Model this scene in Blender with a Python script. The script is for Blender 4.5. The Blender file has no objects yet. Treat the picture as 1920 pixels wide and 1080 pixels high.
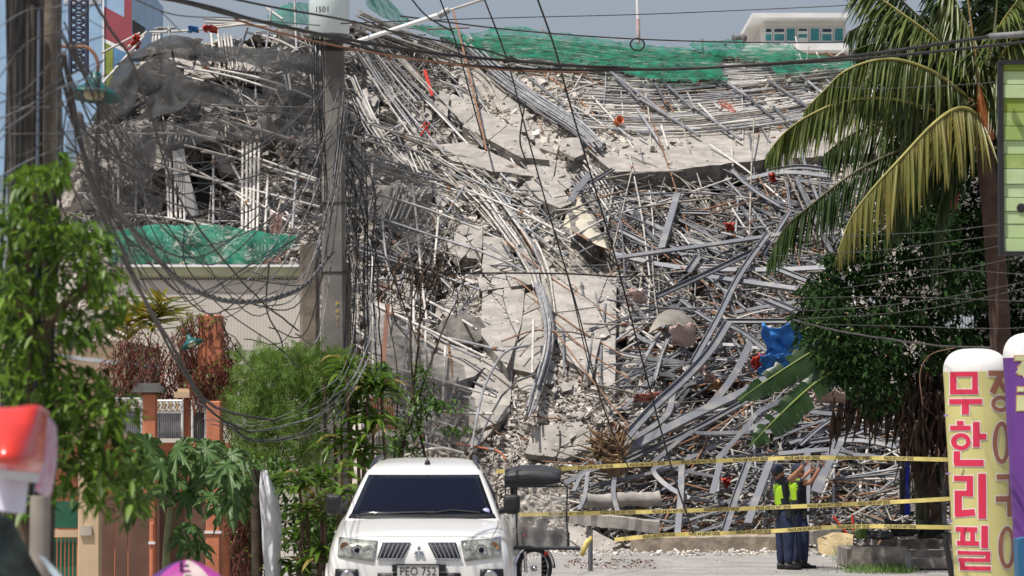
import bpy, bmesh, math, random
import numpy as np
from mathutils import Vector, Matrix, noise
random.seed(7)
C = bpy.context.scene.collection
SC = bpy.context.scene
R = math.radians
FPX = 6000.0            # focal length in pixels of the 1920 px wide photograph
CAMZ = 2.1
PITCH = math.atan(280/6000)

# ------------------------------------------------------------ camera
cam_d = bpy.data.cameras.new('camera'); cam = bpy.data.objects.new('camera', cam_d); C.objects.link(cam)
cam_d.sensor_width = 36; cam_d.lens = 36*FPX/1920; cam_d.clip_end = 5000; cam_d.clip_start = .5
cam.location = (0, 0, CAMZ); cam.rotation_euler = (math.pi/2+PITCH, 0, 0)
cam_d.dof.use_dof = True; cam_d.dof.focus_distance = 60; cam_d.dof.aperture_fstop = 5.6
SC.camera = cam

# ------------------------------------------------------------ sky, sun, exposure
sun_dir = Vector((-.30, -.27, .92)).normalized()
el = math.asin(sun_dir.z); rot = math.atan2(sun_dir.x, sun_dir.y)
w = bpy.data.worlds.new('World'); SC.world = w; w.use_nodes = True
nt = w.node_tree; bg = nt.nodes['Background']
sky = nt.nodes.new('ShaderNodeTexSky'); sky.sky_type = 'NISHITA'; sky.sun_disc = False
sky.sun_elevation = el; sky.sun_rotation = rot; sky.air_density = 1.0; sky.dust_density = 3.0; sky.ozone_density = 1.5
hs = nt.nodes.new('ShaderNodeHueSaturation'); hs.inputs['Saturation'].default_value = .55
tn = nt.nodes.new('ShaderNodeMixRGB'); tn.blend_type = 'MULTIPLY'; tn.inputs[0].default_value = 1; tn.inputs[2].default_value = (1.06, 1.07, 1.14, 1)
nt.links.new(sky.outputs[0], hs.inputs['Color']); nt.links.new(hs.outputs[0], tn.inputs[1]); nt.links.new(tn.outputs[0], bg.inputs['Color'])
bg.inputs['Strength'].default_value = .10
sl = bpy.data.lights.new('sun', 'SUN'); sl.energy = 5.0; sl.angle = R(.5); sl.color = (1, .955, .89)
sun = bpy.data.objects.new('sun', sl); C.objects.link(sun); sun.rotation_euler = sun_dir.to_track_quat('Z', 'Y').to_euler()
sun.location = (0, 0, 40)
SC.view_settings.view_transform = 'Standard'; SC.view_settings.look = 'None'
SC.view_settings.exposure = 0; SC.view_settings.gamma = 1; SC.view_settings.use_curve_mapping = False

# ------------------------------------------------------------ helpers
cp, sp = math.cos(PITCH), math.sin(PITCH)
def P(px, py, D):
    """world point at world distance D (metres along +Y) that a photograph pixel looks at"""
    x = (px-960)/FPX; y = (540-py)/FPX
    t = D/(cp-y*sp)
    return Vector((x*t, D, CAMZ+t*(y*cp+sp)))
def U(D): return D/FPX                       # metres per photograph pixel at distance D
def rnd(a, b): return random.uniform(a, b)

def tag(o, label=None, cat=None, group=None, kind=None):
    if label: o['label'] = label
    if cat: o['category'] = cat
    if group: o['group'] = group
    if kind: o['kind'] = kind
    return o
def empty(name, loc, label=None, cat=None, group=None, rz=0):
    o = bpy.data.objects.new(name, None); C.objects.link(o); o.location = loc; o.rotation_euler = (0, 0, rz)
    o.empty_display_size = .2
    bpy.context.view_layer.update()
    return tag(o, label, cat, group)

class MB:
    def __init__(s): s.v = []; s.f = []; s.m = []; s.sm = []
    def add(s, vs, fs, m=0, smooth=False):
        b = len(s.v); s.v += [tuple(v) for v in vs]
        s.f += [tuple(i+b for i in f) for f in fs]; s.m += [m]*len(fs); s.sm += [smooth]*len(fs)
    def box(s, c, size, rot=None, m=0):
        hx, hy, hz = size[0]/2, size[1]/2, size[2]/2
        vs = [Vector((x, y, z)) for x in (-hx, hx) for y in (-hy, hy) for z in (-hz, hz)]
        if rot is not None: vs = [rot @ v for v in vs]
        c = Vector(c)
        s.add([v+c for v in vs], [(0,1,3,2),(4,6,7,5),(0,4,5,1),(2,3,7,6),(0,2,6,4),(1,5,7,3)], m)
    def tube(s, pts, r, n=6, m=0, caps=True, r2=None):
        pts = [Vector(p) for p in pts]; k = len(pts)
        vs = []; fs = []
        up = Vector((0, 0, 1))
        t0 = (pts[1]-pts[0]).normalized()
        if abs(t0.z) > .9: up = Vector((1, 0, 0))
        a = t0.cross(up).normalized()
        for i, p in enumerate(pts):
            t = (pts[min(i+1, k-1)]-pts[max(i-1, 0)]).normalized()
            a = (a-t*a.dot(t)).normalized(); b = t.cross(a)
            if hasattr(r, '__len__'): rr = r[i]
            else: rr = r if r2 is None else r+(r2-r)*i/(k-1)
            for j in range(n):
                th = 2*math.pi*j/n
                vs.append(p+a*(rr*math.cos(th))+b*(rr*math.sin(th)))
        for i in range(k-1):
            for j in range(n):
                fs.append((i*n+j, i*n+(j+1)%n, (i+1)*n+(j+1)%n, (i+1)*n+j))
        s.add(vs, fs, m, True)
        if caps:
            s.add(vs[:n], [tuple(range(n))[::-1]], m); s.add(vs[-n:], [tuple(range(n))], m)
    def sweep(s, pts, prof, nrm, m=0):
        pts = [Vector(p) for p in pts]; k = len(pts); n = len(prof); nrm = Vector(nrm)
        vs = []; fs = []
        for i, p in enumerate(pts):
            t = (pts[min(i+1, k-1)]-pts[max(i-1, 0)]).normalized()
            sd = t.cross(nrm).normalized(); nn = sd.cross(t).normalized()
            for (u, v) in prof: vs.append(p+sd*u+nn*v)
        for i in range(k-1):
            for j in range(n): fs.append((i*n+j, i*n+(j+1)%n, (i+1)*n+(j+1)%n, (i+1)*n+j))
        fs.append(tuple(range(n))[::-1]); fs.append(tuple((k-1)*n+j for j in range(n)))
        s.add(vs, fs, m)
    def prism(s, poly, d, m=0, m2=None):
        n = len(poly); d = Vector(d)
        vs = [Vector(p) for p in poly]+[Vector(p)+d for p in poly]
        s.add(vs, [tuple(range(n)), tuple(range(2*n-1, n-1, -1))], m)
        s.add(vs, [(i, (i+1) % n, n+(i+1) % n, n+i) for i in range(n)], m if m2 is None else m2)
    def lathe(s, prof, c, n=16, m=0, axis=None, smooth=True):
        c = Vector(c); vs = []; fs = []; k = len(prof)
        for (r_, z) in prof:
            for j in range(n):
                th = 2*math.pi*j/n; v = Vector((r_*math.cos(th), r_*math.sin(th), z))
                vs.append(c+(axis @ v if axis is not None else v))
        for i in range(k-1):
            for j in range(n): fs.append((i*n+j, i*n+(j+1) % n, (i+1)*n+(j+1) % n, (i+1)*n+j))
        s.add(vs, fs, m, smooth)
    def grid(s, rows, m=0, smooth=True):
        h = len(rows); k = len(rows[0]); vs = [p for r_ in rows for p in r_]
        s.add(vs, [(i*k+j, i*k+j+1, (i+1)*k+j+1, (i+1)*k+j) for i in range(h-1) for j in range(k-1)], m, smooth)
    def build(s, name, mats, parent=None, solid=0, label=None):
        me = bpy.data.meshes.new(name); 
        me.from_pydata(s.v, [], s.f)
        mats = mats if isinstance(mats, (list, tuple)) else [mats]
        for mt in mats: me.materials.append(mt)
        me.polygons.foreach_set('material_index', s.m); me.polygons.foreach_set('use_smooth', s.sm)
        me.update()
        o = bpy.data.objects.new(name, me); C.objects.link(o)
        if parent is not None:
            o.parent = parent; o.matrix_parent_inverse = parent.matrix_world.inverted()
        if solid:
            md = o.modifiers.new('solid', 'SOLIDIFY'); md.thickness = solid; md.offset = 0
        if label: o['label'] = label
        return o

def local(o):
    """move a top-level mesh's origin to its own middle"""
    me = o.data; n = len(me.vertices); a = np.empty(n*3); me.vertices.foreach_get('co', a); a = a.reshape(-1, 3)
    c = a.mean(0); a -= c; me.vertices.foreach_set('co', a.ravel()); o.location = c; return o

def cr(pts, n):
    """Catmull-Rom through pts (any dimension), n samples"""
    p = [np.array(q, float) for q in pts]
    if len(p) == 2: return [p[0]+(p[1]-p[0])*i/(n-1) for i in range(n)]
    p = [2*p[0]-p[1]]+p+[2*p[-1]-p[-2]]; out = []; k = len(p)-3
    for i in range(n):
        u = i/(n-1)*k; j = min(int(u), k-1); t = u-j
        a, b, c, d = p[j:j+4]
        out.append(.5*((2*b)+(-a+c)*t+(2*a-5*b+4*c-d)*t*t+(-a+3*b-3*c+d)*t**3))
    return out
def pip(x, y, poly):
    c = False; n = len(poly); j = n-1
    for i in range(n):
        xi, yi = poly[i]; xj, yj = poly[j]
        if (yi > y) != (yj > y) and x < (xj-xi)*(y-yi)/(yj-yi)+xi: c = not c
        j = i
    return c
def rough_poly(poly, step=14, amp=3):
    out = []; n = len(poly)
    for i in range(n):
        a, b = np.array(poly[i], float), np.array(poly[(i+1) % n], float); L = np.linalg.norm(b-a); k = max(1, int(L/step))
        for j in range(k):
            q = a+(b-a)*j/k
            if j: q = q+np.array([rnd(-amp, amp), rnd(-amp, amp)])
            out.append(tuple(q))
    return out

LANDMARKS = [('the pale transformer',617,35),('the white slanted panel',350,350),('the five tall white rods',470,350),('the green net above the beige wall',380,460),('the peak of the black net',335,75),
 ('the red strip',803,155),('the small crossed red bars',798,240),('the rusty leaning pole',880,150),('the orange bucket',1156,230),('the salmon red bars',1362,200),('the longest floor slab',1300,275),
 ('the pale triangular sheet',1095,420),('the tall facade slab',1100,600),('the bent grey pipe',905,740),('the dark round slab',863,632),('the torn stump',1140,840),('the bent metal sheet',1258,610),
 ('the blue tarpaulin',1472,655),('the pale wide flat bar',1255,410),('the arching beam by the palm',1500,320),('the two officers',1480,950),('the widest leaning plate',1552,875),('the fallen concrete beam',1150,985),
 ('the broken wall ridge',940,190),('the square wall block',878,450),('the tangle of thin twigs',790,515),('the rusty corrugated sheet',715,775),('the pipe stream',1020,620),('the white building',1500,60),('the banana leaves',1440,760)]
def whereis(x, y):
    n, lx, ly = min(LANDMARKS, key=lambda l: math.dist((x, y), l[1:])); dx, dy = x-lx, y-ly; d = math.hypot(dx, dy)
    if d < 22: return 'right at '+n
    w_ = ('left of' if dx < 0 else 'right of') if abs(dx) > abs(dy) else ('above' if dy < 0 else 'below')
    return ('just ' if d < 60 else '')+w_+' '+n

# ------------------------------------------------------------ materials
def M(name, col, rough=.8, metal=0., var=.2, scale=2., bump=0., bscale=25., col2=None, island=0., spec=.4, thr=(.4, .65), alpha=None, transl=0., emis=None, coat=0.):
    m = bpy.data.materials.new(name); m.use_nodes = True; n = m.node_tree.nodes; l = m.node_tree.links
    b = n['Principled BSDF']; geo = n.new('ShaderNodeNewGeometry')
    b.inputs['Roughness'].default_value = rough; b.inputs['Metallic'].default_value = metal
    b.inputs['Specular IOR Level'].default_value = spec
    if coat: b.inputs['Coat Weight'].default_value = coat; b.inputs['Coat Roughness'].default_value = .05
    nz = n.new('ShaderNodeTexNoise'); nz.inputs['Scale'].default_value = scale; nz.inputs['Detail'].default_value = 6; nz.inputs['Roughness'].default_value = .55
    l.new(geo.outputs['Position'], nz.inputs['Vector'])
    mr = n.new('ShaderNodeMapRange'); mr.inputs['From Min'].default_value = thr[0]; mr.inputs['From Max'].default_value = thr[1]
    l.new(nz.outputs['Fac'], mr.inputs['Value'])
    mx = n.new('ShaderNodeMixRGB'); l.new(mr.outputs[0], mx.inputs[0])
    c2 = col2 if col2 else tuple(min(1, c*(1+var)) for c in col)
    c1 = col if col2 else tuple(c*(1-var) for c in col)
    mx.inputs[1].default_value = (*c1, 1); mx.inputs[2].default_value = (*c2, 1)
    out = mx.outputs[0]
    if island:
        mi = n.new('ShaderNodeMapRange'); mi.inputs['To Min'].default_value = 1-island; mi.inputs['To Max'].default_value = 1+island
        l.new(geo.outputs['Random Per Island'], mi.inputs['Value'])
        mm = n.new('ShaderNodeVectorMath'); mm.operation = 'SCALE'; l.new(out, mm.inputs[0]); l.new(mi.outputs[0], mm.inputs['Scale']); out = mm.outputs[0]
    l.new(out, b.inputs['Base Color'])
    if bump:
        nb = n.new('ShaderNodeTexNoise'); nb.inputs['Scale'].default_value = bscale; nb.inputs['Detail'].default_value = 5
        l.new(geo.outputs['Position'], nb.inputs['Vector'])
        bp = n.new('ShaderNodeBump'); bp.inputs['Strength'].default_value = 1; bp.inputs['Distance'].default_value = bump
        l.new(nb.outputs['Fac'], bp.inputs['Height']); l.new(bp.outputs[0], b.inputs['Normal'])
    surf = b.outputs[0]; om = n['Material Output']
    if transl:
        tr = n.new('ShaderNodeBsdfTranslucent'); l.new(out, tr.inputs['Color']); ms = n.new('ShaderNodeMixShader'); ms.inputs[0].default_value = transl
        l.new(surf, ms.inputs[1]); l.new(tr.outputs[0], ms.inputs[2]); surf = ms.outputs[0]
    if alpha is not None:
        tp = n.new('ShaderNodeBsdfTransparent'); ms = n.new('ShaderNodeMixShader')
        n2 = n.new('ShaderNodeTexNoise'); n2.inputs['Scale'].default_value = 1.6; n2.inputs['Detail'].default_value = 7; sc_ = n.new('ShaderNodeVectorMath'); sc_.operation = 'MULTIPLY'; sc_.inputs[1].default_value = (2.2, 2.2, .8); l.new(geo.outputs['Position'], sc_.inputs[0]); l.new(sc_.outputs[0], n2.inputs['Vector'])
        ma = n.new('ShaderNodeMapRange'); ma.inputs['From Min'].default_value = .35; ma.inputs['From Max'].default_value = .65
        ma.inputs['To Min'].default_value = alpha[0]; ma.inputs['To Max'].default_value = alpha[1]
        l.new(n2.outputs['Fac'], ma.inputs['Value']); l.new(ma.outputs[0], ms.inputs[0]); l.new(tp.outputs[0], ms.inputs[1]); l.new(surf, ms.inputs[2]); surf = ms.outputs[0]
    l.new(surf, om.inputs['Surface'])
    if emis: b.inputs['Emission Color'].default_value = (*emis, 1); b.inputs['Emission Strength'].default_value = 1
    return m

m_conc   = M('concrete', (.27, .25, .225), .92, var=.3, scale=2.2, bump=.015, bscale=9, col2=(.38, .35, .31))
m_conc2  = M('concrete_dusty', (.27, .25, .225), .95, var=.2, scale=2.6, bump=.012, bscale=10, col2=(.39, .36, .325))
m_chunk  = M('rubble_chunk', (.47, .43, .385), .95, var=.2, scale=2.5, bump=.01, bscale=16, island=.33)
m_cdark  = M('concrete_shade_and_mortar', (.19, .175, .155), .95, var=.35, scale=4, bump=.02, bscale=12)  # darker tone that paints shade on slab edges; plain mortar colour too
m_debris = M('debris_and_gap_shade', (.11, .098, .085), .95, var=.5, scale=3, bump=.03, bscale=10, island=.3)  # dark debris and soil; also paints gap shade on the small rubble
m_pgrey  = M('galvanised_steel', (.27, .27, .275), .55, .2, var=.25, scale=5, island=.45)
m_ppale  = M('dust_coated_steel', (.49, .465, .425), .75, .05, var=.2, scale=4, island=.25)
m_pdusty = M('weathered_steel', (.25, .225, .19), .75, .1, var=.35, scale=5, island=.45)
m_rust   = M('rusty_steel', (.20, .095, .05), .85, .1, var=.4, scale=6, col2=(.29, .17, .11), island=.2)
m_beam   = M('blue_grey_steel', (.175, .18, .197), .55, .1, var=.14, scale=2, bump=.003, bscale=8, col2=(.27, .26, .24), island=.25, thr=(.5, .68))
m_beamd  = M('dark_grey_steel', (.095, .10, .112), .55, .1, var=.2, scale=2, col2=(.17, .17, .175), island=.2)
m_black  = M('black_rubber', (.018, .018, .019), .55, var=.2)
m_cable  = M('black_cable', (.025, .024, .023), .6, var=.3, scale=8)
m_cgrey  = M('faded_grey_cable', (.065, .06, .056), .7, var=.35, scale=8, island=.4)
m_clite  = M('pale_cable', (.17, .17, .17), .6, var=.3, scale=6, island=.2)
m_white  = M('white_paint', (.78, .78, .76), .5, var=.06, scale=1.5)
m_red    = M('red_plastic', (.58, .05, .03), .5, var=.2, scale=4)
m_orange = M('orange_plastic', (.62, .17, .07), .5, var=.2, scale=4)
m_pink   = M('pink_sacking', (.65, .42, .38), .8, var=.2, scale=9, col2=(.62, .56, .52))
m_blue   = M('blue_tarpaulin', (.04, .21, .56), .75, var=.25, scale=4)
m_tan    = M('tan_plaster', (.42, .30, .16), .9, var=.25, scale=4)
m_gnet   = M('green_safety_net', (.010, .20, .115), .7, var=.35, scale=3, alpha=(.3, .95), transl=.35)
m_gnet2  = M('thin_green_net', (.015, .24, .15), .7, var=.3, scale=3, alpha=(.42, .8), transl=.3)
m_bnet   = M('black_shade_net', (.026, .0255, .025), .85, var=.3, scale=3, alpha=(.34, .66))
m_bnet2  = M('folded_black_net', (.028, .028, .027), .8, var=.3, scale=3, alpha=(.76, .97))
# ------------------------------------------------------------ the collapsed building: depth of its slope at each place
def gs(x, y, b):
    cx, cy, rx, ry, a = b; q = ((x-cx)/rx)**2+((y-cy)/ry)**2
    return a*math.exp(-q) if q < 6 else 0
RECESS = [(1340,460,230,140,1.6),(1330,680,170,90,1.2),(1480,850,230,80,1.2),(1250,910,150,50,.8),(900,140,60,60,.6),(860,230,60,30,1.4),
          (370,370,60,60,2.2),(430,320,80,40,1.6),(270,390,60,60,1.2),(300,200,60,50,1.4),(700,720,60,90,1.5),(800,560,110,40,1.2),(870,500,60,26,1.4),
          (1270,190,220,50,.8),(480,90,80,30,1.6),(1250,345,140,16,1.6),(1120,490,24,26,1.2),(1330,745,60,26,1.8),(1640,860,100,90,.8),(860,640,40,30,1.2)]
BULGE  = [(1000,620,120,120,.8),(1040,760,120,60,.8),(930,250,120,40,.6),(700,280,100,80,.4)]
GAP_SHADE   = [(1350,450,230,130,.9),(1330,620,190,110,.6),(1480,850,240,90,.9),(1250,900,150,60,.8),(370,370,70,70,1),(300,190,120,60,.7),(270,400,90,70,.6),  # blobs where the shade of gaps is painted into the rubble colour
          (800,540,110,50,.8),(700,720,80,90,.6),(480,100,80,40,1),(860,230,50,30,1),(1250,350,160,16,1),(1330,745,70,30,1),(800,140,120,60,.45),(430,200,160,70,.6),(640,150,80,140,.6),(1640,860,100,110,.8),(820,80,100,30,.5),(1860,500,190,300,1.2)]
def Dm(x, y):
    h = max(-.1, (1010-y)/900)
    hh = max(h, 0)
    d1 = 62+4*h+24*hh**1.6
    d2 = 66+5*h+7*hh**2
    t = min(1, max(0, (x-520)/330)); t = t*t*(3-2*t)
    d = d2*(1-t)+d1*t
    for b in RECESS: d += gs(x, y, b)
    for b in BULGE: d -= gs(x, y, b)
    return d
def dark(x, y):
    return min(1, sum(gs(x, y, b) for b in GAP_SHADE))
TOPX = [60,130,190,240,280,340,400,560,640,700,760,860,960,1080,1200,1320,1440,1560,1700,1900,2000]
TOPY = [360,300,200,130,85,82,75,60,35,60,68,74,72,82,94,104,110,122,132,150,160]
def topy(x): return float(np.interp(x, TOPX, TOPY))
def S(x, y, lift=0): return P(x, y, Dm(x, y)-lift)

def bump(x, y):
    q = Vector((x*.012, y*.012, 0)); k = 1-.85*min(1, gs(x, y, (1020, 720, 150, 190, 1.3)))
    return (noise.fractal(q, .9, 2.1, 3)*.35 + noise.fractal(q*5, .8, 2.1, 2)*.14+ (noise.cell(q*4.3)-.5)*.15)*k
def make_mound():
    mb = MB(); xs = list(range(60, 1960, 6)); nr = 168
    col = []; vs = []
    for i in range(nr+1):
        for x in xs:
            ty = topy(x)+6*noise.noise(Vector((x*.05, 0, 3)))+3*noise.noise(Vector((x*.2, 0, 7))); y = ty+(1050-ty)*(1-i/nr)
            d = Dm(x, y)
            p = P(x, y, d)
            q = Vector((x*.012, y*.012, 0))
            n1 = bump(x, y)
            p.y -= n1; p.z += n1*.35
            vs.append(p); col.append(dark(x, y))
    # the far side of the heap falls back to the ground
    nx = len(xs)
    for k, (dy, zf) in enumerate(((4, .9), (14, .55), (26, 0), )):
        for j in range(nx):
            p = vs[nr*nx+j]; vs.append(Vector((p.x, p.y+dy, p.z*zf-.3))); col.append(.2)
    rows = nr+1+3
    fs = [(i*nx+j, i*nx+j+1, (i+1)*nx+j+1, (i+1)*nx+j) for i in range(rows-1) for j in range(nx-1)]
    mb.add(vs, fs, 0, False)
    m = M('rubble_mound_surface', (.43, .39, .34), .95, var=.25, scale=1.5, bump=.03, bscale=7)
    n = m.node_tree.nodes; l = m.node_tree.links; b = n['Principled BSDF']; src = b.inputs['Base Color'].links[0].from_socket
    at = n.new('ShaderNodeAttribute'); at.attribute_name = 'gap_shade'; mx = n.new('ShaderNodeMixRGB')  # painted gap shade, blended into the mound colour
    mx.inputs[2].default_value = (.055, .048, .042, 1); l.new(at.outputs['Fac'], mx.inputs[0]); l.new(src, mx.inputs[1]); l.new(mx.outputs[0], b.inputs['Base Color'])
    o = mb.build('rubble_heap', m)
    a = o.data.attributes.new('gap_shade', 'FLOAT', 'POINT'); a.data.foreach_set('value', col)
    tag(o, 'huge sloping heap of crushed concrete from the collapsed building', 'rubble', kind='stuff')
make_mound()

# ------------------------------------------------------------ chunks of broken concrete
def hull_variant(n=10, flat=.6):
    bm = bmesh.new()
    for i in range(n):
        v = Vector((random.gauss(0, 1), random.gauss(0, 1), random.gauss(0, 1))).normalized()
        v = Vector((max(-.75, min(.75, v.x)), max(-.7, min(.7, v.y)), max(-.6, min(.6, v.z))*flat)); bm.verts.new(v)
    r = bmesh.ops.convex_hull(bm, input=bm.verts)
    for e in set(r['geom_interior']+r['geom_unused']):
        if isinstance(e, bmesh.types.BMVert) and e.is_valid: bm.verts.remove(e)
    bm.verts.index_update(); bm.verts.ensure_lookup_table()
    V = np.array([v.co[:] for v in bm.verts]); F = [tuple(v.index for v in f.verts) for f in bm.faces]; bm.free()
    return V, F
HV = [hull_variant(random.choice((8, 9, 10, 12)), rnd(.45, 1)) for _ in range(14)]
def rotm(): 
    e = Matrix.Rotation(rnd(0, 6.28), 3, 'Z') @ Matrix.Rotation(rnd(-.7, .7), 3, 'X') @ Matrix.Rotation(rnd(-.7, .7), 3, 'Y')
    return np.array(e)
# where rubble lies: (polygon, count, size range px, material weight to dark)
ZONES = [
 ([(860,560),(1160,520),(1160,880),(880,880)], 13000, (3, 15), 'in the pale slope at the centre of the heap'),
 ([(640,60),(900,80),(1040,300),(1060,520),(840,540),(660,330)], 6500, (4, 20), 'among the bent pipes of the upper slope'),
 ([(130,330),(280,90),(600,70),(640,340),(600,490),(180,490)], 4200, (5, 24), 'behind the black nets of the left side'),
 ([(640,330),(860,420),(880,840),(700,850),(650,600)], 2600, (5, 20), 'beside the leaning poles left of the centre'),
 ([(880,90),(1640,120),(1640,300),(1050,300)], 3800, (4, 14), 'under the mat of pipes below the green net'),
 ([(1040,300),(1640,300),(1640,600),(1160,600)], 3000, (4, 16), 'between the tangled steel channels'),
 ([(1160,560),(1640,560),(1760,1000),(1080,1010),(1100,880)], 4600, (4, 20), 'in the lower right of the heap'),
 ([(900,840),(1190,870),(1190,1050),(1030,1050),(900,1000)], 3000, (3.5, 14), 'at the foot of the pale slope'),
 ([(1160,985),(1620,985),(1620,1045),(1160,1045)], 1000, (4, 14), 'at the edge of the road'),
]
chunks = []
for zi, (poly, cnt, (a, b), where) in enumerate(ZONES):
    x0, x1 = min(p[0] for p in poly), max(p[0] for p in poly); y0, y1 = min(p[1] for p in poly), max(p[1] for p in poly); k = 0
    while k < cnt:
        x, y = rnd(x0, x1), rnd(y0, y1); k += 1
        if not pip(x, y, poly) or y < topy(x)-2: continue
        s = a+(b-a)*random.random()**3.2
        if random.random() < .012: s *= 2.2
        chunks.append((s, x, y, zi))
chunks.sort(key=lambda c: -c[0])
hull_me = []
for V, F in HV:
    me = bpy.data.meshes.new('concrete_chunk'); me.from_pydata(V.tolist(), [], F); me.materials.append(m_chunk); hull_me.append(me)
big = MB(); NB = 300
for i, (s, x, y, zi) in enumerate(chunks):
    vi = random.randrange(len(HV)); D = Dm(x, y); sc = s*U(D)*.72
    p = P(x, y, D)
    q = Vector((x*.012, y*.012, 0))
    n1 = bump(x, y)
    p.y -= n1+.05; p.z += n1*.35
    Rm = rotm(); S3 = np.diag([sc*rnd(.8, 1.5), sc*rnd(.7, 1.2), sc*rnd(.6, 1.1)])
    if y > 985 and p.z < .05: p.z = .04
    if i < NB:
        o = bpy.data.objects.new('concrete_chunk', hull_me[vi]); C.objects.link(o)
        A = Rm @ S3; o.matrix_world = Matrix([list(A[0])+[p.x], list(A[1])+[p.y], list(A[2])+[p.z], [0, 0, 0, 1]])
        tag(o, ('large ' if i < 60 else '')+'broken chunk of concrete lying '+whereis(x, y), 'rubble', 'loose chunks of broken concrete on the heap')
    else:
        V, F = HV[vi]; W = V @ (Rm @ S3).T+np.array(p); big.add(W.tolist(), F, 1 if random.random() < .15+.7*dark(x, y) else 0)  # more dark chunks where gap shade is painted
o = big.build('small_rubble', [m_chunk, m_debris]); tag(o, 'countless small bits of broken concrete strewn over the heap', 'rubble', kind='stuff')

# ------------------------------------------------------------ concrete slabs
CHIPS = MB()
def slab(poly, thick, label, D=None, d=(0, .45, -1), mat=None, edge=None, name='concrete_slab', amp=2.5, lift=.35, tilt=0, group=None, chips=1.1):
    pp = rough_poly(poly, 16, amp); cx = sum(p[0] for p in poly)/len(poly); cy = sum(p[1] for p in poly)/len(poly)
    D0 = D if D else Dm(cx, cy)-lift
    g = (Dm(cx, cy-20)-Dm(cx, cy+20))/40 if D is None else .012
    g = max(.004, min(g, .05))+tilt
    top = [P(x, y, D0+g*(cy-y)) for x, y in pp]
    dv = Vector(d).normalized()*thick
    mb = MB()
    n = len(top); c = sum(top, Vector())/n
    bot = [t+dv+Vector((rnd(-.04, .04), rnd(-.04, .04), rnd(-.05, .05))) for t in top]
    mb.add(top+[c+Vector((0, -.01, .02))], [(i, (i+1) % n, n) for i in range(n)], 0)
    mb.add(top+bot, [(i, (i+1) % n, n+(i+1) % n, n+i) for i in range(n)], 1)  # sides and underside get the darker tone as painted shade
    mb.add(bot, [tuple(range(n))[::-1]], 1)
    if chips:
        for k in range(int(chips*n*3)):
            i = random.randrange(n); t = random.random()**.6; q = c.lerp(top[i].lerp(top[(i+1) % n], random.random()), t); s_ = U(D0)*(1+4.5*random.random()**2.5)*(1 if random.random() < .93 else 1.8); V, F = random.choice(HV)
            CHIPS.add((V @ (rotm() @ np.diag([s_, s_*.8, s_*.5])).T+np.array(q+Vector((0, -.005, .005)))).tolist(), F)
    o = mb.build(name, [mat or m_conc2, edge or m_cdark]); local(o)
    bm = bmesh.new(); bm.from_mesh(o.data); bmesh.ops.remove_doubles(bm, verts=bm.verts, dist=1e-5); bmesh.ops.recalc_face_normals(bm, faces=bm.faces); bm.to_mesh(o.data); bm.free()
    tag(o, label, 'slab', group); return o
def clip(poly, m, d):
    out = []; n = len(poly)
    for i in range(n):
        a, b = poly[i], poly[(i+1) % n]; fa = (a[0]-m[0])*d[0]+(a[1]-m[1])*d[1]; fb = (b[0]-m[0])*d[0]+(b[1]-m[1])*d[1]
        if fa <= 0: out.append(a)
        if fa*fb < 0: t = fa/(fa-fb); out.append((a[0]+(b[0]-a[0])*t, a[1]+(b[1]-a[1])*t))
    return out
def shatter(poly, n, thick, label, gap=1.6, lift=.4, tilt=0, jig=.1, **kw):
    """a cracked slab: pieces that fit together with open joints, each its own object"""
    x0, x1 = min(p[0] for p in poly), max(p[0] for p in poly); y0, y1 = min(p[1] for p in poly), max(p[1] for p in poly); S_ = []
    while len(S_) < n:
        q = (rnd(x0, x1), rnd(y0, y1))
        if pip(*q, poly): S_.append(q)
    for i, a in enumerate(S_):
        pc = list(poly)
        for j, b in enumerate(S_):
            if i == j: continue
            L = math.dist(a, b); d = ((b[0]-a[0])/L, (b[1]-a[1])/L); m = ((a[0]+b[0])/2-d[0]*gap/2, (a[1]+b[1])/2-d[1]*gap/2); pc = clip(pc, m, d)
            if len(pc) < 3: break
        if len(pc) < 3: continue
        pcx = sum(q[0] for q in pc)/len(pc)-(x0+x1)/2; pcy = sum(q[1] for q in pc)/len(pc)-(y0+y1)/2
        slab(pc, thick, ('upper' if pcy < 0 else 'lower')+' '+('left' if pcx < 0 else 'right')+' piece of the '+label, lift=lift+rnd(-jig, jig), tilt=tilt+rnd(-.004, .004), amp=1.1, group='pieces of the '+label, **kw)
shatter([(1078,248),(1200,236),(1400,228),(1632,212),(1640,288),(1440,298),(1250,320),(1150,322),(1112,292)], 4, .55, 'longest pale floor slab with a cracked surface under the mat of pipes', tilt=.012, gap=1.0, jig=.02)
shatter([(800,188),(850,176),(915,212),(965,240),(1030,300),(980,296),(905,256),(850,228)], 4, .5, 'tilted floor slab sliding down beside the red strip', lift=1.1)
slab([(792,272),(870,266),(930,290),(1010,332),(925,322),(850,302)], .3, 'tilted slab just below the small red frame', lift=.8)
slab([(835,108),(880,112),(935,160),(985,205),(1045,288),(1010,276),(930,210),(850,150)], .3, 'long narrow ridge of broken wall near the top of the heap', lift=.3, mat=m_conc)
slab([(1085,372),(1062,402),(1055,424),(1100,448),(1138,466),(1112,410)], .07, 'pale triangular sheet standing right of the pipe stream', lift=1.2, chips=0, d=(0.6, 1, 0), mat=M('cream_board', (.45, .41, .32), .8, var=.1, scale=3))
shatter([(852,420),(905,424),(902,486),(850,480)], 3, .3, 'square pale wall block left of the pipe stream', lift=.5)
slab([(906,442),(962,446),(966,512),(905,514)], .3, 'pale wall block beside the pipe stream, right of the square one', lift=.5)
shatter([(905,536),(940,522),(985,528),(978,606),(950,690),(902,628)], 6, .25, 'large pale leaning slab above the debris slope', lift=.7)
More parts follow.
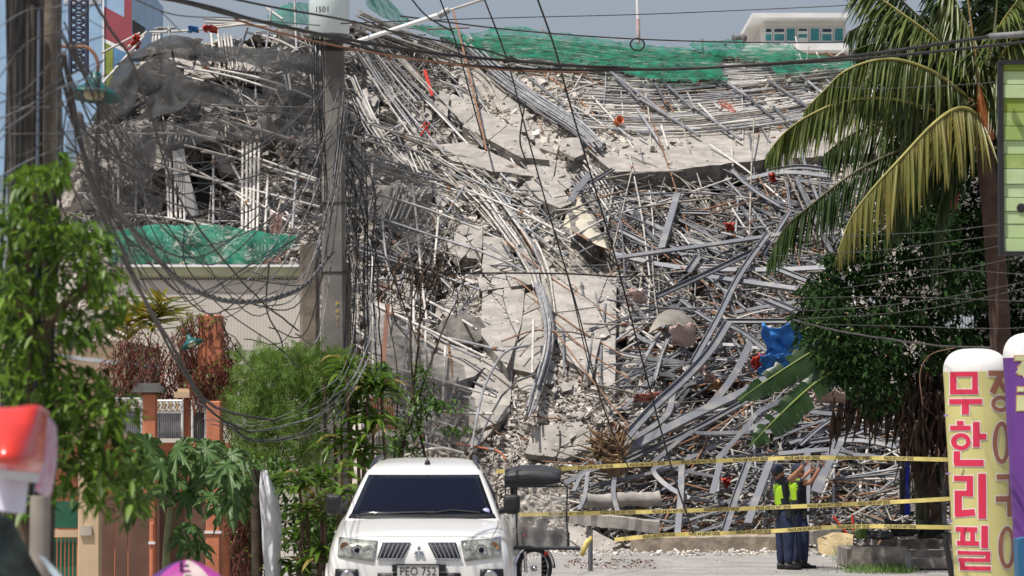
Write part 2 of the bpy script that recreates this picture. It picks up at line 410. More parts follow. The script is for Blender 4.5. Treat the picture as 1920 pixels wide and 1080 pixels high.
shatter([(1012,508),(1156,522),(1153,738),(1112,712),(1056,668),(1030,600)], 6, .3, 'tall pale facade slab with a straight right edge', lift=.8, tilt=-.006, jig=.07)
shatter([(905,672),(962,682),(955,770),(880,855),(878,760)], 4, .2, 'pale curved wall piece leaning above the white car', lift=.5)
slab([(800,655),(835,640),(925,680),(890,705),(840,722),(795,700)], .4, 'grey slab lying below the dark round slab', lift=.9, mat=m_conc)
slab([(700,520),(770,512),(790,560),(740,590),(700,572)], .25, 'pale slab behind the tangle of thin vines', lift=.5)
slab([(690,560),(735,575),(728,690),(700,690)], .2, 'narrow upright pale panel right of the concrete poles', lift=1.5)
slab([(700,600),(760,612),(820,650),(800,700),(730,700)], .2, 'grey wall panel behind the rust-edged board', lift=1.1, mat=m_conc)
slab([(690,350),(750,345),(735,400),(700,420),(660,410)], .25, 'tilted pale slab behind the pale steel rods', lift=.5)
slab([(1050,262),(1086,258),(1096,288),(1078,296),(1052,284)], .1, 'small flaky concrete shard at the end of the pipe mat', lift=1.2, mat=m_conc)
slab([(395,282),(430,292),(452,330),(415,322)], .1, 'pale board hanging under the first floor pipes', lift=1.5)
slab([(428,98),(480,112),(500,150),(440,148)], .2, 'pale block under the upper row of white posts', lift=.4)
slab([(300,92),(360,90),(365,125),(310,122)], .2, 'beige wall piece under the peak of the black net', lift=.4)
slab([(372,105),(400,108),(395,140),(362,136)], .2, 'small beige wall piece right of the net peak', lift=.4)
slab([(235,290),(285,260),(320,300),(270,345)], .2, 'grey leaning slab behind the lower black net', lift=.6, mat=m_conc)
slab([(520,40),(560,55),(555,100),(505,95)], .3, 'grey slab behind the first upright post left of the transformer', lift=.5, mat=m_conc)
slab([(1000,150),(1040,165),(1100,215),(1060,215)], .2, 'slab half hidden under the first bundle of pipes', lift=.2)
slab([(985,340),(1040,330),(1075,380),(1050,390),(1010,372)], .3, 'rough wall stub above the triangular sheet', lift=.7)
slab([(1160,590),(1210,575),(1230,600),(1180,640)], .1, 'thin pale sheet left of the bent metal sheet', lift=.8)
# scattered unnamed plates
nplate = 0
for pi_, (poly, cnt, (a, b)) in enumerate([([(860,580),(1150,560),(1150,860),(890,860)], 20, (12, 34)), ([(660,90),(860,110),(1010,330),(1040,500),(840,520),(670,330)], 60, (14, 46)),
                            ([(1160,600),(1600,600),(1740,980),(1150,980)], 42, (14, 44)), ([(150,330),(290,110),(600,100),(600,480),(200,480)], 46, (14, 50)), ([(660,380),(860,440),(870,820),(700,820)], 34, (16, 46)),
                            ([(1080,130),(1600,140),(1600,240),(1100,240)], 34, (14, 42)), ([(1060,330),(1500,340),(1560,590),(1170,590)], 26, (12, 36))]):
    pw = ['on the pale central slope', 'high up between the pipe bundles', 'in the lower right tangle', 'behind the black nets on the left', 'left of the round slab', 'in the mat of pipes', 'in the dark tangle under the long floor slab'][pi_]
    x0, x1 = min(p[0] for p in poly), max(p[0] for p in poly); y0, y1 = min(p[1] for p in poly), max(p[1] for p in poly)
    k = 0
    while k < cnt:
        x, y = rnd(x0, x1), rnd(y0, y1)
        if not pip(x, y, poly): continue
        k += 1; s = rnd(a, b)*.6; th = rnd(0, 6.28); n = random.choice((4, 5, 5, 6)); asp = rnd(.4, .8)
        pts = []
        for i in range(n):
            t = 2*math.pi*i/n+rnd(-.3, .3); u, v = s*math.cos(t), s*asp*math.sin(t); pts.append((x+u*math.cos(th)-v*math.sin(th), y+u*math.sin(th)+v*math.cos(th)))
        ar = sum(pts[i][0]*pts[(i+1) % n][1]-pts[(i+1) % n][0]*pts[i][1] for i in range(n))
        if ar < 0: pts = pts[::-1]
        mt_ = random.choice((m_conc, m_conc2, m_conc2)); slab(pts, rnd(.06, .22), ('large ' if s > .5*b else 'small ')+('dull grey' if mt_ is m_conc else 'pale')+' broken concrete plate '+whereis(x, y), lift=rnd(.15, .45), amp=1.2, tilt=rnd(-.01, .03), d=(rnd(-.4, .4), .5, -1), mat=mt_, name='concrete_plate', chips=0, group='broken concrete plates caught in the debris')
shatter([(985,300),(1050,300),(1075,345),(1040,372),(1000,350)], 3, .2, 'grey floor slab piece above the triangular sheet', lift=.6)
shatter([(960,560),(1012,540),(1030,640),(1000,700),(955,690)], 4, .2, 'pale slab behind the lower pipe stream', lift=.45)
shatter([(1000,800),(1090,790),(1120,835),(1060,860),(985,850)], 4, .12, 'flat pale slab at the foot of the debris slope', lift=.5)
shatter([(895,520),(1010,505),(1012,530),(900,545)], 3, .2, 'pale slab edge under the level black cable', lift=.8)
# dark round slab end and its rim
c = P(863, 632, Dm(863, 632)-1.4); mb = MB(); ax = Matrix.Rotation(R(62), 3, 'X') @ Matrix.Rotation(R(12), 3, 'Y')
mb.lathe([(0, .0), (.48, .0), (.5, .04), (.5, .34), (.47, .38), (0, .38)], c, 28, 0, ax @ Matrix.Diagonal((1.05, .78, 1)), smooth=False)
o = mb.build('round_slab', m_cdark); local(o); tag(o, 'dark rounded slab facing down beside the white scaffold pole', 'slab')  # dark concrete puts the shade of the downward face into the colour
# bottom: beams and kerb slab
def bar_px(x0, y0, x1, y1, D0, D1, h, dpt, label, name='concrete_beam', mat=None, cat='beam', round_=False):
    a, b = P(x0, y0, D0), P(x1, y1, D1); mb = MB()
    k = 14; pts = [a.lerp(b, i/k)+Vector((0, rnd(-.02, .02), rnd(-.012, .012))) for i in range(k+1)]
    if round_: mb.tube(pts, [h*.5*rnd(.85, 1.1) for _ in pts], 10)
    else: mb.sweep(pts, [(-dpt/2, 0), (-dpt/2, h*.9), (-dpt/2+.03, h), (dpt/2-.03, h), (dpt/2, h*.9), (dpt/2, 0)], (0, 0, 1))
    o = mb.build(name, mat or m_conc2); local(o); bm = bmesh.new(); bm.from_mesh(o.data); bmesh.ops.recalc_face_normals(bm, faces=bm.faces); bm.to_mesh(o.data); bm.free(); tag(o, label, cat); return o
bar_px(1068, 982, 1235, 1000, 59.6, 59.8, .24, .3, 'grey concrete beam lying at the foot of the heap behind the tricycle')
bar_px(1090, 940, 1238, 935, 61.0, 61.3, .3, .3, 'rounded pale concrete piece above the fallen beam', round_=True)
bar_px(1190, 1034, 1470, 1031, 59.0, 59.4, .28, .7, 'low concrete kerb slab along the edge of the road', mat=M('brown_concrete', (.34, .28, .215), .95, var=.25, scale=4, bump=.02, bscale=8))
bar_px(1462, 1024, 1562, 1012, 59.6, 60.2, .26, .6, 'shorter kerb slab behind the two officers')
slab([(1065,985),(1110,992),(1165,1022),(1120,1040),(1062,1030)], .12, 'flat pale paving slab beside the yellow knot of tape', D=60.5, d=(0, .2, -1))
slab([(1532,1010),(1560,998),(1600,1002),(1598,1030),(1560,1046),(1535,1036)], .2, 'yellowish lump of broken slab right of the officers', D=57.5, d=(0, .3, -1), mat=M('ochre_concrete', (.40, .31, .17), .95, var=.2, scale=4))
tag(CHIPS.build('slab_chips', m_chunk), 'small chips of concrete scattered over the larger slabs', 'rubble', kind='stuff')
# ------------------------------------------------------------ scaffold pipes, rods and steel channels
PIPES = []          # (points, radius, material, length px, label, group)
PM = [m_pgrey, m_ppale, m_pdusty, m_rust, m_beamd]
def pipe_px(pts, r=.026, mat=None, lift=.5, label='loose grey scaffold pipe', group='loose pipes', n=6, D=None, keep=0):
    """pts: photograph pixels (x, y[, lift])"""
    q = []
    for p in cr([tuple(p[:2]) for p in pts], n) if len(pts) > 2 else cr([tuple(p[:2]) for p in pts], max(2, n//2)):
        q.append((p[0], p[1]))
    k = len(q)-1; D0 = (Dm(*q[0])-lift); D1 = (Dm(*q[-1])-lift)
    out = []
    for i, (x, y) in enumerate(q):
        d = (D(x, y) if callable(D) else D) if D is not None else .5*(D0+(D1-D0)*i/k)+.5*(Dm(x, y)-lift)
        out.append(P(x, y, d))
    L = sum(math.dist(q[i], q[i+1]) for i in range(k))
    PIPES.append((out, r, mat if mat is not None else m_pgrey, L+keep, label, group))
def flow(ctrl, n, sp0, sp1, lmin, lmax, mats, lift, label, r=(.02, .028), wob=3, group=None):
    base = cr(ctrl, 60); L = [0]
    for i in range(59): L.append(L[-1]+math.dist(base[i], base[i+1]))
    T = L[-1]
    for i in range(n):
        ln = min(T, rnd(lmin, lmax)); s0 = rnd(0, T-ln) if T > ln else 0; off = rnd(-1, 1); off2 = off+rnd(-.35, .35); lf = rnd(*lift)
        pts = []
        for j in range(7):
            s = s0+ln*j/6; u = s/T; i0 = min(58, int(np.searchsorted(L, s))) ; i0 = max(0, i0)
            b = base[i0]; t = np.array(base[min(59, i0+1)])-np.array(base[max(0, i0-1)]); t = t/np.linalg.norm(t); nn = np.array([-t[1], t[0]])
            o = (off+(off2-off)*j/6)*(sp0+(sp1-sp0)*u)
            pts.append(tuple(b+nn*o+np.array([rnd(-wob, wob)*.15, rnd(-wob, wob)*.25])))
        pipe_px(pts, rnd(*r), random.choice(mats), lf, label, group or label, n=9)
g, p_, d_, r_ = m_pgrey, m_ppale, m_pdusty, m_rust
mix1 = [g, g, p_, p_, d_]; mix2 = [g, g, d_, d_, p_]; mixr = [g, d_, d_, r_]
flow([(880,80),(1000,84),(1120,97),(1250,108),(1450,114)], 60, 16, 12, 60, 260, mix1, (.2, .8), 'pale pipe seen through the green net', wob=4)
# mat of pipes below the green net
L1 = 'long grey pipe in the sagging mat of pipes below the green net'
flow([(960,120),(1080,140),(1250,146),(1450,140),(1640,128)], 46, 24, 22, 180, 480, mix1, (.2, .7), 'long grey pipe in the upper layer of the pipe mat, just under the green net', wob=5)
flow([(970,165),(1100,185),(1250,190),(1420,176),(1640,150)], 46, 26, 26, 160, 460, mix1, (.2, .8), 'long grey pipe in the middle layer of the sagging pipe mat', wob=5)
flow([(1000,205),(1120,228),(1260,232),(1420,215),(1640,178)], 44, 14, 18, 200, 480, mix1, (.4, .9), 'long grey pipe in the lowest sagging layer of the pipe mat', wob=3)
flow([(1085,238),(1250,243),(1400,230),(1560,205)], 16, 7, 10, 200, 380, [g, p_, p_], (.6, .9), 'bright pipe in the row lying directly on the longest floor slab', wob=2)
flow([(900,95),(1050,118),(1250,122),(1450,128)], 22, 12, 10, 120, 300, mix1, (.2, .5), 'pipe along the hem of the green net')
for a, b in [((1140,130),(1200,190)),((1145,135),(1250,215)),((1200,185),(1312,255)),((1240,150),(1300,205)),((1300,200),(1390,262)),((1340,140),(1400,180)),((1400,180),(1450,222)),((1440,150),(1520,205)),
             ((1290,190),(1330,222)),((990,145),(1060,200)),((1040,200),(1130,285)),((1195,205),(1242,275)),((1450,200),(1500,250)),((1500,140),(1560,190)),((1225,150),(1252,200)),((1550,150),(1600,200))]:
    pipe_px([a, b], .04, random.choice([m_beam, g, m_beamd]), 1.0, 'blue grey rail crossing down over the mat of pipes', 'rails crossing the mat of pipes', keep=120)
for a, b in [((1070,195),(1130,288)),((1160,240),(1185,262)),((1240,235),(1252,275)),((1310,195),(1352,238)),((1195,62),(1195,90)),((1316,73),(1318,96)),((1352,80),(1400,108)),((880,75),(895,105)),((1195,250),(1212,262)),((1372,278),(1374,312)),((1340,195),(1352,205))]:
    pipe_px([a, b], .03, random.choice([p_, g]), .9, 'short pale stub of pipe sticking out of the pipe mat', 'short stubs of pipe in the mat', keep=90)
# bundles from the top
L2 = 'bright straight pipe in the bundle sliding down from the transformer'
flow([(650,50),(750,190),(835,300)], 14, 14, 28, 90, 250, [p_, g, g], (.6, 1.2), L2, r=(.022, .03), wob=1)
flow([(672,40),(790,165),(905,285)], 13, 16, 16, 90, 240, [p_, g, d_], (.6, 1.2), L2, r=(.022, .03), wob=1)
flow([(655,140),(690,220),(740,290),(800,340)], 16, 14, 12, 100, 220, [p_, g, d_], (.6, 1.1), L2, wob=2)
L3 = 'blue grey pipe in the dense bundle left of the pipe mat'
flow([(860,70),(930,135),(1010,195),(1080,240),(1125,285)], 24, 18, 12, 140, 320, [g, g, m_beam], (.8, 1.4), L3, r=(.026, .034), wob=1)
flow([(640,25),(720,60),(820,95),(900,125)], 22, 20, 14, 80, 240, [p_, p_, d_], (.3, .8), 'pale pipe fanned out along the top edge beside the transformer', wob=2)
flow([(650,80),(720,55),(800,60)], 12, 14, 8, 60, 120, [p_, d_], (.3, .7), 'pale pipe fanned out along the top edge beside the transformer')
flow([(840,120),(900,160),(930,240)], 12, 20, 20, 50, 120, mixr, (.3, .7), 'weathered rod in the broken wall near the top')
# stream of pipes down the middle
L4 = 'grey pipe in the stream of pipes bending down the middle of the heap'
flow([(830,300),(900,350),(955,420),(1000,490),(1025,570),(1028,650)], 26, 36, 14, 80, 260, [g, g, d_, p_], (.3, 1.1), L4, wob=6)
flow([(1000,500),(1026,590),(1028,650),(1012,710),(988,788)], 15, 9, 10, 120, 260, [g, g, p_], (1.0, 1.6), L4)
flow([(770,290),(860,340),(960,390),(1060,470),(1150,560)], 20, 44, 30, 60, 190, [g, d_, d_, p_], (.3, 1.0), 'pipe lying across the pale rubble beside the pipe stream', wob=8)
flow([(660,250),(760,290),(880,330),(1000,350)], 14, 40, 30, 60, 180, mix2, (.3, .9), 'pipe lying in the rubble right of the utility pole')
flow([(1060,300),(1100,340),(1160,430),(1240,520)], 20, 30, 30, 90, 240, mix2, (.4, 1.0), 'pipe lying beside the pale triangular sheet')
# white-ish post rows on the left
def posts(xs, y0, y1, dx, label, r=.03, mat=None, lift=1.8, keep=60):
    for x in xs:
        pipe_px([(x, y0+rnd(-6, 6)), (x+dx+rnd(-2, 2), y1+rnd(-3, 3))], r, mat or p_, lift, label, label, keep=keep)
posts([312,319,327,336,343], 302, 412, 4, 'upright white rod in the row beside the white slanted panel', keep=160)
posts([455,463,470,478,486], 268, 434, -2, 'tall upright white rod in the row of five right of the dark doorway', keep=160)
posts([396,408,414,420,426,433], 62, 108, 5, 'short upright white post in the row under the top left edge', keep=120, lift=1)
posts([440,446,452], 70, 104, -6, 'leaning white post at the end of the top left row', keep=120, lift=1)
posts([410,418,426,434,442,450,458], 108, 150, 6, 'thin pale rod behind the black net below the top left row', r=.02, lift=.8)
posts([318,324,332,340,348,355], 245, 268, -6, 'thin leaning rod in the upper left fence row', r=.02, lift=.8)
posts([288,293,299], 60, 78, 0, 'short pale stub at the far left top of the scaffold', lift=.8)
posts([735,745,756,766,776,786], 350, 412, -26, 'slanting pale rod in the ladder row right of the utility pole', r=.022, lift=1.4, keep=80)
posts([762,769,777,785,793], 290, 322, 16, 'slanting pale rod in the small upper ladder row', r=.02, lift=1.2, keep=60)
# long scaffold ledgers of the left side and the middle, given one by one
T = lambda pts, r=.028, m=None, l=2.0, lab='long scaffold pipe running down to the right across the left side of the heap': pipe_px(pts, r, m or p_, l, lab, lab, keep=260)
for q in [[(320,232),(460,288),(600,338)],[(290,309),(450,350),(600,388)],[(345,272),(455,300),(610,345)],[(222,401),(310,408),(400,425)],[(420,224),(560,266),(640,290)],[(480,200),(540,212),(605,228)],[(380,125),(500,150),(600,190)],
          [(330,140),(382,152)],[(330,193),(480,200),(620,202)],[(330,300),(500,390),(560,430)],[(480,240),(560,265)],[(400,330),(470,385)],[(410,265),(455,345)],[(170,255),(330,250),(420,262)],[(300,120),(420,140),(520,170)],[(190,100),(262,62)],[(196,150),(255,95)],[(180,170),(270,68)]]:
    T(q)
for q in [[(640,200),(700,235),(800,262)],[(680,250),(800,290),(900,345),(960,372)],[(640,348),(780,385),(900,430)],[(660,392),(780,432),(920,478),(985,510)],[(675,470),(820,515),(900,543)],[(785,555),(850,590),(895,618)],
          [(700,570),(790,612),(912,670)],[(785,612),(850,650),(900,672)],[(840,634),(890,645),(945,658)],[(700,682),(800,706),(930,744)],[(745,768),(820,790),(885,812)],[(800,768),(870,775),(925,776)],[(700,800),(780,825),(865,850)],[(860,350),(960,390),(1060,440)],[(655,535),(720,522)],[(640,600),(700,640),(730,650)],[(660,520),(735,525)],[(740,860),(820,840),(870,850)]]:
    T(q, m=random.choice([g, p_, p_]), lab='long scaffold pipe crossing the rubble right of the utility pole')
for q in [[(773,345),(783,430),(790,520),(800,600)],[(822,408),(814,500)],[(715,370),(722,470),(733,525)],[(765,590),(758,680),(747,750)],[(798,622),(797,712)],[(222,262),(222,400)],[(400,292),(400,420)],[(502,332),(497,432)],[(555,335),(548,430)],[(775,520),(777,700)],
          [(700,360),(690,400)],[(740,462),(770,440),(800,428)],[(760,500),(740,560)],[(870,350),(838,400)],[(700,480),(692,560)],[(322,90),(328,130)],[(522,90),(540,170)],[(370,100),(362,128)],[(465,50),(452,90)],[(508,20),(498,100)],[(552,0),(556,96)],[(585,70),(598,110)],[(535,100),(545,170)],[(835,650),(830,760)],[(1000,600),(998,700)],[(600,95),(612,150)],[(316,48),(318,70)],[(288,54),(330,52)]]:
    T(q, m=random.choice([g, g, p_]), l=2.1, lab='upright scaffold pole standing in front of the damaged floors')
for q in [[(280,60),(350,58),(470,44)],[(380,34),(430,38),(520,42),(580,60)],[(385,42),(480,48),(590,90)],[(388,50),(440,46),(560,52)],[(460,60),(520,75),(560,95)],[(240,88),(275,60)],[(500,15),(530,36)],[(480,60),(590,66)]]:
    T(q, .03, l=1, lab='pale pipe lying along the top left edge of the scaffold')
# bent white pipe and single named ones
pipe_px([(990,648),(950,658),(925,690),(905,735),(893,790),(884,842)], .03, g, 2.4, 'bent grey pipe curving down behind the white car', 'bent pipe', n=14, keep=500)
pipe_px([(975,668),(1000,640),(1050,620),(1110,632)], .02, d_, 1.0, 'thin bent rod across the central debris', 'thin rod', keep=300)
pipe_px([(1010,700),(960,720),(930,760),(905,810),(890,850)], .022, m_beamd, 1.0, 'dark rod standing in for the cast shadow of the bent grey pipe', 'dark rod', keep=300)  # dark rod modelled as the shadow of the bent pipe
pipe_px([(855,832),(905,840),(935,846),(948,862)], .022, M('orange_rust', (.36, .12, .06), .8, var=.3), 2, 'orange rusty rod bent at its end above the white car', 'rusty rod', keep=400)
for q in [[(948,452),(1060,540),(1160,600)],[(965,520),(1060,600),(1170,668)],[(1000,560),(1090,650),(1180,710)],[(1040,620),(1100,700),(1180,800)],[(975,430),(1000,470)],[(940,640),(1000,620),(1040,622)]]:
    pipe_px(q, .016, r_, 1.3, 'thin rusty bar lying across the pale facade slab', 'rusty bars across the facade slab', keep=260)
for q in [[(1115,600),(1108,650),(1095,715)],[(1135,570),(1128,640),(1124,720)],[(1055,615),(1058,700)],[(1110,520),(1125,590)],[(1090,530),(1100,600)]]:
    pipe_px(q, .024, random.choice([g, m_beam]), .9, 'short pipe leaning on the tall facade slab', 'pipes leaning on the facade slab', keep=160)
pipe_px([(850,20),(880,140),(912,282)], .028, r_, 3.0, 'rusty leaning pole at the top of the heap', 'rusty pole', keep=500)
pipe_px([(800,55),(880,52)], .02, r_, 2.0, 'short rusty crossbar on the leaning pole', 'rusty crossbar', keep=300)
for q in [[(1312,300),(1290,272)],[(1395,300),(1375,280)],[(1010,225),(1035,290)]]:
    pipe_px(q, .014, r_, .5, 'bare reinforcing bar sticking out of the long floor slab', 'bare reinforcing bars', keep=60)

# random tangle of pipes
def tangle(poly, n, lo, hi, angs, mats, lift, label, r=(.014, .028), wob=4):
    x0, x1 = min(p[0] for p in poly), max(p[0] for p in poly); y0, y1 = min(p[1] for p in poly), max(p[1] for p in poly); k = 0
    while k < n:
        x, y = rnd(x0, x1), rnd(y0, y1)
        if not pip(x, y, poly): continue
        k += 1; a = R(random.gauss(*random.choice(angs))); L = lo+(hi-lo)*random.random()**1.8; dx, dy = L/2*math.cos(a), L/2*math.sin(a)
        bw = random.gauss(0, wob)
        pts = [(x-dx, y-dy), (x-dy*.02*bw*.3, y+dx*.02*bw*.3+bw), (x+dx, y+dy)]
        pipe_px(pts, rnd(*r), random.choice(mats), rnd(*lift), label, label, n=6)
tangle([(1100,325),(1560,325),(1640,470),(1640,600),(1170,600),(1130,440)], 470, 50, 240, [(8, 16), (22, 12), (-12, 14), (70, 25)], [g, d_, m_beamd, d_, m_beamd, d_, m_beamd, p_, r_], (.1, 1.9), 'pipe in the dark tangle of steel under the long floor slab')
tangle([(1160,600),(1520,600),(1640,700),(1500,760),(1180,760)], 210, 50, 240, [(-10, 12), (-25, 12), (15, 14), (65, 25)], [g, d_, d_, p_, m_beamd, r_], (.1, 1.2), 'pipe in the debris around the bent metal sheet')
tangle([(1180,780),(1500,730),(1760,720),(1770,930),(1700,990),(1090,990),(1100,900)], 560, 60, 280, [(-12, 9), (-22, 12), (3, 8), (30, 15), (-60, 22)], [g, g, d_, d_, p_, m_beamd, r_], (.1, 1.7), 'pipe in the lower right tangle behind the police tape')
tangle([(640,80),(880,110),(1020,320),(1060,470),(900,520),(650,480)], 330, 30, 150, [(35, 18), (20, 15), (55, 20), (-40, 25)], [g, d_, d_, p_, m_beamd], (.1, .8), 'small pipe scattered through the upper middle of the heap')
tangle([(150,320),(300,110),(600,80),(620,470),(200,490)], 330, 30, 170, [(12, 12), (20, 8), (80, 14), (-30, 25)], [g, d_, d_, p_, m_beamd], (.1, 1.1), 'small pipe scattered behind the black nets')
tangle([(650,430),(880,500),(880,840),(690,840)], 190, 30, 160, [(20, 10), (88, 10), (35, 14), (-50, 20)], [g, d_, d_, p_, m_beamd, r_], (.2, 1.3), 'small pipe in the shaded left foot of the heap')
tangle([(880,500),(1160,500),(1160,860),(890,860)], 70, 20, 110, [(30, 25), (-10, 20), (80, 20)], [g, d_, p_, r_, m_beamd], (.1, .6), 'small rod scattered on the pale central slope', r=(.01, .02))
tangle([(960,100),(1640,110),(1640,250),(1090,250)], 230, 30, 160, [(0, 8), (40, 14), (-6, 8), (80, 20)], [g, d_, p_, p_, r_], (.1, .6), 'small pipe lying loose in the mat below the green net')

SINGLES = {'bent pipe', 'thin rod', 'dark rod', 'rusty rod', 'rusty pole', 'rusty crossbar'}
CN = {m_pgrey.name: 'grey', m_ppale.name: 'pale', m_pdusty.name: 'weathered', m_rust.name: 'rusty', m_beamd.name: 'dark', m_beam.name: 'blue grey'}
def pix(p): d = Vector(p)-cam.location; f = d.y*cp+d.z*sp; return 960+d.x/f*FPX, 540-(d.z*cp-d.y*sp)/f*FPX
def pipe_label(pts, mt, L, keep_lab, grp):
    if grp in SINGLES: return keep_lab
    a, b = pix(pts[0]), pix(pts[-1]); mx_, my_ = (a[0]+b[0])/2, (a[1]+b[1])/2; ang = abs(math.degrees(math.atan2(b[1]-a[1], b[0]-a[0]))); ang = min(ang, 180-ang)
    Lp = math.dist(a, b); return ('short ' if Lp < 90 else 'long ' if Lp > 240 else '')+('upright ' if ang > 68 else 'steep ' if ang > 38 else 'slanting ' if ang > 10 else 'level ')+CN.get(mt.name, 'rusty')+' scaffold pipe '+whereis(mx_, my_)
def finish_pipes():
    PIPES.sort(key=lambda q: -q[3])
    def coupler(mb, pts, r, m=0):
        i = random.randrange(len(pts)-1); a, b = Vector(pts[i]), Vector(pts[i+1]); d = (b-a).normalized(); c = a.lerp(b, random.random()); mb.tube([c-d*.06, c+d*.06], r*1.75, 6, m)
    for (pts, r, mt, L, lab, grp) in PIPES[:300]:
        mb = MB(); mb.tube(pts, r, 8); o = mb.build('scaffold_pipe', mt); local(o); tag(o, pipe_label(pts, mt, L, lab, grp), 'pipe', None if grp in SINGLES else 'scaffold pipes strewn over the collapsed building')
        if r > .02 and random.random() < .45:
            bpy.context.view_layer.update(); mb = MB(); coupler(mb, pts, r); mb.build('coupler', random.choice([m_rust, m_pdusty, m_beamd]), o)
    mb = MB()
    for (pts, r, mt, L, lab, grp) in PIPES[300:]: mb.tube(pts, r, 6, PM.index(mt) if mt in PM else (5 if mt is m_beam else 0))
    for q in PIPES[300:]:
        if q[1] > .018 and random.random() < .35: coupler(mb, q[0], q[1], random.choice([2, 3, 4]))
    o = mb.build('scaffold_pipes', PM+[m_beam]); tag(o, 'hundreds of smaller pipes and rods tangled all over the heap', 'pipe', kind='stuff')
finish_pipes()

# steel channels
def channel(pts, wpx, label, lift=1.5, mat=None, face=(0, -.8, .6), flip=False, group=None, name='steel_beam', dep=None, n=None):
    qs = cr(pts, n or (2 if len(pts) == 2 else 4*(len(pts)-1)+1))
    if isinstance(lift, (tuple, list)): lifts = [lift[0]+(lift[1]-lift[0])*i/(len(qs)-1) for i in range(len(qs))]
    else: lifts = [lift]*len(qs)
    D0 = Dm(*pts[0]); D1 = Dm(*pts[-1]); k = len(qs)-1
    pp = [P(q[0], q[1], D0+(D1-D0)*i/k-lifts[i]) for i, q in enumerate(qs)]
    W = wpx*.84*U(pp[0].y); dd = dep or W*.45; th = .012
    prof = [(-W/2, 0), (W/2, 0), (W/2, -dd), (W/2-th, -dd), (W/2-th, -th), (-W/2+th, -th), (-W/2+th, -dd), (-W/2, -dd)]
    if flip: prof = [(a, -b) for a, b in prof][::-1]
    mb = MB(); mb.sweep(pp, prof, face); o = mb.build(name, mat or m_beam); local(o)
    bm = bmesh.new(); bm.from_mesh(o.data); bmesh.ops.recalc_face_normals(bm, faces=bm.faces); bm.to_mesh(o.data); bm.free()
    return tag(o, label, 'beam', group)
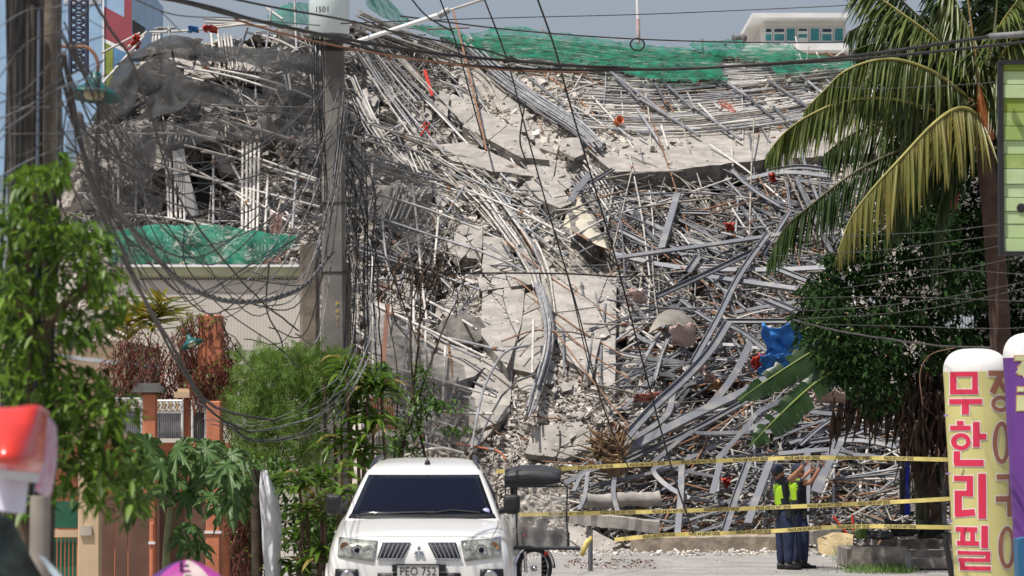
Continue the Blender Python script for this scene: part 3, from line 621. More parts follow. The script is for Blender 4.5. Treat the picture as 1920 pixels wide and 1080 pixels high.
CH = [
 ([(1155,482),(1300,462),(1465,438)], 11, 'long grey channel rising right across the dark tangle', 2.2, 0),
 ([(1270,362),(1240,464)], 15, 'pale wide flat bar standing upright in the dark tangle', 2.3, 0),
 ([(1232,556),(1330,512),(1425,466)], 13, 'open channel pointing up to the right above the bent metal sheet', 2.5, 1),
 ([(1440,440),(1385,520),(1345,600),(1300,680)], 13, 'long bent beam curving from the palm down towards the lower middle', 2.6, 0),
 ([(1365,605),(1330,660),(1280,715),(1225,765),(1170,825)], 18, 'widest twisted beam ending beside the torn tree stump', 2.9, 0),
 ([(1408,640),(1375,705),(1330,760),(1292,782)], 15, 'beam leaning in the middle left of the blue tarpaulin', 2.2, 0),
 ([(1468,615),(1450,660),(1425,715),(1400,725)], 12, 'curled beam beside the blue tarpaulin', 2.4, 0),
 ([(1120,872),(1290,782),(1440,712),(1560,650)], 20, 'long main beam running from the torn stump up behind the banana leaves', 2.4, 0),
 ([(1165,868),(1290,812),(1400,752)], 13, 'beam tucked under the long main beam', 1.9, 0),
 ([(1262,735),(1252,775),(1215,805),(1160,836)], 13, 'hooked beam beside the widest twisted beam', 2.1, 0),
 ([(1362,604),(1500,604)], 13, 'dark horizontal beam above the blue tarpaulin', 2.0, 1),
 ([(1355,605),(1395,625),(1440,660)], 11, 'beam bent over left of the blue tarpaulin', 2.0, 1),
 ([(1265,555),(1320,595),(1370,622)], 9, 'narrow beam crossing above the bent metal sheet', 1.9, 0),
 ([(1440,322),(1500,314),(1566,322)], 11, 'blue grey beam arching just below the palm frond', 1.8, 0),
 ([(1400,335),(1470,322),(1560,330)], 9, 'thin beam under the arching blue grey one', 1.7, 0),
 ([(1160,432),(1240,470),(1300,478)], 13, 'grey beam pointing right under the triangular sheet', 1.9, 0),
 ([(1150,475),(1270,500),(1430,505),(1560,500)], 11, 'long horizontal beam through the middle of the dark tangle', 1.8, 0),
 ([(1310,515),(1420,530),(1560,550)], 14, 'beam dipping right towards the dark trees', 1.8, 0),
 ([(1440,565),(1500,590)], 18, 'short wide beam end by the dark tree', 2.2, 0),
 ([(1445,500),(1520,530),(1560,545)], 13, 'pale topped beam beside the dark trees', 2.2, 0),
 ([(1480,400),(1430,480)], 10, 'steep beam behind the palm frond tip', 2.0, 0),
 ([(1220,870),(1292,812),(1320,812),(1480,808)], 9, 'thin bent beam resting on the lower tangle', 2.2, 0),
 ([(1285,862),(1340,835),(1480,770)], 12, 'sloping beam below the long main beam', 1.8, 0),
 ([(1345,860),(1400,800),(1425,770),(1480,745)], 11, 'elbowed beam below the banana leaves', 2.3, 0),
 ([(1262,866),(1225,880),(1250,910),(1292,934)], 11, 'kinked beam at the middle of the upper tape', 2.4, 0),
 ([(1290,935),(1340,936),(1348,860)], 10, 'corner shaped beam under the upper tape', 2.2, 0),
 ([(1278,872),(1276,930),(1270,1002)], 14, 'upright channel standing right of the fallen concrete beam', 2.6, 0),
 ([(1352,862),(1335,925)], 13, 'leaning stub beam behind the upper tape', 2.4, 0),
 ([(1405,862),(1380,930),(1358,998)], 16, 'leaning wide channel left of the officers', 2.7, 0),
 ([(1446,858),(1425,915),(1402,980)], 16, 'leaning wide channel just behind the officers', 2.7, 0),
 ([(1574,826),(1550,870),(1530,922)], 22, 'widest leaning plate to the right of the raised hands', 2.9, 0),
 ([(1514,840),(1514,900),(1510,984)], 13, 'upright channel between the officers and the widest plate', 2.5, 0),
 ([(1560,826),(1620,826),(1682,838)], 12, 'bent roof channel at the right end of the tangle', 2.6, 0),
 ([(1156,872),(1150,920),(1158,958)], 10, 'short bent strut below the main beam foot', 2.5, 0),
 ([(1102,884),(1096,930),(1085,955)], 9, 'short strut beside the tricycle canopy', 2.4, 0),
 ([(1075,920),(1102,884),(1200,866)], 9, 'bent bracket above the tricycle canopy', 2.3, 0),
 ([(1070,925),(1190,895),(1290,868)], 8, 'thin beam sloping behind the upper tape', 1.6, 0),
 ([(1060,905),(1130,868)], 12, 'beam foot just above the tricycle canopy', 2.0, 0),
 ([(1460,850),(1560,842),(1600,850)], 11, 'horizontal channel end above the officers', 2.0, 0),
 ([(1520,830),(1600,815),(1700,770)], 12, 'sloping beam under the dark tree trunk', 1.8, 0),
 ([(1480,830),(1560,800),(1680,745)], 11, 'upper sloping beam behind the dark tree trunk', 1.5, 0),
 ([(1590,770),(1540,800),(1500,835)], 9, 'short sloping beam above the widest plate', 1.7, 0),
 ([(1106,326),(1082,356),(1070,376)], 14, 'small pale beam stub above the triangular sheet', 1.6, 0),
 ([(1105,345),(1150,318)], 9, 'dark angle bar under the end of the floor slab', 1.6, 1),
 ([(1150,370),(1230,395),(1330,400)], 9, 'beam lying flat above the long grey channel', 1.6, 1),
 ([(1340,350),(1440,380),(1530,410)], 9, 'dark beam under the arching ones by the palm', 1.6, 1),
 ([(1540,640),(1620,600)], 12, 'beam end in the shade of the dark trees', 1.6, 0),
 ([(1310,480),(1290,510)], 16, 'stub of wide channel under the long grey channel', 2.2, 0),
]
for pts, wp, lab, lf, fl in CH:
    channel(pts, wp, lab, lf, m_beamd if fl else m_beam, face=(rnd(-.3, .3), -.8, rnd(.4, .8)), flip=bool(fl) or random.random() < .3)
def rand_beams(poly, n, lo, hi, angs, label, mats, lift, w=(6, 11)):
    x0, x1 = min(p[0] for p in poly), max(p[0] for p in poly); y0, y1 = min(p[1] for p in poly), max(p[1] for p in poly); k = 0
    while k < n:
        x, y = rnd(x0, x1), rnd(y0, y1)
        if not pip(x, y, poly): continue
        k += 1; a = R(random.gauss(*random.choice(angs))); L = rnd(lo, hi); dx, dy = L/2*math.cos(a), L/2*math.sin(a); b = random.gauss(0, 2.2)
        mt_ = random.choice(mats); aa = abs(math.degrees(a)) % 180; aa = min(aa, 180-aa)
        channel([(x-dx, y-dy), (x+rnd(-.3, .3)*dx, y+b), (x+dx, y+dy)], rnd(*w), ('short ' if L < 100 else 'long ' if L > 170 else '')+('upright ' if aa > 68 else 'steep ' if aa > 38 else 'slanting ' if aa > 10 else 'level ')+('dark ' if mt_ is m_beamd else 'grey ')+'steel channel '+whereis(x, y), rnd(*lift), mt_, face=(rnd(-.6, .6), -.8, rnd(0, .9)), flip=random.random() < .5, group='steel channels jammed in the wreckage', n=4)
rand_beams([(1130,350),(1560,335),(1640,480),(1600,600),(1180,590)], 50, 60, 230, [(15, 12), (-10, 12), (30, 12), (75, 20)], 'grey channel jammed in the dark tangle under the floor slab', [m_beam, m_beam, m_beamd, m_beamd], (.6, 1.7), w=(4, 9))
rand_beams([(1190,610),(1500,600),(1560,700),(1200,760)], 26, 60, 180, [(-15, 12), (15, 14), (-50, 15)], 'grey channel in the debris left of the blue tarpaulin', [m_beam, m_beamd, m_pgrey], (.4, 1.3))
rand_beams([(1200,790),(1500,730),(1740,720),(1740,920),(1690,980),(1110,980)], 58, 60, 220, [(-15, 9), (-24, 10), (4, 8), (-65, 15)], 'grey channel in the lower right tangle behind the tape', [m_beam, m_beam, m_beamd, m_beamd], (.5, 1.9), w=(5, 10))

# ------------------------------------------------------------ single odd pieces
def panel(name, pts, lift, label, cat, mat, thick=.03, D=None):
    mb = MB(); pp = [P(x, y, (D or Dm(x, y))-lift) for x, y in pts]; mb.prism(pp, (0, thick, 0)); o = mb.build(name, mat); local(o)
    bm = bmesh.new(); bm.from_mesh(o.data); bmesh.ops.recalc_face_normals(bm, faces=bm.faces); bm.to_mesh(o.data); bm.free(); return tag(o, label, cat)
d0 = Dm(350, 350)
panel('slanted_panel', [(323,284),(345,278),(350,310),(378,418),(352,420),(328,330)], 2.0, 'white slanted panel leaning between the upright white rods', 'panel', m_white, D=d0)
panel('dark_opening_sheet', [(369,335),(397,330),(396,395),(371,395)], 1.0, 'black sheet painting the darkness of an opening in the damaged first floor', 'doorway', m_black, D=d0)  # flat black sheet painted as the darkness inside the opening
panel('red_strip', [(793,132),(799,130),(813,176),(808,181)], 1.4, 'bright red strip hanging near the top of the heap', 'strip', m_red)
mb = MB()
for a, b in [((806,230),(788,254)),((797,236),(806,253)),((799,228),(790,240))]: mb.tube([P(*a, Dm(800,240)-2), P(*b, Dm(800,240)-2)], .022, 5)
o = mb.build('crossed_red_bars', m_red); local(o); tag(o, 'small red crossed frame by the tilted floor slab', 'debris')
mb = MB()
for a, b in [((1345,190),(1378,214)),((1352,188),(1374,200)),((1355,196),(1380,208)),((1366,196),(1378,214)),((1349,190),(1356,205))]: mb.tube([P(*a, Dm(1360,200)-1.3), P(*b, Dm(1360,200)-1.3)], .02, 5)
o = mb.build('crossed_red_bars', M('salmon_frame', (.62, .22, .17), .6)); local(o); tag(o, 'salmon red bars lying in the mat of pipes', 'debris')
c = P(1156, 230, Dm(1156, 230)-1.2); mb = MB(); mb.lathe([(.0, 0), (.09, 0), (.12, .22), (.105, .22), (.08, .03), (0, .03)], c, 14, 0, Matrix.Rotation(R(70), 3, 'X') @ Matrix.Rotation(R(25), 3, 'Y'))
o = mb.build('orange_bucket', m_orange); local(o); tag(o, 'orange bucket lying on its side in the pipe mat', 'bucket')
# bent metal sheet (a curved shell)
mb = MB(); rows = []; D0 = Dm(1250, 610)-1.8
for i in range(13):
    a = R(-60+150*i/12); rows.append([P(1258+36*math.sin(a)+(0 if j else -18), 616-34*math.cos(a)*.9+(0 if j else 16), D0-.25*j) for j in (0, 1)])
rows = [[P(1208+u*16, 634-26*math.sin(u/5*2.6)+(6 if u > 3 else 0), D0-.5+.12*u) for u in range(6)], [P(1232+u*14, 590-12*math.sin(u/5*3.1)+u*5, D0+.1+.06*u) for u in range(6)], [P(1250+u*9, 580-6*math.sin(u/5*3.1)+u*3, D0+.6) for u in range(6)]]
mb.grid(rows); o = mb.build('bent_sheet', M('dull_metal_sheet', (.30, .275, .23), .5, .3, var=.15, scale=3), solid=.02); md = o.modifiers.new('sub', 'SUBSURF'); md.levels = md.render_levels = 2; tag(o, 'bent shiny metal sheet curled over in the debris', 'metal sheet')
def crumple(name, cx, cy, w_, h_, lift, label, cat, mat, n=14, amp=.12, D=None):
    D0 = D or Dm(cx, cy)-lift; rows = []; sd = rnd(0, 99)
    for i in range(n):
        row = []
        for j in range(n):
            u, v = j/(n-1)-.5, i/(n-1)-.5; q = Vector((u*4+sd, v*4, sd)); e = 1+.35*noise.noise(Vector((math.atan2(v, u)*1.5, sd, 0)))
            pt = P(cx+u*w_*e+8*noise.noise(q*1.7), cy+v*h_*e+8*noise.noise(q*1.7+Vector((9, 9, 9))), D0-1.2*v*-.4)
            pt.y += amp*2.2*noise.noise(q*1.3)+amp*abs(noise.noise(q*3)); row.append(pt)
        rows.append(row)
    mb = MB(); mb.grid(rows); o = mb.build(name, mat, solid=.01); return tag(o, label, cat)
crumple('blue_tarpaulin', 1478, 655, 84, 80, 2.6, 'crumpled bright blue tarpaulin caught among the beams', 'tarpaulin', m_blue, 30, .09)
crumple('blue_tarpaulin', 1455, 685, 60, 40, 2.5, 'lower torn flap of blue tarpaulin beside the banana leaf', 'tarpaulin', m_blue, 24, .07)
for (x, y, w1, h1, mt, lab) in [(1282,628,46,44,m_pink,'pale pink heap of sacking under the bent metal sheet'),(1192,556,36,30,m_pink,'small pink sack left of the open channel'),(518,418,22,38,m_pink,'pinkish bag hanging from the scaffold right of the tall white rods'),(405,468,30,22,m_pink,'pink and grey bundle lying behind the green net'),
        (1425,684,14,36,m_red,'orange red cloth under the blue tarpaulin'),(1418,680,16,14,m_red,'small red cloth left of the blue tarpaulin'),(1210,745,46,14,M('salmon_sheet',(.55,.2,.16),.7),'salmon coloured sheet under the twisted beam'),(1330,708,20,18,m_pink,'pink rag in the middle debris'),(1310,690,20,14,m_pink,'small pink rag beside the twisted beam'),
        (1368,425,14,12,m_red,'red rag in the dark tangle'),(1448,333,10,14,m_red,'red scrap beside the arching beam'),(1345,722,20,14,M('peach_cloth',(.6,.35,.2),.8),'peach coloured cloth in the middle debris'),(395,32+22,26,10,m_red,'red cloth on the top left edge of the scaffold'),(362,55,18,8,m_blue,'blue cloth on the top left edge of the scaffold'),
        (255,78,14,26,m_red,'bright red cloth beside the painted building'),(505,486,40,12,m_pink,'pink sacking at the end of the green net'),(1362,905,12,12,m_red,'red scrap behind the upper tape'),(1560,745,60,20,m_pink,'peach coloured rags at the top of the right tangle')]:
    crumple('cloth', x, y, w1, h1, 2.0, lab, 'cloth', mt, 9, .08)
# torn tree stump
mb = MB(); base = P(1140, 860, 61.5)
for i in range(110):
    a = rnd(-1.4, .7); L = rnd(.15, .5); s = base+Vector((rnd(-.25, .3), rnd(-.2, .2), rnd(-.1, .35)))
    e = s+Vector((math.sin(a)*L, rnd(-.2, .1), math.cos(a)*L*.8)); mb.tube([s, (s+e)/2+Vector((rnd(-.05, .05), 0, rnd(-.03, .03))), e], [.028, .022, .012], 4, random.choice((0, 0, 1)))
mb.tube([base+Vector((.25, .1, -.3)), base+Vector((.05, .05, .0)), base+Vector((-.12, 0, .25))], [.22, .2, .1], 9, 1)
o = mb.build('torn_stump', [M('split_wood', (.26, .17, .095), .9, var=.5, scale=8, island=.5), M('dark_bark', (.13, .085, .05), .95, var=.4, scale=8, island=.3)]); tag(o, 'splintered brown tree stump at the foot of the pale slope', 'stump')
# red props near the officers
for (a, b) in [((1562,968),(1588,1000)),((1598,965),(1600,995))]:
    mb = MB(); mb.tube([P(*a, 58), P(*b, 58)], .025, 6); o = mb.build('red_bar', m_red); local(o); tag(o, 'upright red bar near the weeds' if a[0] > 1590 else 'leaning red bar right of the officers', 'bar')


# ------------------------------------------------------------ nets
def net(name, rows, label, mat, fold=.12, nu=46, nv=22, lift=0, fr=1.0, jagpx=5, fine=.35):
    """rows of (px, py, D) control points"""
    rr = [cr(r_, nu) for r_ in rows]; cols = []
    for j in range(nu): cols.append(cr([r_[j] for r_ in rr], nv))
    G = []; sd = rnd(0, 50); jag = [2*noise.noise(Vector((j*.9, sd, 0))) for j in range(nu)]
    for i in range(nv):
        row = []
        for j in range(nu):
            x, y, D = cols[j][i]; y += jag[j]*jagpx*(1 if i == nv-1 else (.6 if i == 0 else 0)); p = P(x, y, D-lift); q = Vector((p.x*1.1*fr+sd, p.z*.5*fr, sd))
            f = noise.noise(q)*fold*2+noise.noise(q*3.1)*fold+noise.noise(q*9)*fold*fine; p.y += f; p.z += f*.35; row.append(p)
        G.append(row)
    mb = MB(); mb.grid(G); o = mb.build(name, mat); return tag(o, label, 'net')
def nrow(pts, lift): return [(x, y, Dm(x, y)-lift) for x, y in pts]
net('green_net', [nrow([(880,60),(960,52),(1080,66),(1190,80),(1300,92),(1380,92)], 1.0), nrow([(890,80),(980,84),(1080,92),(1190,100),(1290,108),(1350,118)], 1.2), nrow([(905,100),(1000,112),(1090,122),(1180,132),(1270,136),(1365,148)], 1.3)], 'long torn green safety net along the top of the pipe mat', m_gnet, .1)
net('green_net', [nrow([(1290,82),(1350,76),(1420,84),(1480,84)], 1.2), nrow([(1300,92),(1370,95),(1430,100),(1490,98)], 1.4), nrow([(1320,100),(1400,112),(1470,118),(1500,112)], 1.4)], 'dense green net heaped just left of the white building', m_gnet, .12)
net('green_net', [nrow([(1430,104),(1462,95),(1482,80),(1500,98),(1560,106),(1625,112)], 1.8), nrow([(1440,115),(1480,110),(1520,116),(1570,120),(1620,122)], 1.9), nrow([(1455,138),(1500,138),(1540,128),(1600,130)], 1.9)], 'peaked green net in front of the white building', m_gnet, .1)
net('green_net', [nrow([(1165,132),(1220,130),(1280,128),(1330,130)], 1.4), nrow([(1190,142),(1240,140),(1290,138),(1345,142)], 1.4), nrow([(1240,150),(1255,152),(1340,148),(1365,152)], 1.4)], 'small lower rag of green net over the pipe mat', m_gnet, .08)
net('green_net', [nrow([(690,-20),(716,-12),(750,22),(780,50)], 1.2), nrow([(688,10),(730,22),(770,45),(800,60)], 1.2), nrow([(720,34),(760,48),(800,62),(830,72)], 1.2)], 'green net peak right of the transformer', m_gnet, .1)
net('green_net', [nrow([(775,45),(830,48),(862,58),(890,78)], 1.0), nrow([(800,60),(850,70),(880,85),(920,100)], 1.0), nrow([(830,70),(870,88),(900,100),(940,108)], 1.0)], 'green net patch above the broken wall', m_gnet, .1)
net('green_net', [nrow([(500,30),(540,8),(590,5)], 1.0), nrow([(505,40),(550,25),(600,30)], 1.0), nrow([(520,50),(560,45),(600,50)], 1.0)], 'green net behind the left side of the transformer', m_gnet2, .06)
net('green_net', [[(200,432,61),(310,424,61),(400,421,61),(470,432,61),(560,445,61)], [(205,460,60.9),(310,455,60.8),(400,455,60.8),(480,460,60.9),(545,462,61)], [(205,492,61),(310,496,61),(400,499,61),(470,494,61),(520,476,61)]], 'see-through green net stretched above the beige wall', m_gnet2, .1)
def bnet(top, mid, bot, lift, label, m=None, fold=.22): return net('black_net', [nrow(top, lift), nrow(mid, lift+.3), nrow(bot, lift)], label, m or m_bnet, fold, jagpx=1.5, fine=0)
bnet([(250,95),(335,62),(420,88),(560,100),(640,112)], [(230,110),(330,92),(430,104),(560,118),(640,135)], [(215,120),(320,108),(420,118),(560,135),(640,150)], 2.4, 'dark shade net forming a peak over the upper left floors', m_bnet2)
bnet([(200,150),(255,120),(330,140),(430,160),(600,215)], [(185,200),(260,170),(340,175),(450,195),(600,240)], [(175,235),(260,225),(330,220),(460,228),(600,262)], 2.6, 'black net hanging over the second level on the left')
bnet([(128,222),(230,226),(330,222),(480,234),(620,262)], [(126,262),(230,262),(320,262),(470,262),(620,285)], [(122,300),(220,306),(310,300),(430,276),(600,300)], 2.9, 'lower black net stretched across the left floors', m_bnet)
bnet([(215,130),(240,110),(262,150)], [(190,190),(222,180),(252,215)], [(165,232),(215,228),(262,230)], 3.2, 'dense black net folds hanging down at the left end', m_bnet2, .35)
bnet([(320,140),(345,180),(372,160)], [(290,180),(300,200),(345,196)], [(262,218),(285,220),(300,215)], 3.3, 'twisted dark strand of net sagging in the middle left', m_bnet2, .3)
bnet([(225,160),(300,100),(345,150)], [(300,190),(330,170),(400,170)], [(345,205),(400,200),(480,205)], 3.0, 'dark net sail pulled to a point in the middle of the left floors', m_bnet2, .2)
bnet([(100,300),(170,300),(260,300)], [(110,360),(190,360),(290,350)], [(130,420),(200,430),(260,420)], 3.0, 'faint black net over the leftmost rubble')
bnet([(640,280),(700,270),(790,330),(820,345)], [(650,340),(710,340),(760,390),(800,420)], [(660,400),(700,410),(740,440),(790,470)], 2.6, 'grey see-through net right of the utility pole', m_bnet)
bnet([(700,600),(750,595),(800,640),(870,690)], [(700,680),(760,690),(820,740),(880,760)], [(705,780),(760,800),(820,830),(876,850)], 2.6, 'dark torn net over the lower left foot of the heap', m_bnet, .3)
bnet([(480,110),(560,118),(640,140)], [(490,160),(560,180),(640,200)], [(500,205),(570,230),(640,260)], 2.7, 'thin black net left of the utility pole', m_bnet, .2)
# small truss work painted white in the back floors
# ------------------------------------------------------------ ground and road
m_ground = M('dusty_ground', (.30, .275, .245), .95, var=.2, scale=.6, bump=.01, bscale=6)
m_road = M('dusty_concrete_road', (.30, .285, .268), .9, var=.16, scale=1.2, bump=.004, bscale=12)
mb = MB(); mb.add([(-2500, -50, -.02), (2500, -50, -.02), (2500, 3500, -.02), (-2500, 3500, -.02)], [(0, 1, 2, 3)]); tag(mb.build('ground', m_ground), kind='structure', label='dusty ground')
mb = MB(); mb.add([(-3.6, -30, 0), (9, -30, 0), (9, 59.2, 0), (-3.6, 59.2, 0)], [(0, 1, 2, 3)]); tag(mb.build('road', m_road), kind='structure', label='pale dusty concrete road')
# stones on the road edge
mb = MB()
for i in range(2600):
    y = 56.5+3.2*random.random()**.6; x = rnd(-1, 9.5); s = rnd(.008, .05)*(1 if random.random() < .93 else 2); V, F = random.choice(HV)
    Wv = V @ (rotm() @ np.diag([s, s, s*.7])).T+np.array((x, y, s*.3)); mb.add(Wv.tolist(), F)
for i in range(500):
    y = rnd(49, 57); x = rnd(-1, 7); s = rnd(.006, .02); V, F = random.choice(HV)
    mb.add((V @ (rotm()*s).T+np.array((x, y, s*.3))).tolist(), F)
tag(mb.build('gravel', m_chunk), 'loose stones and grit scattered along the road edge', 'gravel', kind='stuff')
mb = MB()
for i in range(260):
    c = P(rnd(1060, 1230), 1072, rnd(51, 55)); c.z = .015; a = rnd(0, 6.28); L = rnd(.02, .06); t = Vector((math.cos(a), math.sin(a), rnd(0, .6)))*L; n2 = Vector((-math.sin(a), math.cos(a), rnd(-.5, .5)))*L*.35
    mb.add([c-t, c+n2, c+t, c-n2], [(0, 1, 2, 3)])
tag(mb.build('dry_leaves', M('dry_leaf', (.13, .065, .04), .9, var=.4, scale=20, island=.4)), 'dry brown leaves lying on the road by the tape post', 'leaves', kind='stuff')

# ------------------------------------------------------------ beige wall building on the left
def pbox(mb, x0, y0, x1, y1, D, dep, m=0, sink=0):
    """box whose front face spans two pixel corners at distance D"""
    a = P(x0, y1, D); b = P(x1, y0, D); mb.box(((a.x+b.x)/2, D+dep/2, (a.z+b.z)/2), (abs(b.x-a.x), dep, abs(b.z-a.z)), None, m)
m_beige = M('beige_siding', (.56, .51, .44), .85, var=.06, scale=1.5)
e = empty('low_building', P(420, 820, 60), 'low beige building whose corrugated wall stands left of the concrete poles', 'building')
D = 60; mb = MB(); a = P(240, 660, D); b = P(600, 520, D); n = 120
rows = []
for z in (0, b.z):
    rows.append([Vector((a.x+(b.x-a.x)*i/n, D+(.003 if i % 2 else 0), z)) for i in range(n+1)])
mb.grid(rows, 0, False); mb.build('wall', m_beige, e)
mb = MB(); pbox(mb, 235, 500, 602, 517, 59.9, 3.4); mb.build('roof_edge', M('pale_green_fascia', (.40, .40, .25), .85, var=.15, scale=2), e)
mb = MB(); 
for i in range(64):
    x = 262+i*5.3; pbox(mb, x, 521.5, x+3, 524.5, 59.94, .04)
mb.build('eave_holes', m_black, e)
mb = MB(); pbox(mb, 232, 496, 602, 500.5, 59.85, 4); mb.build('roof', m_white, e)

# blue street furniture seen at the right: post and grey wall
e = empty('blue_post', P(1701, 1000, 55), 'bright blue post with a dark grey side beside the pale block wall', 'post')
mb = MB(); pbox(mb, 1697, 866, 1706, 966, 54.5, .1); mb.build('post', M('blue_paint', (.015, .04, .42), .5, var=.1), e)
mb = MB(); pbox(mb, 1688, 880, 1697, 966, 54.55, .1); mb.build('post_side', M('dark_slate', (.06, .065, .07), .7), e)
e = empty('block_wall', P(1725, 960, 56), 'pale block wall piece right of the blue post', 'wall')
for r_ in range(9):
    for c_ in range(2):
        mb = MB(); x = 1708+c_*15+(r_ % 2)*-3; y = 874+r_*9.5; pbox(mb, x, y, x+14, y+8.6, 56+rnd(-.01, .01), .2); mb.build('block', m_conc2 if (r_+c_) % 3 else m_conc, e)
mb = MB(); pbox(mb, 1706, 876, 1736, 958, 56.03, .16); mb.build('mortar', m_cdark, e)
mb = MB(); pbox(mb, 1784-20, 740, 1774, 1000, 53, .06); o = mb.build('thin_post', m_clite); local(o)
tag(o, 'thin grey post just left of the yellow inflatable column', 'post')
mb = MB(); pbox(mb, 1720, 836, 1738, 848, 54, .05); o = mb.build('blue_box', M('blue_box_paint', (.02, .07, .5), .5)); local(o); tag(o, 'small blue box above the blue post', 'box')

# planter kerb at the right
m_oldc = M('old_concrete', (.27, .24, .205), .95, var=.4, scale=3, bump=.02, bscale=8)
e = empty('planter', P(1690, 1075, 50.5), 'old concrete planter kerb under the dark tree', 'planter')
mb = MB(); pbox(mb, 1598, 1026, 1700, 1068, 51.2, .18); mb.build('front_kerb', m_oldc, e)
mb = MB(); pbox(mb, 1700, 1032, 1800, 1046, 51.2, .4); mb.build('step', m_oldc, e)
mb = MB(); pbox(mb, 1700, 1048, 1800, 1066, 50.8, .4); mb.build('lower_step', m_oldc, e)
mb = MB(); pbox(mb, 1590, 1030, 1604, 1064, 51.3, 1.8); mb.build('side_kerb', m_oldc, e)
mb = MB(); pbox(mb, 1604, 1032, 1700, 1060, 51.4, 2.5); mb.build('soil', m_debris, e)
mb = MB(); pbox(mb, 1690, 1012, 1800, 1030, 52.6, .6); mb.build('rear_kerb', m_oldc, e)
for i, (x, y, w1, h1) in enumerate([(1690,985,58,50),(1735,990,60,46),(1650,1000,44,36),(1765,1000,40,30)]):
    mb = MB(); V, F = random.choice(HV); s = U(52)*.8
    mb.add((V @ np.diag([w1*s, .4, h1*s]).T+np.array(P(x, y+4, 52.2))).tolist(), F); o = mb.build('dark_rock', M('mossy_rock', (.05, .05, .045), .95, var=.5, scale=6, bump=.03, bscale=8) if i == 0 else bpy.data.materials['mossy_rock']); local(o)
    tag(o, ['tall dark mossy rock at the back of the planter', 'broad dark mossy rock right of the tall one', 'low dark rock at the left end of the planter', 'small dark rock near the yellow inflatable column'][i], 'rock')
# tape posts
def post(x, y0, D, wpx, label, mat, lean=0):
    a = P(x, y0, D); mb = MB(); mb.tube([Vector((a.x+lean, D, 0)), a], wpx*U(D)/2, 8); o = mb.build('tape_post', mat); local(o); tag(o, label, 'post'); return a
m_postg = M('dark_grey_paint', (.11, .115, .125), .6, var=.2)
post(1107, 1003, 50.5, 9, 'short grey post with a knot of yellow tape beside the tricycle', m_postg)
post(1703, 1036, 50, 9, 'short grey post in front of the planter', M('mid_grey_paint', (.22, .225, .24), .6, var=.2))
post(1772, 1008, 44, 11, 'leaning black post beside the yellow inflatable column', m_black, .12)

# ------------------------------------------------------------ police tape
m_tape = M('yellow_tape', (.70, .57, .19), .5, var=.12, scale=6, transl=.2)
m_print = M('black_print', (.02, .02, .02), .6, var=.1)
def text_mesh(s, size, off=0):
    cu = bpy.data.curves.new('t', 'FONT'); cu.body = s; cu.size = size; cu.align_x = 'CENTER'; cu.align_y = 'CENTER'; cu.resolution_u = 2; cu.offset = off
    o = bpy.data.objects.new('t', cu); C.objects.link(o); bpy.context.view_layer.update()
    me = bpy.data.meshes.new_from_object(o.evaluated_get(bpy.context.evaluated_depsgraph_get())); bpy.data.objects.remove(o)
    V = [v.co.copy() for v in me.vertices]; F = [tuple(p.vertices) for p in me.polygons]; bpy.data.meshes.remove(me); return V, F
TV, TF = text_mesh('POLICE LINE DO NOT CROSS', .062, .0016)
tw = max(v.x for v in TV)-min(v.x for v in TV)
def tape(ctrl, label, sag=0, w_=.064):
    pts = [P(*q) for q in ctrl]; pts = [Vector(p) for p in cr([tuple(p) for p in pts], 40)]
    e = empty('police_tape', pts[0], label, 'tape'); h = w_/2; rows = [[], []]
    for i, p in enumerate(pts):
        tws = .25*math.sin(i*.6)+.1*math.sin(i*1.7); rows[0].append(p+Vector((0, math.sin(tws)*h, math.cos(tws)*h))); rows[1].append(p-Vector((0, math.sin(tws)*h, math.cos(tws)*h)))
    mb = MB(); mb.grid(rows); mb.build('strip', m_tape, e)
    L = [0]
    for i in range(39): L.append(L[-1]+(pts[i+1]-pts[i]).length)
    tb = MB(); s = tw*.9; k = .62 if tw > .9 else .9; step = .8
    while s < L[-1]-tw:
        vs = []
        for v in TV:
            d = s+v.x*.66; i = min(38, int(np.searchsorted(L, d))-1); i = max(i, 0); f = (d-L[i])/(L[i+1]-L[i]); up = (rows[0][i].lerp(rows[0][i+1], f)-rows[1][i].lerp(rows[1][i+1], f))
            vs.append(pts[i].lerp(pts[i+1], f)+up.normalized()*v.y*1.05+Vector((0, -.006, 0)))
        tb.add(vs, TF); s += step
    tb.build('lettering', m_print, e)['kind'] = 'stuff'
tape([(930,884,49.5),(1050,879,49.5),(1200,871,49.5),(1470,859,49.5),(1640,859,49),(1785,862,48)], 'upper yellow police tape stretched across at head height')
tape([(972,965,49.5),(1120,962,49.5),(1300,957,49.5),(1460,951,49.5),(1640,943,49),(1785,935,48)], 'middle yellow police tape crossing the officers at their waists')
tape([(1152,1012,50.3),(1250,1003,50),(1350,1000,49.5),(1460,995,49.5),(1600,987,49),(1788,989,48)], 'lowest yellow police tape crossing the officers at their knees')
mb = MB(); mb.grid([[P(1108,1004,50.2), P(1096,1014,50.2), P(1086,1040,50.1)], [P(1112,1010,50.2), P(1104,1022,50.2), P(1094,1044,50.1)]]); o = mb.build('tape_end', m_tape, solid=.005); tag(o, 'loose twisted end of yellow tape hanging from the short post', 'tape')
mb = MB(); mb.grid([[P(596,911,47), P(640,908,47), P(668,905,47)], [P(596,915,47), P(640,913,47), P(668,911,47)]]); o = mb.build('tape_piece', m_tape, solid=.005); tag(o, 'short stretch of yellow tape behind the left side of the white car', 'tape')

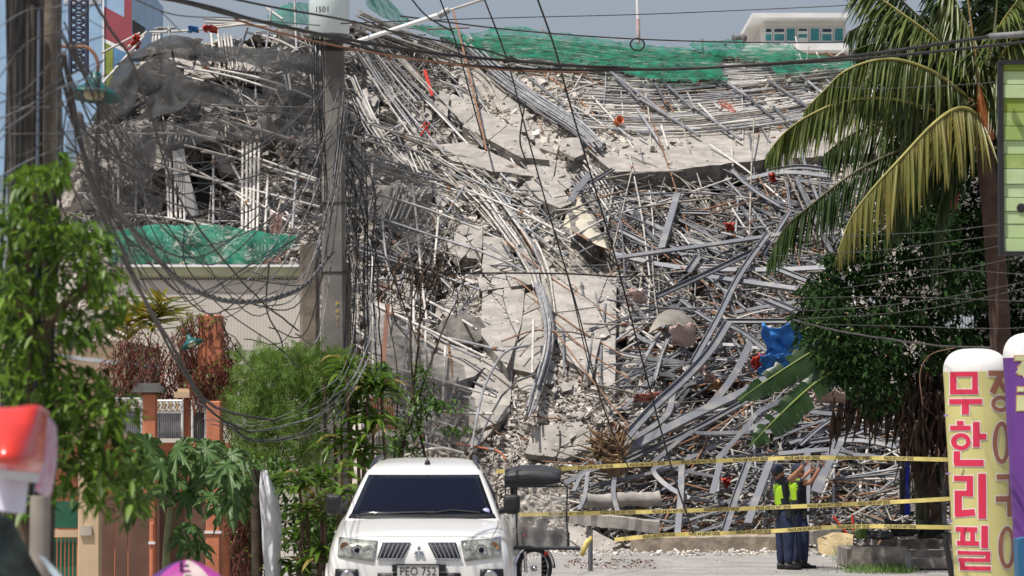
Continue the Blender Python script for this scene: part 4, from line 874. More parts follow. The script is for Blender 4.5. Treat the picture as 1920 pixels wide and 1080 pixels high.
# ------------------------------------------------------------ white building at the top right
e = empty('white_building', P(1500, 110, 140), 'white flat-roofed building with teal windows beyond the green net', 'building'); D = 140
mwh = M('white_wall', (.62, .61, .57), .8, var=.06, scale=.5); mtl = M('teal_glass', (.05, .26, .27), .15, var=.25, scale=.8); mdk = M('dark_glass', (.02, .04, .06), .15)
mb = MB(); pbox(mb, 1432, 34, 1586, 100, D, 6); pbox(mb, 1420, 90, 1640, 150, D+.5, 8); mb.build('wall', mwh, e)
mb = MB(); pbox(mb, 1410, 24, 1592, 33, D-1.2, 9); pbox(mb, 1412, 33, 1590, 35, D-.6, 8); mb.build('roof', m_white, e)
mb = MB(); pbox(mb, 1400, 81, 1596, 94, D-1.4, 3); mb.build('balcony_edge', m_white, e)
mb = MB(); pbox(mb, 1500, 95, 1586, 108, D-.2, .5); mb.build('soffit', M('brown_soffit', (.30, .22, .17), .9), e)
for (x0, x1, kind) in [(1434,1448,1),(1450,1472,1),(1474,1492,0),(1495,1515,2),(1519,1537,0),(1540,1561,1),(1564,1582,0)]:
    fr = MB(); pbox(fr, x0, 52, x1, 79, D-.08, .1); w_ = fr.build('window', m_white, e)
    mb = MB()
    if kind == 0: pbox(mb, x0+1.5, 53.5, x1-1.5, 76, D-.12, .06)
    else:
        pbox(mb, x0+2, 54, x1-2, 60 if kind == 1 else 58, D-.12, .06, 1); pbox(mb, x0+2, 64, x1-2, 76 if kind == 1 else 70, D-.12, .06, 0)
    mb.build('pane', [mtl, mdk], w_)
for i, x in enumerate((1378, 1392)):
    mb = MB(); c = P(x, 72, 135); ax = Matrix.Rotation(R(-70), 3, 'X') @ Matrix.Rotation(R(35*(1-2*i*.3)), 3, 'Y'); mb.lathe([(0, -.04), (.12, -.02), (.2, .04), (.2, .05), (.1, 0), (0, -.01)], c, 14, 0, ax); mb.tube([c, P(x+3, 90, 135)], .03, 5)
    o = mb.build('satellite_dish', m_clite); local(o); tag(o, ['left one of two grey satellite dishes beside the white building', 'right one of two grey satellite dishes beside the white building'][i], 'dish')
mb = MB(); mb.tube([P(1194, -30, 110), P(1196, 35, 110)], .06, 6); mb.tube([P(1196, 35, 110), P(1197, 110, 110)], .085, 6, 1); o = mb.build('antenna_mast', [m_white, M('mast_pale_red', (.5, .38, .36), .7)]); local(o); tag(o, 'thin pale mast rising in the middle of the sky', 'mast')

# painted tower building at the top left
e = empty('painted_building', P(180, 200, 110), 'tall building painted light blue, maroon and green at the top left', 'building'); D = 110
mlb = M('light_blue_paint', (.30, .45, .62), .8, var=.08, scale=1); mma = M('maroon_paint', (.30, .07, .085), .8, var=.08, scale=1); mgr = M('olive_paint', (.25, .29, .06), .8); mmb = M('mid_blue_paint', (.12, .26, .44), .8)
mb = MB(); pbox(mb, -60, -60, 247, 330, D, 10); mb.build('wall', mlb, e)
def mural(name, pts, mt, dy=.02):
    mb = MB(); mb.prism([P(x, y, D-dy) for x, y in pts], (0, .015, 0)); o = mb.build(name, mt, e); bm = bmesh.new(); bm.from_mesh(o.data); bmesh.ops.recalc_face_normals(bm, faces=bm.faces); bm.to_mesh(o.data); bm.free()
mural('maroon_panel', [(195,12),(247,40),(247,97),(195,72)], mma); mural('maroon_band', [(233,-60),(247,-60),(247,100),(233,92)], mma, .04); mural('white_stripe', [(195,72),(247,97),(247,104),(195,79)], m_white); mural('olive_panel', [(196,80),(212,88),(212,180),(196,180)], mgr)
mural('blue_panel', [(213,88),(247,104),(247,200),(213,200)], mmb, .06); mural('white_edge', [(192,-60),(195,-60),(195,200),(192,200)], m_white, .08); mural('sky_panel', [(120,-60),(190,-60),(190,8),(120,8)], M('mural_pale', (.5, .52, .58), .8))
mb = MB()
for x in (132, 163): mb.tube([P(x, -40, 100), P(x, 140, 100)], .07, 5)
for i in range(12):
    y = -30+i*14; mb.tube([P(132, y, 100), P(163, y+14, 100)], .035, 4); mb.tube([P(163, y, 100), P(132, y+14, 100)], .035, 4); mb.tube([P(132, y, 100), P(163, y, 100)], .035, 4)
o = mb.build('lattice_tower', M('dark_navy_steel', (.04, .05, .085), .6)); local(o); tag(o, 'dark steel lattice tower in front of the painted building', 'tower')
mb = MB(); mb.prism([P(248, 36, 105), P(272, 52, 105), P(262, 70, 105), P(248, 62, 105)], (0, .3, 0)); o = mb.build('dark_awning', m_black); local(o); tag(o, 'dark pointed awning right of the painted building', 'awning')

# ------------------------------------------------------------ orange house front and gates on the left
m_org = M('orange_render', (.56, .20, .105), .85, var=.14, scale=3, bump=.003); m_cap = M('weathered_cap', (.13, .13, .12), .9, var=.4, scale=5); m_brown = M('brown_gate_sheet', (.16, .085, .06), .7, var=.15, scale=3); m_cream = M('cream_render', (.58, .43, .27), .85, var=.08, scale=2)
def pillar(x0, y0, x1, y1, D, label, cap=None, mat=None, bands=()):
    e = empty('gate_pillar', Vector((P((x0+x1)/2, y1, D).x, D, 0)), label, 'pillar')
    a = P(x0, y0, D); b = P(x1, y1, D); w_ = b.x-a.x; mb = MB(); zb = 0 if y1 > 1000 else b.z
    mb.box(((a.x+b.x)/2, D+w_/2, (a.z+zb)/2), (w_, w_, a.z-zb)); o = mb.build('shaft', mat or m_org, e); bv = o.modifiers.new('b', 'BEVEL'); bv.width = .012
    if cap:
        mb = MB(); mb.box(((a.x+b.x)/2, D+w_/2, a.z+.05), (w_+.2, w_+.2, .07)); mb.box(((a.x+b.x)/2, D+w_/2, a.z+.105), (w_+.12, w_+.12, .04), None, 0); mb.build('cap', cap, e)
    for (yb) in bands:
        z = P(x0, yb, D).z; mb = MB(); mb.box(((a.x+b.x)/2, D+w_/2, z), (w_+.03, w_+.03, .03)); mb.build('band', m_white, e)
    return e
pillar(268, 738, 291, 1080, 38.0, 'dark-capped orange pillar at the left of the white grilles', m_cap)
pillar(343, 748, 359, 830, 38.5, 'slim orange pillar with a cream cap between two grilles', m_cream)
pillar(387, 752, 412, 1080, 37.5, 'full-height orange gate pillar with a white band behind the papaya plant', None, None, (998,))
pillar(371, 590, 414, 1080, 38.8, 'tall orange chimney pillar standing above the red vines', None)
pillar(281, 980, 288, 1080, 37.2, 'narrow orange door post with a white hinge', None, None, (1018,))
pillar(147, 830, 186, 1080, 36, 'cream gate pillar between the green gate and the brown gate', None, m_cream)
mb = MB(); pbox(mb, 150, 986, 172, 1004, 35.97, .03); o = mb.build('number_plate_tile', M('tile', (.45, .4, .32), .6)); local(o); tag(o, 'small faded square tile fixed on the cream pillar', 'tile')
e = empty('brown_gate', P(235, 1080, 37.4), 'brown sheet metal gate between the cream and orange pillars', 'gate')
for x0, x1 in [(190, 214), (215, 239), (240, 279)]:
    mb = MB(); pbox(mb, x0, 930, x1, 1150, 37.4, .04); mb.build('panel', m_brown, e)
e = empty('brown_gate', P(330, 1080, 38.2), 'brown gate leaf behind the papaya stem', 'gate')
for x0, x1 in [(290, 318), (319, 350), (351, 386)]:
    mb = MB(); pbox(mb, x0, 930, x1, 1150, 38.3, .04); mb.build('panel', m_brown, e)
e = empty('green_gate', P(115, 1080, 36.5), 'green slatted gate with a cream top rail at the lower left', 'gate'); m_gg = M('green_gate_paint', (.02, .12, .07), .6, var=.2)
for i in range(8):
    mb = MB(); pbox(mb, 84+i*7.5, 1008, 90.4+i*7.5, 1150, 36.5, .03); mb.build('slat', m_gg, e)
mb = MB(); pbox(mb, 84, 994, 146, 1007, 36.4, .06); mb.build('rail', m_cream, e)
mb = MB(); pbox(mb, 84, 940, 146, 990, 36.6, .05); mb.build('top_sheet', m_gg, e)
# white ornate grilles
for gi, (x0, x1, y0, y1, lab) in enumerate([(214, 266, 748, 812, 'left white ornamental window grille over the wall'), (293, 342, 752, 822, 'middle white ornamental grille between the orange pillars'), (361, 386, 750, 830, 'narrow white grille left of the full-height pillar')]):
    D = 38.4; e = empty('ornamental_grille', P((x0+x1)/2, y1, D), lab, 'grille')
    mb = MB()
    for yy in (y0, y0+21): mb.tube([P(x0, yy, D), P(x1, yy, D)], .018, 5)
    for xx in (x0, x1): mb.tube([P(xx, y0, D), P(xx, y1, D)], .018, 5)
    mb.build('frame', m_white, e)
    n = int((x1-x0)/6); 
    for i in range(n):
        x = x0+(i+.5)*(x1-x0)/n; mb = MB(); mb.tube([P(x-3, y0+3, D-.01), P(x+2, y0+7, D-.01), P(x-2, y0+13, D-.01), P(x+3, y0+18, D-.01)], .016, 5); mb.build('scroll', m_white if i % 2 else m_cream, e)
    for i in range(int((x1-x0)/4)):
        x = x0+2+i*4; mb = MB(); mb.tube([P(x, y0+21, D+.02), P(x, y1, D+.02)], .007, 4); mb.build('bar', m_clite, e)
    mb = MB(); pbox(mb, x0, y0+22, x1, y1, D+.25, .03); mb.build('backing', M('grey_curtain', (.20, .21, .24), .9, var=.3, scale=6) if gi == 0 else bpy.data.materials['grey_curtain'], e)
e = empty('house', P(200, 900, 41), 'orange house mostly hidden behind the red vines and trees', 'house')
mb = MB(); pbox(mb, 100, 830, 430, 1150, 40, .3); mb.build('wall', m_org, e)
mb = MB(); pbox(mb, -300, 640, 240, 1150, 43, 4); mb.build('rear_wall', M('tan_wall', (.35, .26, .17), .9, var=.2), e)  # rear wall in its own tan colour
mb = MB(); a = P(100, 672, 40); mb.box((a.x+.3, 40, a.z), (1.9, 1.4, .05), Matrix.Rotation(R(7), 3, 'Y')); mb.build('roof_sheet', M('pale_sheet', (.5, .5, .52), .5, .2), e)
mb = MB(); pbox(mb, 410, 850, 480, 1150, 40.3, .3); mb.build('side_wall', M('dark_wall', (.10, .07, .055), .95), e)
# small green lamp shade above the vines
def shade(c, rad, tilt, label, mat, arm):
    e = empty('street_lamp', arm[0], label, 'street lamp'); mb = MB(); ax = Matrix.Rotation(tilt, 3, 'Y') @ Matrix.Rotation(R(-8), 3, 'X')
    pr = [(.0, .0), (.16, 0), (.2, -.08), (.22, -.3), (.42, -.48), (1.0, -.86), (1.0, -.9), (.4, -.54), (.18, -.3), (0, -.26)]
    mb.lathe([(a*rad, b*rad) for a, b in pr], c, 22, 0, ax); mb.build('lamp_shade', mat, e)
    mb = MB(); mb.lathe([(0, -.98), (.3, -.95), (.38, -.8), (.3, -.5)], Vector(c), 14, 0, ax @ Matrix.Scale(rad, 3)); mb.build('bulb', M('lamp_inside', (.5, .45, .3), .6) if 'lamp_inside' not in bpy.data.materials else bpy.data.materials['lamp_inside'], e)
    mb = MB(); mb.tube(arm, .012*rad/.18, 7); mb.build('arm', m_rust, e); return e
m_lamp = M('green_enamel', (.014, .10, .095), .35, var=.15)
shade(P(352, 628, 33), .13, R(-24), 'small green lamp shade in front of the orange chimney pillar', m_lamp, [P(300, 720, 33.2), P(330, 645, 33.1), P(345, 632, 33), P(356, 632, 33)])
D = 21; arm = [Vector(P(x, y, D)) for x, y in [(108,85),(130,88),(160,88),(176,100),(184,120),(182,138)]]; arm = [Vector(q) for q in cr([tuple(a) for a in arm], 14)]
shade(P(180, 136, D), .185, R(4), 'green enamel street lamp hanging from the dark left pole', m_lamp, arm)

# corrugated rusty sheet and grey block behind the car
mb = MB(); D = 50; rows = [[P(690+i*1.6, y, D+(.03 if i % 2 else 0)) for i in range(32)] for y in (745, 808)]; mb.grid(rows, 0, False)
o = mb.build('corrugated_sheet', M('rusted_sheet', (.34, .13, .08), .85, .1, var=.5, scale=4, col2=(.45, .40, .36)), solid=.01); local(o); tag(o, 'rusty corrugated sheet behind the strap-leaved plant', 'sheet')
mb = MB(); pbox(mb, 698, 806, 760, 818, 49.5, .6); pbox(mb, 704, 818, 756, 870, 49.6, .5); o = mb.build('concrete_block', m_conc2); local(o); tag(o, 'pale concrete ledge under the rusty corrugated sheet', 'block')
mb = MB(); mb.prism([P(724, 568, 56), P(731, 570, 56), P(722, 690, 56), P(712, 690, 56)], (0, .05, 0)); o = mb.build('rust_board', M('rust_board_paint', (.38, .2, .14), .85, var=.2)); local(o); tag(o, 'narrow rust-edged board standing behind the vines', 'board')
# ------------------------------------------------------------ utility poles
m_pole = M('weathered_pole_concrete', (.22, .205, .18), .9, var=.35, scale=2.2, bump=.004, bscale=20, col2=(.13, .12, .11))
m_pole2 = M('brown_pole_concrete', (.17, .145, .11), .9, var=.35, scale=3, bump=.006)
e = empty('utility_pole', Vector((P(627, 1080, 42).x, 42, 0)), 'main concrete utility pole carrying the pale transformer', 'pole'); D = 42
def taper(mb, x0, x1, x0b, x1b, yt, yb, D, dep, m=0):
    a, b, c, d = P(x0, yt, D), P(x1, yt, D), P(x0b, yb, D), P(x1b, yb, D); dv = Vector((0, dep, 0)); ch = .04
    def ring(l, r_): return [l+Vector((ch, 0, 0)), r_-Vector((ch, 0, 0)), r_+Vector((0, ch, 0)), r_+dv-Vector((0, ch, 0)), r_+dv-Vector((ch, 0, 0)), l+dv+Vector((ch, 0, 0)), l+dv-Vector((0, ch, 0)), l+Vector((0, ch, 0))]
    R1, R2 = ring(a, b), ring(c, d); mb.add(R1+R2, [tuple(range(8))]+[(i, (i+1) % 8, 8+(i+1) % 8, 8+i) for i in range(8)], m)
mb = MB(); taper(mb, 607, 642, 598, 652, -80, 1120, D, .34); mb.build('shaft', m_pole, e)
mb = MB(); c = P(617, 70, D-.5); c.z -= 0; r_ = 38*U(D)
mb.lathe([(0, -.0), (r_*.9, 0), (r_, .03), (r_, .8), (r_*.96, .84), (0, .9)], c, 26); t = mb.build('transformer', M('pale_enamel', (.66, .74, .72), .45, var=.06, scale=1), e)
mb = MB(); mb.lathe([(r_*.94, -.015), (r_*1.0, -.01), (r_*1.02, .01), (r_*1.0, .03)], c, 26); mb.build('rim', m_cap, t)
V, F = text_mesh('1501', .105); mb = MB(); vs = []
for v in V:
    a = (v.x-.08)/r_; vs.append(c+Vector((math.sin(a)*(r_+.004), -math.cos(a)*(r_+.004), .33+v.y)))
mb.add(vs, F); mb.build('serial_number', m_print, t)
mb = MB()
for z in (P(0, 92, D).z, P(0, 60, D).z): mb.box((c.x+.06, D-.1, z), (.5, .2, .05))
mb.build('bracket', m_black, e)
for y in (380, 510): 
    mb = MB(); z = P(627, y, D).z; mb.box((P(626, y, D).x, D+.17, z), (.40, .36, .012)); mb.build('steel_band', m_black, e)
mb = MB(); 
for i, s in enumerate('P4Y1'):
    V, F = text_mesh(s, .09); mb.add([P(632, 570+i*13, D-.012)+Vector((v.x, 0, v.y)) for v in V], F)
mb.build('painted_marks', M('yellow_stencil', (.5, .33, .07), .8, var=.3), e)
e2 = empty('utility_pole', Vector((P(580, 1080, 43.2).x, 43.2, 0)), 'shorter brown concrete pole just left of the main pole', 'pole')
mb = MB(); taper(mb, 562, 597, 560, 600, 458, 1120, 43.2, .3); mb.build('shaft', m_pole2, e2)
e3 = empty('utility_pole', Vector((P(652, 1080, 42.6).x, 42.6, 0)), 'short stub pole hidden behind the right side of the main pole', 'pole')
mb = MB(); taper(mb, 632, 657, 630, 660, 492, 1120, 42.5, .26); mb.build('shaft', m_pole2, e3)
# dark wooden pole at the left
e = empty('wooden_pole', Vector((P(65, 1080, 17).x, 17, 0)), 'thick dark wooden pole wrapped in cables at the left edge', 'pole')
m_wood = M('dark_pole_wood', (.014, .012, .010), .9, var=.5, scale=5, bump=.01, bscale=12); m_wood2 = M('paler_pole_wood', (.17, .14, .11), .9, var=.35, scale=4, bump=.006)
def colm(x, w_, D, mt, nm, yt=-60):
    mb = MB(); a = P(x, yt, D); b = Vector((P(x-8, 900, D).x, D, 0)); mb.tube([b, b.lerp(a, .33), b.lerp(a, .66), a], w_*U(D)/2, 12); mb.build(nm, mt, e)
colm(62, 88, 17.2, m_wood, 'shaft'); colm(96, 26, 17.05, m_wood2, 'paler_strip'); colm(58, 14, 16.95, m_wood2, 'batten', 10)  # paler column along the right side of the pole
for i, (x, w_) in enumerate([(20, 9), (32, 7), (44, 8), (74, 8), (80, 5), (108, 8), (114, 6), (12, 6), (54, 6), (26, 5)]):
    mb = MB(); a = P(x, -50, 16.85-.01*i); q = [a]
    for k in range(1, 9): q.append(Vector((P(x+rnd(-7, 7)-k, 0, 16.85).x, 16.85, a.z-k*.5)))
    mb.tube(q, w_*U(17)/2, 6); mb.build('cable', random.choice([m_cable, m_cable, m_cable, m_cgrey]), e)
mb = MB(); a = P(73, 20, 16.8); mb.tube([a, Vector((P(70, 0, 16.8).x, 16.8, 1.2))], .008, 6); mb.build('ground_rod', M('pale_blue_cable', (.12, .15, .20), .5), e)
for y in (202, 252):
    mb = MB(); a = P(20, y, 16.8); b = P(116, y, 16.8); mb.tube([a, (a+b)/2+Vector((0, -.03, 0)), b], .004, 5); mb.build('wire_tie', m_cgrey, e)
# pale lamp arm reaching up to the right from the pole
e = empty('lamp_arm', P(645, 84, 41.5), 'pale steel lamp arm reaching up to the right from the main pole', 'lamp arm')
mb = MB(); mb.tube([P(645, 86, 41.5), P(740, 55, 41.2), P(828, 26, 41)], .03, 8); mb.build('arm', m_white, e)
mb = MB(); mb.tube([P(835, 22, 41), P(915, -4, 40.8)], .018, 8); mb.build('extension', m_ppale, e)
mb = MB(); mb.tube([P(822, 30, 41), P(842, 18, 41)], .045, 8); mb.build('clamp', m_pgrey, e)

# ------------------------------------------------------------ cables
WN = [0]
def wire(pts, wpx, label, mat=m_cable, group=None, wob=0, n=None, name='cable', sides=6):
    """pts (px, py, D)"""
    q = cr([tuple(p) for p in pts], n or max(8, 8*(len(pts)-1))); W = [P(a[0]+rnd(-wob, wob), a[1]+rnd(-wob, wob), a[2]) for a in q]
    mb = MB(); mb.tube(W, wpx*U(sum(p[2] for p in pts)/len(pts))/2, sides); o = mb.build(name, mat); local(o); tag(o, label, 'cable', group); return o
wire([(290,-10,26),(400,15,27),(480,38,28),(640,72,30),(800,98,31),(960,114,32),(1200,130,33),(1400,122,33),(1600,105,32),(1860,68,30)], 7, 'thick upper black cable sagging across the whole picture')
wire([(-10,-20,24),(280,-6,26),(440,30,28),(600,66,30),(760,108,31),(960,128,32),(1180,131,33),(1440,121,33),(1640,108,32),(1930,78,30)], 6, 'second thick black cable sagging just below the upper one')
wire([(440,36,29),(520,60,29.5),(620,84,30),(780,112,31),(960,132,32),(1100,136,33)], 4, 'reddish brown cable running under the transformer', m_rust)
wire([(400,-10,26),(520,15,27),(640,36,28),(760,64,30),(900,92,31),(1000,118,32),(1180,126,33)], 4, 'black cable crossing the front of the transformer')
wire([(1858,68,29.8),(1890,66,29.6),(1940,62,29.4)], 13, 'pale sleeve on the thick cable at the right edge', m_clite)
wire([(640,44,38),(800,38,50),(960,33,60),(1200,27,62),(1440,17,64),(1600,9,60),(1700,0,60)], 2.2, 'thin grey wire crossing the sky', m_cgrey)
wire([(750,30,45),(960,56,50),(1190,73,52),(1440,80,54),(1600,78,54)], 3, 'thin wire with a black ring over the green net', m_cgrey)
mb = MB(); c = P(1195, 83, 50); mb.tube([c+Vector((math.cos(t)*.11, 0, math.sin(t)*.11*.85)) for t in [i*math.pi/10 for i in range(21)]], .015, 5, caps=False); o = mb.build('cable_ring', m_cable); local(o); tag(o, 'black cable ring hanging on the thin wire over the green net', 'ring')
for pts, wp, lab in [
 ([(1005,-10,40),(1040,90,41),(1070,200,42),(1110,335,44),(1150,470,45),(1200,660,46),(1260,880,47),(1300,1000,48)], 3.6, 'longest black stay wire slanting down past the triangular sheet'),
 ([(905,-10,39),(950,110,40),(985,240,42),(1035,420,43),(1080,570,44),(1130,760,45),(1180,880,46)], 3, 'black stay wire slanting down through the pipe stream'),
 ([(822,-10,39),(855,80,40),(880,170,41),(905,262,42)], 3, 'short black stay wire left of the rusty leaning pole'),
 ([(765,-10,39),(800,30,40),(850,60,42)], 3.2, 'thin dark wire dropping from the top edge beside the lamp arm'),
 ([(985,190,44),(975,260,44),(985,300,44)], 3.6, 'black hanging wire end below the pipe bundle'),
 ([(840,513,43),(960,512,44),(1080,514,45),(1160,519,46),(1240,516,46)], 3.6, 'level black cable crossing above the facade slab'),
 ([(1040,430,46),(1075,560,46),(1110,700,47),(1165,800,47),(1220,860,47)], 2.4, 'thin dark wire crossing the tall facade slab')]:
    wire(pts, wp, lab)
G1 = 'thin grey wires in front of the dark trees'
for pts in [[(1500,447),(1640,440),(1760,434),(1880,420)],[(1450,480),(1640,470),(1760,455),(1885,440)],[(1600,500),(1720,486),(1830,470),(1900,455)],[(1580,540),(1720,520),(1850,495),(1925,478)],[(1620,518),(1760,505),(1925,515)],
            [(1440,585),(1600,578),(1760,560),(1925,528)],[(1500,598),(1660,588),(1780,572),(1925,540)],[(1460,560),(1640,556),(1800,560),(1925,565)],[(1540,608),(1700,612),(1860,616),(1925,614)],[(1500,160),(1640,166),(1780,160),(1925,150)]]:
    wire([(x, y, 41-(x-1440)*.02) for x, y in pts], 1.5, 'thin grey wire before the dark trees, reaching the right edge '+('above' if pts[-1][1] < 480 else 'below')+' the billboard foot', m_cgrey, G1)
wire([(1488,600,40),(1560,618,39),(1640,632,38),(1760,648,36),(1860,652,34)], 4, 'pale twisted cable sagging towards the inflatable columns', m_cgrey, wob=.6)
wire([(1730,760,40),(1725,700,40),(1745,665,40),(1790,652,39)], 1.8, 'brown looped wire left of the yellow inflatable column', m_rust)
# twisted thick cable
q = cr([(150,215,20),(185,330,22),(245,425,24),(300,490,26),(350,535,28),(420,563,31),(500,562,34),(570,535,38),(625,470,41.5)], 130)
e = empty('twisted_cable', P(150, 215, 20), 'thick twisted grey cable sagging low from the left pole to the main pole', 'cable')
for ph in (0, 2.1, 4.2):
    W = []
    for i, a in enumerate(q): r_ = 3.2*U(a[2]); t = i*.95+ph; W.append(P(a[0], a[1], a[2])+Vector((math.cos(t)*r_*.5, math.cos(t)*r_*.6, math.sin(t)*r_)))
    mb = MB(); mb.tube(W, 2.9*U(28), 5); mb.build('strand', M('twisted_strand', (.14, .13, .12), .7, var=.3) if ph == 0 else bpy.data.materials['twisted_strand'], e)
G2 = 'dark wires hanging between the left pole and the main pole'
random.seed(21)
for i in range(17):
    y0 = rnd(40, 330); x0 = rnd(100, 150); y1 = rnd(120, 420); low = max(y0, y1)+rnd(40, 260); xm = rnd(300, 500)
    wire([(x0, y0, 19), ((x0+xm)/2, (y0+low)/2+rnd(10, 60), 24), (xm, low, 31), ((xm+630)/2, (low+y1)/2+rnd(0, 50), 37), (rnd(610, 640), y1, 41.6)], rnd(1.6, 3.4), ('highest' if low < 270 else 'low' if low > 430 else 'middle')+' thin dark wire sagging between the left pole and the main pole', random.choice([m_cable, m_cable, m_cgrey]), G2)
for pts, wp, mt, lab in [([(175,0,18),(210,60,19),(245,110,20),(270,180,22),(290,240,24),(305,290,26),(330,360,28),(390,450,30),(480,555,33),(560,620,36)], 4.5, m_cable, 'wavy black cable dropping from the top left past the green lamp'),
                         ([(120,100,18),(150,260,19),(190,400,21),(260,540,24),(330,660,28),(380,745,31),(440,775,34),(520,790,38)], 7, m_cgrey, 'heavy grey cable bundle sagging down over the red vines'),
                         ([(110,120,18),(160,300,19),(230,470,22),(290,600,26),(345,700,29),(400,775,32),(470,812,36)], 6, m_cable, 'heavy black cable sagging beside the grey bundle'),
                         ([(300,20,20),(340,60,22)], 2, m_cable, 'short black wire in the upper left sky'),
                         ([(255,0,22),(330,28,24),(450,35,27),(600,48,30)], 2.4, m_cgrey, 'thin sky wire left of the transformer'),
                         ([(505,490,38),(500,580,38),(528,640,38),(525,690,38),(490,715,38)], 3.2, m_cable, 'black looped wire hanging over the beige wall'),
                         ([(345,430,34),(350,500,34),(420,580,34),(520,650,34),(560,690,34)], 2.6, m_cable, 'dark wire slanting down over the beige wall'),
                         ([(520,545,35),(455,575,35),(412,590,35),(440,650,36),(480,700,36)], 2.2, m_cable, 'thin black wire from the orange chimney pillar')]:
    wire(pts, wp, lab, mt, wob=1 if wp > 4 else 0)
G3 = 'pale drop wires fanning down left from the main pole'
for i in range(9):
    x1 = rnd(635, 655); y1 = rnd(150, 220); x0 = rnd(470, 600); y0 = rnd(480, 640)
    wire([(x1, y1, 41.5), ((x1*1.2+x0*.8)/2+rnd(-5, 10), (y1+y0)/2+10, 41), (x0, y0, 40), (x0-rnd(40, 130), y0+rnd(-20, 40), 38)], rnd(2, 3), 'pale drop wire fanning down left from the main pole', random.choice([m_clite, m_clite, m_cgrey]), G3)
G4 = 'grey wires looping from the pole foot over the feathery shrub'
for i in range(8):
    a = rnd(-26, 20); b = rnd(-34, 24)
    wire([(645+a*.4, 420+b*2, 41.5), (690+a, 590+b, 41), (668+a, 690, 36.3), (610+a, 770+b, 36), (550, 800+b, 36), (470, 812+b*.7, 35.8), (400+b, 780+a, 35.5)], rnd(1.3, 2.2), 'grey wire looping from the pole foot over the feathery shrub', random.choice([m_clite, m_cgrey, m_clite]), G4, wob=.8)
G5 = 'black wires hanging down the right side of the main pole'
for i in range(16):
    x = rnd(648, 705); y0 = rnd(180, 420); y1 = rnd(640, 860)
    wire([(rnd(642, 660), y0-30, 41.7), (x, y0+60, 41.6), (x+rnd(-8, 8), (y0+y1)/2, 41.6), (x+rnd(-14, 14), y1, 41.6)], rnd(1.6, 3.4), 'black wire hanging down the right side of the main pole', m_cable, G5, wob=1.6)
for i in range(7):
    x = rnd(585, 606); wire([(x, -10, 41.4), (x+rnd(-4, 8), 150, 41.4), (x+rnd(0, 14), rnd(260, 400), 41.5)], rnd(2, 3), 'black wire running up the left side of the main pole', m_cable, 'black wires up the left side of the main pole', wob=1)
G6 = 'pale wires crossing the head of the dark left pole'
for i in range(11):
    y0 = rnd(10, 330); wire([(-10, y0+rnd(0, 100), 15.5), (50, y0+rnd(-10, 30), 16.4), (120, y0-rnd(0, 60), 16.7), (200, y0-rnd(20, 90), 18)], rnd(1.5, 3), 'pale blurred wire crossing the dark left pole', random.choice([m_clite, m_cgrey, m_cgrey, m_cable]), G6)
for i in range(7):
    x = rnd(110, 200); wire([(x, rnd(60, 200), 18), (x+rnd(-20, 20), 300, 19), (x+rnd(10, 60), 420, 20), (x+rnd(80, 180), rnd(520, 640), 22)], rnd(2, 4), 'dark wire falling from the left pole towards the vines', m_cable, 'dark wires falling from the left pole')
